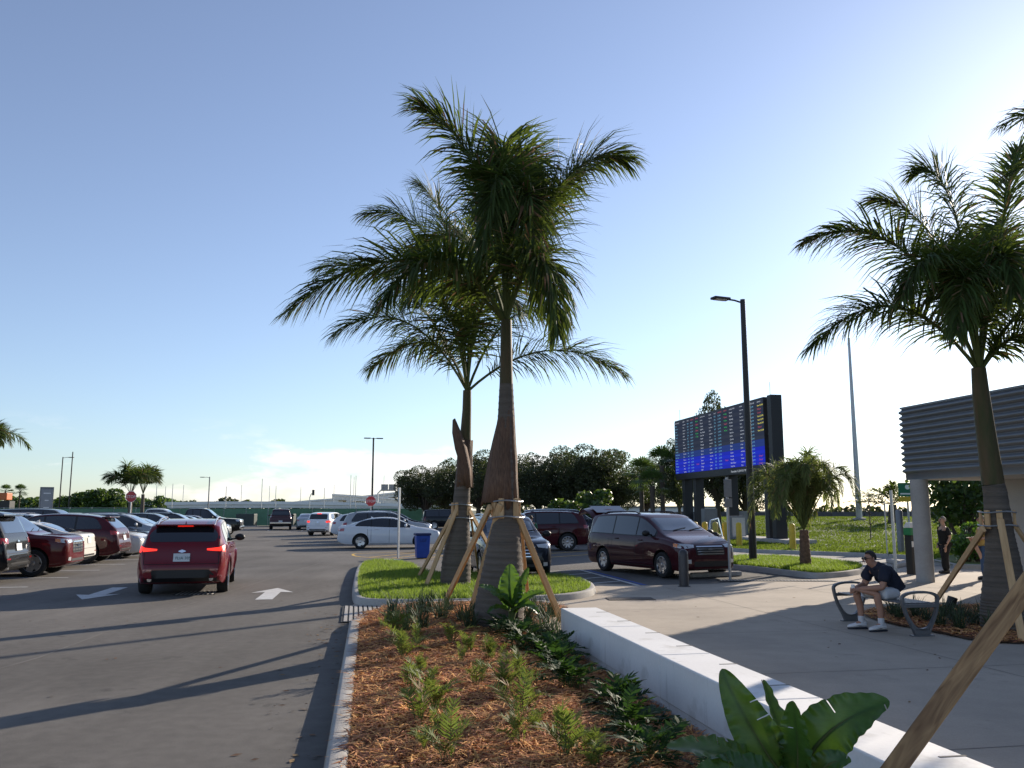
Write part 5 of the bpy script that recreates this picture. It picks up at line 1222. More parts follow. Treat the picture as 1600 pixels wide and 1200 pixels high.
for i, (x, y) in enumerate([(815, 998), (845, 1012), (870, 1022), (790, 990)]):
    p = G(x, y, .13); r_ = random.Random(660 + i); t = thing('philodendron', 'dark philodendron between front palm and white wall, ' + ('second from the palm', 'third from the palm', 'closest to the wall', 'closest to the palm')[i], 'plant', (p.x, p.y, bedz(p.x, p.y)), r_.uniform(0, 6), 'dark leafy plants near the front palm')
    for k in range(22): link('leaf', XL[r_.randrange(3)], t, (r_.uniform(-.09, .09), r_.uniform(-.09, .09), 0), (r_.uniform(-.25, .25), r_.uniform(-.75, .35), 2 * PI * k / 22 * 3.1), r_.uniform(.5, .85))
# ================================================================== building
ribm_ = mat('ribbed_metal', (.17, .18, .19), .42, .5, var=.06, scale=3)
stucco = layered(mat('grey_stucco', (.36, .36, .36), .9, var=.05, scale=30, bump=.2, bscale=80), 1.0, .9, 1.06, .8)
colm = layered(mat('column_concrete', (.36, .35, .335), .85, var=.06, scale=20, bump=.15, bscale=60), 2.0, .85, 1.08, .9)
C0 = ray(1408, 637) * 22.5; H1 = CAMH + C0.z; C0.z = 0; H0b = CAMH + ray(1415, 751).z * 22.5
bd = thing('building', 'low pavilion with a deep ribbed grey metal fascia and round column', 'building', C0, math.atan2(-AX.y, -AX.x))   # local x runs along the front towards the viewer, local y to the right of the plaza
LB, DB = 22.0, 11.0
NR = 11; prof = [(.0, H0b)]
for k in range(NR):
    z0 = H0b + .16 + (H1 - H0b - .22) * k / NR; p_ = (H1 - H0b - .22) / NR
    for u, d in ((.0, .0), (.12, .012), (.25, .040), (.40, .056), (.55, .056), (.70, .040), (.82, .012), (.95, .0)): prof.append((-d, z0 + p_ * u))
prof += [(0.0, H1 - .05), (-.03, H1 - .045), (-.03, H1)]
path = [(0.0, DB), (0.0, 0.0), (LB, 0.0)]          # far end face, then the front
vs_ = []
for (o_, z) in prof: vs_ += [(o_, DB, z), (o_, o_, z), (LB, o_, z)]
mb = MB(); mb.add(vs_, [(i * 3 + k, i * 3 + k + 1, (i + 1) * 3 + k + 1, (i + 1) * 3 + k) for i in range(len(prof) - 1) for k in range(2)]); q = fix(mb.mesh('fascia', ribm_)); smooth(q, 35); link('fascia', q, bd)
mb = MB(); mb.prism([(.01, .01), (LB, .01), (LB, DB), (.01, DB)], H1 - .12, H1 - .03); mb.build('roof', stucco, bd)
mb = MB(); mb.prism([(.01, .01), (LB, .01), (LB, DB), (.01, DB)], H0b + .005, H0b + .06); mb.build('soffit', mat('soffit', (.45, .44, .42), .8, var=.04, scale=3), bd)
mb = MB(); mb.prism([(.95, 2.1), (LB, 2.1), (LB, 2.35), (.95, 2.35)], 0, H0b + .004); mb.build('wall', stucco, bd)
mb = MB(); mb.prism([(.95, 2.352), (1.2, 2.352), (1.2, DB - .3), (.95, DB - .3)], 0, H0b + .004); mb.build('wall', stucco, bd)
mb = MB(); mb.lathe([(.055, H0b - .01), (.055, H0b + .004)], 14, (1.55, 1.0, 0)); mb.build('ceiling_lamp', whitep, bd)
cp_ = G(1446.5, 910); inv = Matrix.Rotation(-bd.rotation_euler.z, 3, 'Z')
for k in range(3):
    q_ = inv @ (cp_ - C0) + V((5.6 * k, 0, 0)); mb = MB(); mb.lathe([(.215, 0), (.215, .5), (.215, H0b + .003)], 28, (q_.x, q_.y, 0)); q = mb.mesh('column', colm); smooth(q, 60); link('column', q, bd)

# ================================================================== flight display board
R0 = AT(1203, 797, 44.0); R0.z = 0
zt_, zb_ = AT(1203, 618, 44).z, AT(1203, 737, 44).z
lo, hi = 5, 30
for _ in range(40):
    s_ = (lo + hi) / 2; p = R0 + AX * s_
    d_ = V((p.x, p.y, zt_ - CAMH)); pxx = 800 + F * d_.x / (d_.y * CP + d_.z * SP)
    if pxx > 1051: lo = s_
    else: hi = s_
LBD = s_
db = thing('display_board', 'large outdoor flight information display on dark posts', 'display', R0, math.atan2(AX.y, AX.x))
case = mat('display_case', (.022, .023, .026), .5, .3)
mb = MB(); mb.box((LBD / 2 + .25, -.40, (zt_ + zb_) / 2), (LBD - .5, .55, zt_ - zb_)); link('case', bevelled(mb.mesh('case', case), .03), db)
mb = MB(); mb.box((-.12, -.45, (zt_ + .02) / 2 + .05), (.45, .62, zt_ + .02 - .1)); link('post', bevelled(mb.mesh('post', case), .03), db)
mb = MB(); mb.box((.16, -.40, zt_ - .12), (.30, .35, .10)); mb.box((.16, -.40, (zt_ + zb_) / 2), (.30, .35, .08)); mb.box((.16, -.40, zb_ + .1), (.30, .35, .10)); mb.build('bracket', case, db)
def board_s(pxv, zref=3.0):
    lo, hi = -2, LBD + 4
    for _ in range(40):
        s = (lo + hi) / 2; p = R0 + AX * s; d = V((p.x, p.y, zref - CAMH)); x = 800 + F * d.x / (d.y * CP + d.z * SP)
        if x > pxv: lo = s
        else: hi = s
    return s
for xx in (1062, 1079, 1130, 1189):
    s = board_s(xx); mb = MB(); mb.box((s, -.55, (zb_ + .3) / 2 + .1), (.42, .55, zb_ + .3 - .0)); link('post', bevelled(mb.mesh('post', case), .02), db)
    mb = MB(); mb.box((s + .24, -.5, zb_ / 2 + .1), (.05, .40, zb_)); mb.build('post_side_strip', steel, db)  # paler steel strip along the far side of each dark post
def emis(name, col, st):
    m = bpy.data.materials.new(name); m.use_nodes = True; n, l = m.node_tree.nodes, m.node_tree.links; n.remove(n['Principled BSDF']); e = n.new('ShaderNodeEmission'); e.inputs[0].default_value = (*col, 1); e.inputs[1].default_value = st; l.new(e.outputs[0], n['Material Output'].inputs[0]); return m
sz0, sz1, sx0, sx1 = zb_ + .42, zt_ - .10, .5, LBD - .05
NROW = 18; rh = (sz1 - sz0) / NROW
cols_ = [emis('screen_slate', (.022, .028, .045), 1.0), emis('screen_slate_b', (.018, .024, .042), 1.0), emis('screen_navy', (.016, .032, .13), 1.0), emis('screen_blue', (.012, .022, .34), 1.0), emis('screen_blue_b', (.012, .020, .28), 1.0)]
for k in range(NROW):
    z1 = sz1 - k * rh; m_ = cols_[k % 2] if k < 11 else cols_[2] if k < 13 else cols_[3 + k % 2]
    mb = MB(); mb.box(((sx0 + sx1) / 2, -.11, z1 - rh / 2), (sx1 - sx0, .02, rh - .006)); mb.build('screen_row', m_, db)
tw, tg_, ty, tr_ = emis('text_white', (.36, .40, .46), 1.0), emis('text_green', (.03, .36, .08), 1.0), emis('text_yellow', (.65, .60, .10), 1.0), emis('text_red', (.34, .06, .09), 1.0)
tcy = emis('text_cyan', (.12, .30, .44), 1.0)
def colm_text(lines, x, m, size):
    """one column of the table: lines in reading order, '' where another colour stands"""
    for k, tx in enumerate(lines):
        if tx: text_mesh('screen_text', tx, size, m, db, (x, -.098, sz1 - (k + .78) * rh), (PI / 2, 0, PI))
W3 = (sx1 - sx0) / 3; tsz = rh * .82
air = ['Southwest', 'Delta', 'American', 'United', 'JetBlue', 'Southwest', 'Spirit', 'Frontier', 'Southwest', 'Delta', 'Southwest', 'Spirit', 'American', 'Southwest', 'Spirit', 'United', 'Southwest']
cit = ['Atlanta', 'Baltimore', 'Boston', 'Charlotte', 'Chicago', 'Dallas', 'Denver', 'Detroit', 'Houston', 'Nashville', 'New Orleans', 'New York', 'Newark', 'Phoenix', 'Pittsburgh', 'San Juan', 'Toronto']
r_ = random.Random(17)
for g in range(3):
    xg = sx1 - .10 - g * W3
    for lab, dx in (('ARRIVING FROM', 0), ('AIRLINE', 1.35), ('FLIGHT', 2.1), ('SCHEDULED', 2.65), ('REMARKS', 3.5)): text_mesh('screen_text', lab, tsz * .62, tr_ if dx > 2.5 and g < 2 else tw, db, (xg - dx, -.098, sz1 - .72 * rh), (PI / 2, 0, PI))
    colm_text([''] + [cit[(k + g * 6) % 17] for k in range(17)], xg, tcy if g == 0 else tw, tsz * .8)
    colm_text([''] + [air[(k + g * 5) % 17] for k in range(17)], xg - 1.35, tw, tsz * .72)
    colm_text([''] + [str(r_.randint(120, 2990)) for k in range(17)], xg - 2.1, tcy, tsz * .8)
    colm_text([''] + ['%d:%02d PM' % (4 + g + k // 9, (5 + k * 7) % 60) for k in range(17)], xg - 2.65, tcy, tsz * .8)
    if g < 2:
        colm_text(['', 'At Gate', '', 'At Gate', '', 'At Gate', 'At Gate'], xg - 3.5, tg_, tsz * .8); colm_text(['', '', 'Delayed', '', 'Delayed'] + [''] * 10 + ['Delayed', '', ''], xg - 3.5, tr_, tsz * .8)
    else:
        colm_text(['', 'Now 5:05 PM', '', '', 'Now 5:28 PM', 'Now 5:40 PM', 'Now 5:31 PM', '', 'Now 5:52 PM'], xg - 3.5, ty, tsz * .75); colm_text(['', '', 'Delayed', 'Delayed', '', '', '', 'Delayed'] + [''] * 7 + ['Delayed', 'Delayed', 'Delayed'], xg - 3.5, tr_, tsz * .8)
text_mesh('screen_text', 'November 15, 2019 5:17 PM', .17, tw, db, (sx0 + 4.2, -.115, zb_ + .15), (PI / 2, 0, PI))
for s in (.2, LBD - .3): mb = MB(); mb.tube([(s, -.4, zt_), (s, -.4, zt_ + .75)], .012, 5); mb.build('lightning_rod', steel, db)
mb = MB(); mb.box((6.2, -.6, .18), (16.4, 1.6, .36)); o_ = link('plinth', bevelled(mb.mesh('plinth', kerbm), .03), db)

# ================================================================== posts, lamps, signs
def lamp_post(label, x, y, h, z=0, arm=None, group=None, name='lamp_post', r=(.085, .06), m=None, head=True):
    t = thing(name, label, 'lamp post', (x, y, z), 0, group); mb = MB(); mb.tube([(0, 0, -.02), (0, 0, h)], list(r), 10); q = mb.mesh('pole', m or bronze); smooth(q, 60); link('pole', q, t)
    if arm is not None:
        for s in (arm if isinstance(arm, list) else [arm]):
            d = V((s[0], s[1], 0)); mb = MB(); mb.tube([(0, 0, h - .12), d * .5 + V((0, 0, h - .06)), d + V((0, 0, h - .05))], .03, 6); mb.build('arm', m or bronze, t)
            mb = MB(); M = Matrix.Rotation(math.atan2(d.y, d.x), 3, 'Z'); mb.box(d + d.normalized() * .22 + V((0, 0, h - .05)), (.62, .30, .08), M); q = bevelled(mb.mesh('lamp_head', m or bronze), .02); link('lamp_head', q, t)
            mb = MB(); mb.box(d + d.normalized() * .24 + V((0, 0, h - .096)), (.40, .22, .012), M); mb.build('lens', whitep, t)
    return t
p = G(1177, 879, .13); hh = AT(1155, 468, p.y).z - .13
t = lamp_post('tall dark lamp post with one arm in front of the display board', p.x, p.y, hh, .13, (-.62, -.25), r=(.13, .085))
mb = MB(); mb.lathe([(.20, 0), (.20, .10), (.15, .12)], 16); link('base_cover', mb.mesh('base_cover', bronze), t)
lamp_post('dark lamp post behind the right stop sign', AT(581, 797, 80).x, 80, AT(584, 684, 80).z, 0, [(.35, .1), (-.35, -.1)], r=(.10, .08))
lamp_post('lamp post with one arm left of the monument shrubs', AT(92, 797, 104).x, 104, AT(98, 714, 104).z, 0, (.8, 0), 'pair of poles on the left skyline')
lamp_post('bare dark pole just right of the left lamp post', AT(107, 797, 102).x, 102, AT(112, 706, 102).z, 0, None, 'pair of poles on the left skyline')
lamp_post('lamp post above the black pickup', AT(325, 797, 112).x, 112, AT(326, 745, 112).z, 0, (-.7, 0), r=(.09, .07), m=greym)
p = AT(1343, 815, 66); lamp_post('very tall pale high-mast light pole on the embankment', p.x, 66, AT(1328, 528, 66).z - p.z + .1, p.z - .1, None, name='high_mast', r=(.24, .09), m=steel)
mb = MB(); mb.lathe([(.55, -.3), (.5, .35), (.3, .4)], 12, (p.x, 66, p.z - .1)); o_ = mb.build('mast_footing', kerbm); tag(o_, 'round concrete footing of the high mast', 'footing')
GT = 'thin far poles along the highway'
places = ['above the left stop sign', 'right of the left stop sign', 'over the silver SUVs', 'left of the black pickup', 'over the black pickup nose', 'left of the maroon pickup', 'just left of the maroon pickup cab', 'over the maroon pickup', 'right of the maroon pickup', 'over the small silver sedan', 'over the white crossover', 'left of the traffic signal', 'over the ramp start', 'left of the right stop sign', 'just left of the lamp behind the stop sign', 'right of the gantry sign']
for i, (x, ty_) in enumerate([(243, 745), (257, 760), (268, 756), (285, 758), (352, 760), (376, 758), (408, 748), (420, 759), (430, 759), (469, 761), (506, 762), (521, 757), (547, 742), (552, 745), (555, 743), (599, 742)]):
    Y = 190 + (i * 37) % 70; q = AT(x, 797, Y); lamp_post('thin far highway pole ' + places[i], q.x, Y, AT(x, ty_, Y).z, 0, None, GT, 'highway_pole', (.10, .07), steel)
def octagon(r): return [(r * math.cos(R(22.5 + 45 * k)), r * math.sin(R(22.5 + 45 * k))) for k in range(8)]
def stop_sign(label, x, y, Y, second=False):
    q = AT(x, y, Y); t = thing('stop_sign', label, 'sign', (q.x, Y, 0), R(-4)); mb = MB(); mb.box((0, .02, q.z / 2 + .2), (.06, .04, q.z + .4)); mb.build('post', steel, t)
    for nm, rr, m_, yy in (('sign_border', .40, whitep, -.012), ('sign_face', .375, redp, -.018)):
        mb = MB(); mb.prism(octagon(rr), 0, .006); o = link(nm, mb.mesh(nm, m_), t, (0, yy, q.z), (PI / 2, 0, 0))
    text_mesh('lettering', 'STOP', .27, whitep, t, (0, -.028, q.z - .095), (PI / 2, 0, 0), 0, 'CENTER')
    return t
stop_sign('red stop sign on the left between the bushes and small palms', 205, 776, 58); stop_sign('red stop sign in front of the dark lamp post', 579.5, 783, 62)
def sign_post(label, x, ybase, ytop, plates=(), z=0, r=.03, m=None, name='sign_post', group=None, rz=0):
    q = G(x, ybase, z); h = AT(x, ytop, q.y).z - z; t = thing(name, label, 'sign', q, rz, group); mb = MB(); mb.box((0, 0, h / 2), (r * 2, r * 1.4, h)); mb.build('post', m or steel, t)
    for (w, hh_, zc, m_) in plates: mb = MB(); mb.box((0, -.03, h - zc), (w, .008, hh_)); link('sign_plate', bevelled(mb.mesh('sign_plate', m_), .003, 1), t)
    return t
sign_post('thin silver sign post beside the blue bin', 622, 872, 762, [(.10, .62, .32, steel)], r=.04, rz=R(60))
sign_post('sign post with two grey plates beside the minivan nose', 1141, 907, 746, [(.30, .46, .28, greym), (.30, .22, .66, greym)], z=.01, rz=R(35))
sign_post('taller plain grey post left of the ticket kiosk', 1400, 894, 766, [(.07, .4, .2, steel)], z=.01, r=.05, rz=R(55))
sign_post('shorter thin post with a narrow plate left of the ticket kiosk', 1387, 872, 784, [(.10, .5, .3, greym)], r=.03, rz=R(60))
q = G(1409, 869); t = thing('pipe_bollard', 'grey upright pipe behind the two plain posts', 'post', q); mb = MB(); mb.lathe([(.13, 0), (.13, 1.75), (.10, 1.80), (.02, 1.82)], 16); q_ = mb.mesh('pipe', greym); smooth(q_, 50); link('pipe', q_, t); mb = MB(); mb.lathe([(.19, 0), (.19, .03)], 16); mb.build('flange', greym, t)
sgreen = mat('sign_green', (.01, .14, .07), .5); q = AT(1419, 797, 40); t = thing('guide_sign', 'green and yellow guide sign on a pole behind the column', 'sign', (q.x, 40, 0)); mb = MB(); mb.tube([(0, 0, 0), (0, 0, 3.2)], .05, 8); mb.build('post', steel, t)
mb = MB(); mb.box((0, -.06, 2.75), (.85, .02, .62)); mb.build('sign_plate', sgreen, t); mb = MB(); mb.box((0, -.06, 2.30), (.85, .02, .22)); mb.build('sign_plate', yellowp, t); mb = MB(); mb.box((0, -.075, 2.55), (.7, .006, .07)); mb.lathe([(.11, -.08), (.11, -.072)], 16, (0, 0, 2.86), 'y'); mb.build('sign_legend', whitep, t)
q = G(1426, 898); t = thing('ticket_kiosk', 'slim kiosk with a green band and white cap left of the column', 'kiosk', q, R(20))
mb = MB(); mb.box((0, 0, .55), (.20, .24, 1.1)); link('cabinet', bevelled(mb.mesh('cabinet', black), .02), t); mb = MB(); mb.box((0, 0, 1.20), (.22, .26, .20)); link('band', bevelled(mb.mesh('band', mat('kiosk_green', (.02, .22, .08), .5)), .015), t); mb = MB(); mb.box((0, 0, 1.38), (.21, .25, .15), taper=.6); link('cap', bevelled(mb.mesh('cap', whitep), .015), t); mb = MB(); mb.box((-.02, -.125, .85), (.12, .012, .16)); mb.build('label_plate', whitep, t)
# monument sign
q = AT(71, 797, 72); t = thing('monument_sign', 'grey slab monument sign standing among the parked cars', 'sign', (q.x, 72, 0), R(38)); h = AT(71, 761, 72).z
mb = MB(); mb.box((0, 0, h / 2), (1.0, .35, h)); link('slab', bevelled(mb.mesh('slab', greym), .02), t); mb = MB(); mb.box((0, -.185, h * .5), (.88, .02, h * .9)); mb.build('face', mat('sign_grey', (.30, .31, .32), .5, var=.05), t)
for k, w_ in enumerate((.55, .30, .42)): mb = MB(); mb.box((0, -.198, h * (.86 - .16 * k)), (w_, .006, .09)); mb.build('sign_line', whitep, t)
# bollards, bin, wheel stops
GY = 'yellow bollards before the display board'
for i, (x, yb_, lab) in enumerate([(1087, 851, 'yellow bollard leftmost, seen through the open van door'), (1102, 851, 'yellow bollard second from the left, beside the open van door'), (1118.5, 852, 'yellow bollard third from the left'), (1134, 852, 'yellow bollard beside the two-plate sign post'), (1155.5, 854, 'yellow bollard left of the dark lamp post'), (1239, 859, 'yellow bollard standing alone right of the display board posts')]):
    q = G(x, yb_, .13); t = thing('bollard', lab, 'bollard', q, 0, GY); mb = MB(); mb.lathe([(.135, -.05), (.135, 1.0), (.12, 1.06), (.07, 1.10), (.01, 1.115)], 16); q_ = mb.mesh('pipe', yellowp); smooth(q_, 50); link('pipe', q_, t); mb = MB(); mb.lathe([(.2, 0), (.2, .04)], 12); mb.build('collar', kerbm, t)
q = G(1069, 917); t = thing('bollard', 'dark grey domed bollard in front of the minivan', 'bollard', q); mb = MB(); mb.lathe([(.13, -.02), (.13, .02), (.115, .03), (.115, .74), (.10, .82), (.06, .865), (.01, .88)], 22); q_ = mb.mesh('shaft', mat('bollard_grey', (.06, .058, .062), .45, .3, var=.06)); smooth(q_, 50); link('shaft', q_, t); mb = MB(); mb.lathe([(.150, 0), (.150, .025)], 20); mb.build('flange', mat('bollard_grey', (.06, .058, .062)), t)
GW = 'concrete wheel stops'
def wheel_stop(label, a, b, m=None):
    p0, p1 = G(*a), G(*b); c = (p0 + p1) / 2; L_ = (p1 - p0).length; an = math.atan2((p1 - p0).y, (p1 - p0).x); mb = MB(); mb.prism([(-L_ / 2, -.08), (L_ / 2, -.08), (L_ / 2, .08), (-L_ / 2, .08)], 0, .13); o = link('wheel_stop', bevelled(mb.mesh('wheel_stop', m or kerbm), .03), None, (c.x, c.y, .006), (0, 0, an)); tag(o, label, 'wheel stop', GW)
wheel_stop('concrete wheel stop under the minivan nose', (1080, 903), (1157, 900)); wheel_stop('white wheel stop left of the kiosk, lying nearest the road', (1388, 879), (1404, 883)); wheel_stop('white wheel stop in front of the two plain posts', (1398, 888), (1414, 884))
q = G(659.5, 872.5); t = thing('trash_bin', 'blue plastic bin standing by the yellow markings', 'bin', q, R(14)); mb = MB(); mb.prism([(-.27, -.27), (.27, -.27), (.27, .27), (-.27, .27)], 0.02, .86)
for i_, v_ in enumerate(mb.v):
    if v_[2] < .1: mb.v[i_] = (v_[0] * .86, v_[1] * .86, v_[2])
link('tub', bevelled(mb.mesh('tub', bluebin), .03), t); mb = MB(); mb.box((0, 0, .90), (.60, .60, .09)); link('rim', bevelled(mb.mesh('rim', mat('bin_dark', (.008, .02, .09), .5)), .02), t)
text_mesh('lettering', 'USF', .17, mat('bin_print', (.01, .03, .14), .5), t, (0, -.275, .62), (PI / 2, 0, 0), 0, 'CENTER')
# fence with green screening
fe = thing('screened_fence', 'long chain-link fence with green wind screen closing the car park', 'fence', (AT(-60, 797, 99).x, 98.6, 0))
nf = 22; pw = (AT(695, 797, 99).x - AT(-60, 797, 99).x) / nf
mb = MB(); mb.box((pw / 2, 0, 1.02), (pw - .06, .02, 1.9)); pm = mb.mesh('screen_panel', greenp); mb = MB(); mb.tube([(0, .04, 0), (0, .04, 2.1)], .035, 8); po = mb.mesh('post', steel)
for k in range(nf): link('screen_panel', pm, fe, (k * pw, 0, 0), (R(random.Random(k).uniform(-1.5, 1.5)), 0, 0))
for k in range(nf + 1): link('post', po, fe, (k * pw, 0, 0))
mb = MB(); mb.tube([(0, .04, 2.05), (nf * pw, .04, 2.05)], .025, 6); mb.build('top_rail', steel, fe)
GE = 'dark utility boxes by the fence'
for x, w_, lab in ((386, 28, 'dark green transformer box right of the black pickup nose'), (455, 12, 'dark utility box half hidden by the silver sedan')):
    q = AT(x, 797, 95); t = thing('transformer_box', lab, 'cabinet', (q.x, 95, 0), 0, GE); ww = w_ / F * 95; mb = MB(); mb.box((0, 0, .72), (ww, 1.2, 1.35)); link('cabinet', bevelled(mb.mesh('cabinet', mat('box_green', (.03, .045, .04), .6)), .05), t); mb = MB(); mb.box((0, 0, .05), (ww + .3, 1.5, .1)); mb.build('pad', kerbm, t)
GU = 'grey utility cabinets by the display board'
for i, (x, Y, w_, h, lab) in enumerate([(1108, 50, .8, 1.75, 'tall grey cabinet behind the left bollards'), (1150, 48, .9, 1.35, 'low grey cabinet behind the middle bollards'), (1166, 52, .7, 1.6, 'grey cabinet behind the lamp post foot'), (1092, 56, .7, 1.5, 'pale cabinet behind the open van door')]):
    q = AT(x, 797, Y); t = thing('utility_cabinet', lab, 'cabinet', (q.x, Y, .13), SITE, GU); mb = MB(); mb.box((0, 0, h / 2), (w_, .5, h)); link('cabinet', bevelled(mb.mesh('cabinet', greym), .02), t); mb = MB(); mb.box((0, -.255, h / 2), (w_ * .84, .02, h * .86)); mb.build('door', steel if i % 2 else greym, t)
# barrier along the top of the bank
ba = thing('road_barrier', 'long dark highway barrier along the top of the embankment', 'barrier', (14, 79, 0)); 
for k in range(22):
    mb = MB(); mb.box((k * 3.05 + 1.5, 0, 1.25), (2.98, .28, .78)); mb.build('barrier_segment', mat('dark_concrete', (.10, .10, .105), .9, var=.2, scale=2), ba) if k == 0 else link('barrier_segment', ba.children[0].data, ba, (k * 3.05, 0, 0))
mb = MB(); mb.prism([(-2, .3), (70, .3), (70, 14), (-2, 14)], -.5, .95); mb.build('shoulder', turf, ba)
# overpass and ramps far behind
conc2 = mat('bridge_concrete', (.78, .75, .70), .85, var=.08, scale=.3)
def overpass(name, label, pts, Y, th, par, pier_px, wid=9):
    """pts: pixels of the deck's upper edge at the distance Y"""
    W_ = [AT(x, y, Y) for x, y in pts]; o_ = V((W_[0].x, Y, 0)); t = thing(name, label, 'bridge', o_); vs_ = []
    for w in W_:
        q = w - o_
        for dy in (0, wid): vs_ += [(q.x, dy, q.z - th), (q.x, dy, q.z - par)]
    n = len(W_); mb = MB(); fs_ = []
    for i in range(n - 1):
        a, b = i * 4, (i + 1) * 4; fs_ += [(a, b, b + 1, a + 1), (a + 2, a + 3, b + 3, b + 2), (a + 1, b + 1, b + 3, a + 3), (a, a + 2, b + 2, b)]
    mb.add(vs_, fs_ + [(0, 1, 3, 2), (4 * n - 4, 4 * n - 2, 4 * n - 1, 4 * n - 3)]); link('deck', fix(mb.mesh('deck', conc2)), t)
    for dy in (-.15, wid - .15):
        mb = MB(); 
        for a, b in zip(W_[:-1], W_[1:]): mb.beam(a - o_ + V((0, dy, -par / 2 + .0)), b - o_ + V((0, dy, -par / 2)), .3, par)
        mb.build('parapet', mat('parapet', (.85, .83, .80), .85), t)
    for xx in pier_px:
        q = AT(xx, 797, Y).x - o_.x
        zt = 0
        for a, b in zip(W_[:-1], W_[1:]):
            if a.x - o_.x <= q <= b.x - o_.x: zt = a.z + (b.z - a.z) * (q - a.x + o_.x) / (b.x - a.x)
        if zt > th + .5: mb = MB(); mb.box((q, wid / 2, (zt - th) / 2), (1.4, wid * .6, zt - th)); mb.build('pier', conc2, t)
overpass('overpass', 'long pale concrete highway overpass behind the green fence', [(225, 785), (330, 783.5), (440, 783.5), (560, 785), (690, 789)], 230, 1.7, .8, (300, 350, 395, 440, 485, 530, 575, 620, 660))
overpass('ramp_bridge', 'rising ramp bridge with a blunt end above the overpass', [(519, 771.5), (545, 773), (600, 777), (640, 781)], 260, 1.7, .5, (530, 560, 600))
overpass('ramp_bridge', 'higher curving ramp bridge at the foot of the oaks', [(455, 784), (500, 780), (545, 777), (590, 772), (640, 766), (668, 767)], 290, 1.6, .5, (520, 560, 610, 650))
q0, q1 = AT(590, 797, 240), AT(622, 797, 240); t = thing('sign_gantry', 'far overhead sign gantry with two panels seen from behind', 'sign', (q0.x, 240, 0)); mb = MB(); zz = AT(590, 766, 240).z
mb.tube([(0, 0, 0), (0, 0, zz - .8), (.8, 0, zz), (q1.x - q0.x - .8, 0, zz), (q1.x - q0.x, 0, zz - .8), (q1.x - q0.x, 0, 0)], .22, 6); mb.build('frame', steel, t)
for x in (600.5, 612.5): mb = MB(); mb.box((AT(x, 797, 240).x - q0.x, -.3, AT(x, 761.5, 240).z), (1.95, .1, 1.7)); mb.build('sign_panel', greym, t)
q = AT(488, 797, 200); t = thing('traffic_signal', 'small far traffic signal on a curved arm over the white crossover', 'signal', (q.x, 200, 0)); mb = MB(); z_ = AT(488, 772, 200).z; mb.tube([(-.7, 0, 0), (-.7, 0, z_ - .8), (-.4, 0, z_), (0, 0, z_ + .2)], .1, 6); mb.build('pole', steel, t); mb = MB(); mb.box((.1, 0, z_ + .35), (.5, .4, 1.3)); mb.build('housing', black, t)
q = AT(6, 775, 190); t = thing('orange_truck', 'orange truck box far off at the left edge', 'truck', (q.x, 190, 0)); mb = MB(); mb.box((0, 0, q.z - .1), (2.6, 2.2, 1.6)); link('box', bevelled(mb.mesh('box', mat('orange_paint', (.55, .13, .03), .5)), .15), t); mb = MB(); mb.box((-2.2, 0, q.z - .5), (1.4, 2.1, 1.5)); link('cab', bevelled(mb.mesh('cab', mat('orange_paint', (.55, .13, .03))), .2), t); mb = MB(); mb.box((-.5, 0, (q.z - 1.1) / 2), (5, 2, q.z - 1.1)); mb.build('chassis', black, t)
q = AT(1030, 797, 130); t = thing('pale_building', 'low pale building far behind the sabal palms', 'building', (q.x, 130, 0)); mb = MB(); mb.box((0, 0, 1.0), (16, 8, 2.4)); mb.build('wall', whitep, t); mb = MB(); mb.box((0, 0, 2.25), (16.5, 8.4, .2)); mb.build('roof', greym, t)
for k in range(5): mb = MB(); mb.box((-6 + k * 3, -4.02, 1.1), (1.2, .06, 1.0)); mb.build('window', glassm, t)
# uplights
GU2 = 'black landscape uplights'
def uplight(label, q, z, tilt):
    t = thing('uplight', label, 'lamp', (q.x, q.y, z), 0, GU2); mb = MB(); mb.tube([(0, 0, -.03), (0, 0, .10)], .018, 6); mb.build('stake', black, t); mb = MB(); M = Matrix.Rotation(tilt, 3, 'Y')
    mb.tube([M @ V((0, 0, 0)) + V((0, 0, .10)), M @ V((0, 0, .05)) + V((0, 0, .10)), M @ V((0, 0, .22)) + V((0, 0, .10))], [.05, .075, .08], 12); q_ = mb.mesh('housing', black); smooth(q_, 50); link('housing', q_, t)
q = G(801, 985, .14); uplight('black uplight at the foot of the front palm', q, .15, .1); q = G(1484, 962, .03); uplight('black uplight in the bed behind the bench', q, .03, .35)

# ================================================================== bench
bl_, br_ = G(1330, 971), G(1441, 995); ba_ = (br_ - bl_); BLN = ba_.length; bang = math.atan2(ba_.y, ba_.x)   # local x from the far end to the near end, local y towards the right of the picture
bn = thing('bench', 'grey metal bench with looped end frames on the plaza', 'bench', bl_ + V((0, 0, .010)), bang)
benchm = mat('bench_grey', (.16, .165, .175), .45, .5, var=.06, scale=8)
def loop(pts, it=2): return [V((p[0], p[1], p[2])) for p in chaik3(pts, it)]
def chaik3(pts, it):
    pts = [V(p) for p in pts]
    for _ in range(it):
        q = [pts[0]]
        for a, b in zip(pts[:-1], pts[1:]): q += [a.lerp(b, .25), a.lerp(b, .75)]
        pts = q + [pts[-1]]
    return pts
def flatbar(pts, wx, th):
    """a bar wx wide along x swept along a curve in the y-z plane"""
    vs_ = []; n = len(pts)
    for i, p in enumerate(pts):
        t_ = (pts[min(i + 1, n - 1)] - pts[max(0, i - 1)]).normalized(); nn = V((0, -t_.z, t_.y))
        for sx_, sn in ((-1, -1), (1, -1), (1, 1), (-1, 1)): vs_.append(p + V((sx_ * wx / 2, 0, 0)) + nn * sn * th / 2)
    fs_ = [(i * 4 + k, i * 4 + (k + 1) % 4, (i + 1) * 4 + (k + 1) % 4, (i + 1) * 4 + k) for i in range(n - 1) for k in range(4)] + [(3, 2, 1, 0), tuple((n - 1) * 4 + k for k in range(4))]
    return vs_, fs_
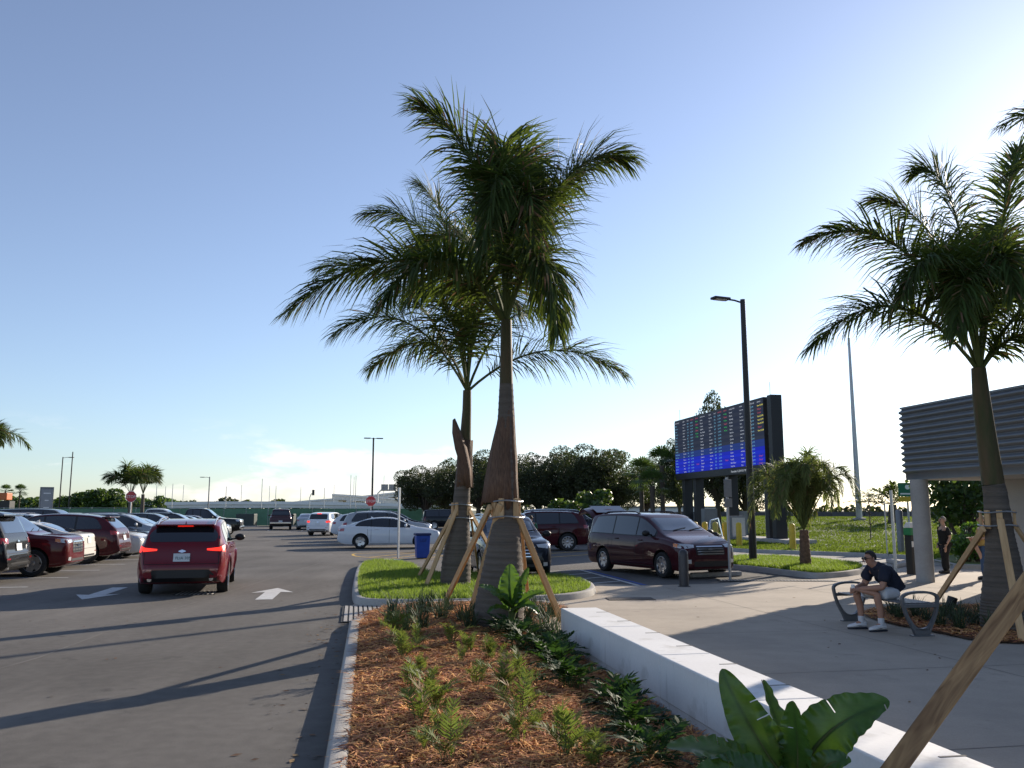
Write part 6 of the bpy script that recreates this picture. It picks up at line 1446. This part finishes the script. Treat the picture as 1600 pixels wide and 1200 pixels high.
for x in (0.0, BLN):
    fr = empty('end_frame', (x, 0, 0), 0, bn)
    for s in (-1, 1):
        mb = MB(); mb.add(*flatbar(loop([(0, s * .10, .02), (0, s * .13, .10), (0, s * .24, .30), (0, s * .29, .50), (0, s * .285, .56), (0, s * .20, .60), (0, s * .08, .615), (0, 0, .615)]), .055, .035)); q_ = fix(mb.mesh('side_bar', benchm)); smooth(q_, 50); link('side_bar', q_, fr)
    mb = MB(); mb.add(*flatbar(loop([(0, -.235, .30), (0, -.12, .115), (0, 0, .085), (0, .12, .115), (0, .235, .30)]), .05, .03)); q_ = fix(mb.mesh('web', benchm)); smooth(q_, 50); link('web', q_, fr)
    mb = MB(); mb.box((0, 0, .055), (.05, .20, .09)); mb.build('foot', benchm, fr); mb = MB(); mb.box((0, 0, .008), (.10, .34, .016)); mb.build('base_plate', benchm, fr); mb = MB(); mb.box((0, 0, .425), (.05, .54, .045)); mb.build('seat_beam', benchm, fr)
mb = MB(); mb.box((BLN / 2, 0, .455), (BLN - .05, .060, .018)); sl = bevelled(mb.mesh('slat', benchm), .004, 1)
for k in range(6): link('slat', sl, bn, (0, -.205 + k * .082, 0))

# ================================================================== people
def skin(name, J, E, m, root, sub=2):
    names = list(J); me = bpy.data.meshes.new(name); me.from_pydata([J[n][0] for n in names], [(names.index(a), names.index(b)) for a, b in E], [])
    ob = link(name, me); md = ob.modifiers.new('skin', 'SKIN'); md.use_smooth_shade = True; md.branch_smoothing = .5
    for i, n in enumerate(names):
        r_ = J[n][1]; sv = me.skin_vertices[0].data[i]; sv.radius = r_ if hasattr(r_, '__len__') else (r_, r_); sv.use_root = (n == root)
    s2 = ob.modifiers.new('sub', 'SUBSURF'); s2.levels = sub; s2.render_levels = sub
    out = evaluated(ob); bpy.data.objects.remove(ob); out.materials.clear(); out.materials.append(m); out.shade_smooth(); out.name = name
    return out
skinm = mat('skin', (.38, .20, .135), .55, var=.08, scale=12, spec=.35); skinp = mat('pale_skin', (.48, .29, .21), .55, var=.06, scale=12, spec=.35)
hairm = mat('dark_hair', (.015, .011, .009), .6, bump=.5, bscale=120); hairg = mat('grey_hair', (.33, .29, .25), .7)
navy = mat('navy_cotton', (.010, .014, .030), .85, var=.15, scale=20, bump=.2, bscale=30); whitec = mat('pale_cotton', (.55, .56, .58), .85, var=.05, scale=15, bump=.2, bscale=25)
blackc = mat('black_cotton', (.007, .007, .008), .85, bump=.2, bscale=25); yelc = mat('yellow_cotton', (.50, .33, .10), .85, var=.06, bump=.2, bscale=25); denim = mat('denim', (.045, .085, .17), .85, var=.15, scale=25); greenc = mat('green_cotton', (.02, .10, .05), .85)
shoem = mat('white_trainer', (.68, .68, .68), .5, var=.04); solem = mat('dark_sole', (.015, .018, .03), .6)
def shoe(p, fdir, parent, m=None, L_=.29):
    """p: under the ankle on the ground; fdir: where the toes point"""
    f = V(fdir).normalized(); s = V((-f.y, f.x, 0)); o = empty('shoe', p, math.atan2(f.y, f.x), parent); mb = MB()
    secs = [(-.085, .030, .085), (-.07, .038, .105), (-.02, .040, .115), (.05, .045, .085), (.12, .050, .062), (.18, .046, .05), (.215, .026, .036)]
    n = 10; vs_ = []
    for x, w_, h_ in secs:
        for k in range(n): a = PI * 2 * k / n; vs_.append((x * L_ / .3, math.cos(a) * w_, .022 + h_ * .5 + math.sin(a) * h_ * .5))
    mb.add(vs_, [(i * n + k, i * n + (k + 1) % n, (i + 1) * n + (k + 1) % n, (i + 1) * n + k) for i in range(len(secs) - 1) for k in range(n)] + [tuple(range(n))[::-1], tuple((len(secs) - 1) * n + k for k in range(n))]); q = fix(mb.mesh('upper', m or shoem)); smooth(q, 60); link('upper', q, o)
    mb = MB(); mb.prism([(-.09, -.036), (-.02, -.036), (.06, -.042), (.14, -.046), (.20, -.032), (.222, 0), (.20, .032), (.14, .046), (.06, .042), (-.02, .036), (-.09, .036)], 0, .026); q = bevelled(mb.mesh('sole', solem), .006, 1); link('sole', q, o)
    if m is None:
        for s_ in (-1, 1): mb = MB(); mb.add([(.0, s_ * .048, .052), (.045, s_ * .049, .045), (.11, s_ * .0515, .062), (.05, s_ * .0505, .055)], [(0, 1, 2, 3)]); mb.build('side_mark', solem, o)
    return o
def hand(J, E, wrist, fdir, side, curl=.6, key='h', sc=1.0, down=V((0, 0, -1))):
    """palm and five separate fingers added to a skeleton, curling from fdir towards down"""
    f = V(fdir).normalized(); s = V(side).normalized(); w = V(J[wrist][0]); d = V(down).normalized()
    J[key + 'p'] = (w + f * .045 * sc, .026 * sc); J[key + 'k'] = (w + f * .085 * sc, .024 * sc); E += [(wrist, key + 'p'), (key + 'p', key + 'k')]
    for i, (o, l) in enumerate(((-.030, .065), (-.010, .078), (.010, .074), (.030, .058))):
        b = w + f * .092 * sc + s * o * sc; k1 = b + (f * (1 - curl) + d * curl).normalized() * l * .5 * sc; k2 = k1 + (f * (1 - 1.7 * curl) + d * curl).normalized() * l * .5 * sc
        J[key + 'a%d' % i] = (b, .010 * sc); J[key + 'b%d' % i] = (k1, .009 * sc); J[key + 'c%d' % i] = (k2, .0075 * sc); E += [(key + 'k', key + 'a%d' % i), (key + 'a%d' % i, key + 'b%d' % i), (key + 'b%d' % i, key + 'c%d' % i)]
    t1 = w + f * .035 * sc - s * .035 * sc; t2 = t1 + (f * .6 - s * .5 + d * .3).normalized() * .035 * sc; t3 = t2 + (f * .9 + d * .3).normalized() * .028 * sc
    J[key + 't1'] = (t1, .012 * sc); J[key + 't2'] = (t2, .010 * sc); J[key + 't3'] = (t3, .008 * sc); E += [(key + 'p', key + 't1'), (key + 't1', key + 't2'), (key + 't2', key + 't3')]
def head_parts(t, c, f, hair, glasses=False, r=.095, bald=False, skin_=None):
    """hair, ears, eyes, brows, nose, mouth and glasses on a head centred at c that looks along f (local coordinates)"""
    f = V(f).normalized(); s = V((-f.y, f.x, 0)).normalized(); u = s.cross(f) * -1 if s.cross(f).z < 0 else s.cross(f); c = V(c)
    def P(a, b, d): return c + f * a + s * b + u * d
    mb = MB(); n, k = 16, 9; vs_ = []; fs_ = []
    for i in range(k + 1):
        th = PI * .62 * i / k
        for j in range(n):
            a = 2 * PI * j / n; ca = math.cos(a); lim = 1.0 if ca < -.1 else max(.40, 1 - (ca + .1) * .75); tt = th * lim
            rr = r * (1.03 + .02 * math.sin(j * 5.1 + i)); vs_.append(P(math.sin(tt) * ca * rr * 1.0 - .014, math.sin(tt) * math.sin(a) * rr * .90, math.cos(tt) * rr * 1.08 + .010))
    fs_ = [(i * n + j, i * n + (j + 1) % n, (i + 1) * n + (j + 1) % n, (i + 1) * n + j) for i in range(k) for j in range(n)]
    mb.add(vs_, fs_); q = fix(mb.mesh('hair', hair)); smooth(q, 180); o = link('hair', q, t); o.modifiers.new('s', 'SOLIDIFY').thickness = .003
    for sd in (-1, 1):
        mb = MB(); mb.ball(P(-.012, sd * r * .90, -.012), (.018, .014, .030), 8, 6); q = mb.mesh('ear', skin_ or skinm); smooth(q, 180); link('ear', q, t)
        mb = MB(); mb.ball(P(r * .90, sd * .032, .004), (.011, .013, .008), 8, 6); q = mb.mesh('eye', black); smooth(q, 180); link('eye', q, t)
        mb = MB(); mb.tube([P(r * .97, sd * .018, .024), P(r * .93, sd * .050, .024)], .005, 5); mb.build('eyebrow', hair, t)
    mb = MB(); mb.tube([P(r * .94, 0, .012), P(r * 1.12, 0, -.022), P(r * 1.16, 0, -.034), P(r * .98, 0, -.042)], [.010, .014, .016, .010], 8); q = mb.mesh('nose', skin_ or skinm); smooth(q, 180); link('nose', q, t)
    mb = MB(); mb.tube([P(r * .88, -.024, -.064), P(r * 1.0, 0, -.064), P(r * .88, .024, -.064)], [.004, .007, .004], 6); mb.build('mouth', mat('lips', (.26, .10, .08), .5), t)
    if glasses:
        mb = MB()
        for sd in (-1, 1): mb.ball(P(r * 1.02, sd * .032, .002), (.012, .027, .019), 10, 6); mb.tube([P(r * 1.0, sd * .056, .006), P(r * .3, sd * r * .95, .008), P(-.01, sd * r * .94, .006)], .004, 5)
        mb.tube([P(r * 1.06, -.012, .006), P(r * 1.06, .012, .006)], .004, 5); mb.build('sunglasses', black, t)
# --- seated man: local x = forwards, y = his left (towards the viewer)
hipw = bl_.lerp(br_, .60) + V((BX.x, BX.y, 0)) * .10
sm_ = thing('person', 'seated man in a navy polo shirt and pale shorts leaning forward on the bench', 'person', (hipw.x, hipw.y, .010), math.atan2(-BX.y, -BX.x))
J = {'pel': ((0, 0, .555), (.13, .11)), 'wai': ((.07, 0, .68), (.13, .11)), 'che': ((.22, 0, .845), (.15, .12)), 'nb': ((.305, 0, .945), (.085, .08)), 'nk': ((.35, 0, .985), .066), 'jaw': ((.405, 0, 1.01), .062), 'hd': ((.395, 0, 1.08), .094), 'tp': ((.385, 0, 1.14), .062)}
E = [('pel', 'wai'), ('wai', 'che'), ('che', 'nb'), ('nb', 'nk'), ('nk', 'jaw'), ('jaw', 'hd'), ('hd', 'tp')]
for s, n, kx, ky, ax in ((1, 'l', .40, .16, .37), (-1, 'r', .54, -.15, .50)):
    J.update({n + 'hp': ((.03, s * .10, .545), .095), n + 'kn': ((kx, ky, .545), .062), n + 'kb': ((kx + .015, ky, .49), .060), n + 'cf': ((ax + .0, ky, .33), .056), n + 'an': ((ax, ky, .10), .038), n + 'ft': ((ax + .10, ky, .06), .035)})
    E += [('pel', n + 'hp'), (n + 'hp', n + 'kn'), (n + 'kn', n + 'kb'), (n + 'kb', n + 'cf'), (n + 'cf', n + 'an'), (n + 'an', n + 'ft')]
    J.update({n + 'sh': ((.275, s * .185, .895), .068), n + 'el': ((.36, s * .235, .645), .053), n + 'ef': ((.40, s * .22, .640), .053), n + 'wr': ((.63, s * .06, .615), .031)})
    E += [('che', n + 'sh'), (n + 'sh', n + 'el'), (n + 'el', n + 'ef'), (n + 'ef', n + 'wr')]
    hand(J, E, n + 'wr', (1, -s * .25, -.25), (0, .25 * s, 1) if s > 0 else (0, .2, 1), .55, n + 'h', 1.0, V((0, -s, -.5)))
link('body', skin('body', J, E, skinm, 'pel'), sm_)
sh_ = {k: J[k] for k in ('wai', 'che', 'nb')}; sh_ = {'pl': ((-.035, 0, .60), (.185, .155)), 'wai': ((.045, 0, .71), (.20, .165)), 'che': ((.205, 0, .855), (.20, .165)), 'nb': ((.295, 0, .95), (.125, .105)), 'co': ((.335, 0, .985), .080)}
E2 = [('pl', 'wai'), ('wai', 'che'), ('che', 'nb'), ('nb', 'co')]
for s, n in ((1, 'l'), (-1, 'r')): sh_[n + 's'] = ((.265, s * .19, .90), .105); sh_[n + 'm'] = ((.315, s * .215, .79), .092); sh_[n + 'e'] = ((.340, s * .230, .705), .086); E2 += [('che', n + 's'), (n + 's', n + 'm'), (n + 'm', n + 'e')]
link('polo_shirt', skin('polo_shirt', sh_, E2, navy, 'wai', 3), sm_)
so = {'pel': ((-.02, 0, .56), (.155, .125)), 'wa': ((.02, 0, .64), (.15, .12))}; E3 = [('pel', 'wa')]
for s, n, kx, ky in ((1, 'l', .40, .16), (-1, 'r', .54, -.15)): so[n + '1'] = ((.05, s * .105, .545), .112); so[n + '2'] = ((kx * .62, (s * .1 + ky) / 2, .55), .102); so[n + '3'] = ((kx * .86, ky, .545), .092); E3 += [('pel', n + '1'), (n + '1', n + '2'), (n + '2', n + '3')]
link('shorts', skin('shorts', so, E3, whitec, 'pel'), sm_)
for ax, ky in ((.37, .16), (.50, -.15)):
    mb = MB(); mb.lathe([(.044, .09), (.046, .14), (.047, .19), (.045, .195)], 14, (ax, ky, 0)); q = mb.mesh('sock', whitec); smooth(q, 60); link('sock', q, sm_); shoe((ax + .005, ky, 0), (1, .12 if ky > 0 else -.1, 0), sm_)
head_parts(sm_, (.398, 0, 1.065), (1, 0, -.10), hairm, True, .094)
mb = MB(); mb.lathe([(.024, 0), (.028, .05), (.028, .07), (.02, .075)], 12, (.70, 0, .60)); q = mb.mesh('cup', whitep); smooth(q, 40); o_ = link('cup', q, None, sm_.matrix_world.translation); o_.location = sm_.location; o_.rotation_euler = sm_.rotation_euler; tag(o_, 'small white cup held in the seated man\'s hands', 'cup')
folds = bpy.data.textures.new('folds', 'CLOUDS'); folds.noise_scale = .09; folds.noise_depth = 2
def wrinkle(o, s):
    md = o.modifiers.new('folds', 'DISPLACE'); md.texture = folds; md.strength = s; md.mid_level = .5; md.texture_coords = 'LOCAL'; return o
for ch_ in sm_.children:
    if ch_.name.startswith(('polo', 'shorts')): wrinkle(ch_, .035)
# --- standing figures: local x = the way they face
def stander(label, p, head_deg, h, top, legs, hair, sleeves=.30, skin_=None, arm='down', wide=1.0, group=None, bald=False):
    t = thing('person', label, 'person', p, R(head_deg), group); k = h / 1.75; S = lambda x, y, z: (x * k, y * k, z * k); sk = skin_ or skinm
    J = {'pel': (S(0, 0, .95), (.13 * k, .12 * k)), 'wai': (S(.02, 0, 1.10), (.135 * k, .12 * k)), 'che': (S(0, 0, 1.30), (.15 * k, .12 * k)), 'nb': (S(-.01, 0, 1.44), .075 * k), 'nk': (S(.0, 0, 1.50), .055 * k), 'jaw': (S(.03, 0, 1.555), .062 * k), 'hd': (S(.012, 0, 1.64), .094 * k), 'tp': (S(.0, 0, 1.70), .06 * k)}
    E = [('pel', 'wai'), ('wai', 'che'), ('che', 'nb'), ('nb', 'nk'), ('nk', 'jaw'), ('jaw', 'hd'), ('hd', 'tp')]
    sh_ = {'pl': (S(0, 0, .90), (.165 * k * wide, .15 * k * wide)), 'wai': (S(.03, 0, 1.08), (.17 * k * wide, .155 * k * wide)), 'che': (S(0, 0, 1.30), (.175 * k, .14 * k)), 'nb': (S(-.01, 0, 1.43), .095 * k)}; E2 = [('pl', 'wai'), ('wai', 'che'), ('che', 'nb')]
    tr_ = {'pel': (S(0, 0, .95), (.15 * k, .14 * k))}; E3 = []
    for s, n in ((1, 'l'), (-1, 'r')):
        st = s * .06
        J.update({n + 'hp': (S(0, s * .09, .90), .09 * k), n + 'kn': (S(.02 + st, s * .10, .50), .06 * k), n + 'an': (S(st, s * .11, .09), .04 * k), n + 'ft': (S(.12 + st, s * .11, .05), .035 * k)}); E += [('pel', n + 'hp'), (n + 'hp', n + 'kn'), (n + 'kn', n + 'an'), (n + 'an', n + 'ft')]
        el = S(-.06, s * .25, 1.10) if arm == 'down' else S(.02, s * .24, 1.12); wr = S(.06, s * .24, .88) if arm == 'down' else S(.28, s * .12, 1.12)
        J.update({n + 'sh': (S(0, s * .19, 1.38), .065 * k), n + 'el': (el, .045 * k), n + 'wr': (wr, .03 * k)}); E += [('che', n + 'sh'), (n + 'sh', n + 'el'), (n + 'el', n + 'wr')]
        hand(J, E, n + 'wr', (.5, 0, -.85) if arm == 'down' else (1, -s * .3, .1), (0, 1, 0), .45, n + 'h', k, V((.3, -s, -.3)))
        a_, b_ = V(J[n + 'sh'][0]), V(J[n + 'el'][0]); sh_[n + 's'] = (a_, .088 * k); sh_[n + 'm'] = (a_.lerp(b_, .55), .08 * k); sh_[n + 'e'] = (a_.lerp(b_, .85), .076 * k); E2 += [('che', n + 's'), (n + 's', n + 'm'), (n + 'm', n + 'e')]
        tr_.update({n + '1': (S(0, s * .09, .86), .115 * k * wide), n + '2': (S(.02 + st, s * .10, .50), .092 * k * wide), n + '3': (S(st - .01, s * .11, .07), .090 * k * wide)}); E3 += [('pel', n + '1'), (n + '1', n + '2'), (n + '2', n + '3')]
        shoe(S(st - .01, s * .11, 0), (1, s * .2, 0), t, black)
    link('body', skin('body', J, E, sk, 'pel'), t); wrinkle(link('shirt', skin('shirt', sh_, E2, top, 'wai'), t), .03); wrinkle(link('trousers', skin('trousers', tr_, E3, legs, 'pel'), t), .025)
    head_parts(t, S(.012, 0, 1.625), (1, 0, .12), hair, False, .094 * k, skin_=sk); return t
q = G(1479, 896.5); stander('man in black shirt and black trousers standing beyond the column', (q.x, q.y, .010), 182, 1.62, blackc, blackc, hairg, skin_=skinp, wide=1.28)
q = G(1541, 906); stander('man in yellow shirt and jeans half hidden by the right palm trunk', (q.x, q.y, .010), 175, 1.66, yelc, denim, hairg, skin_=skinp, arm='fwd')
q = AT(829, 797, 33.5); stander('person in a green top standing beside the large maroon SUV', (q.x, 33.5, 0), 90, 1.62, greenc, blackc, mat('brown_hair', (.06, .035, .02), .7))
# fallen leaf bits along the kerb and on the plaza
r_ = random.Random(77); vs_ = []; fs_ = []
for i in range(260):
    if i < 130: y = r_.uniform(3, 16); x = kerbx(y) - abs(r_.gauss(0, .35)) - .02; z = .006
    elif i < 200: y = r_.uniform(5, 20); x = r_.uniform(3, 9); z = .0165
    else: y = r_.uniform(8, 26); x = r_.uniform(-11, -3); z = .006
    a = r_.uniform(0, 6.28); l_ = r_.uniform(.015, .05); w_ = l_ * r_.uniform(.25, .5); d = V((math.cos(a), math.sin(a), 0)) * l_; n_ = V((-math.sin(a), math.cos(a), 0)) * w_; p = V((x, y, z)); b = len(vs_)
    vs_ += [p - d, p + n_ + V((0, 0, .006)), p + d + V((0, 0, .004)), p - n_]; fs_.append((b, b + 1, b + 2, b + 3))
me = bpy.data.meshes.new('leaf_litter'); me.from_pydata([tuple(v) for v in vs_], [], fs_); me.materials.append(mat('litter', (.16, .09, .045), .9, island=.5)); tag(link('leaf_litter', me), 'scattered dry leaf bits on the asphalt and plaza', 'litter', kind='stuff')
bpy.data.scenes.remove(TMP)
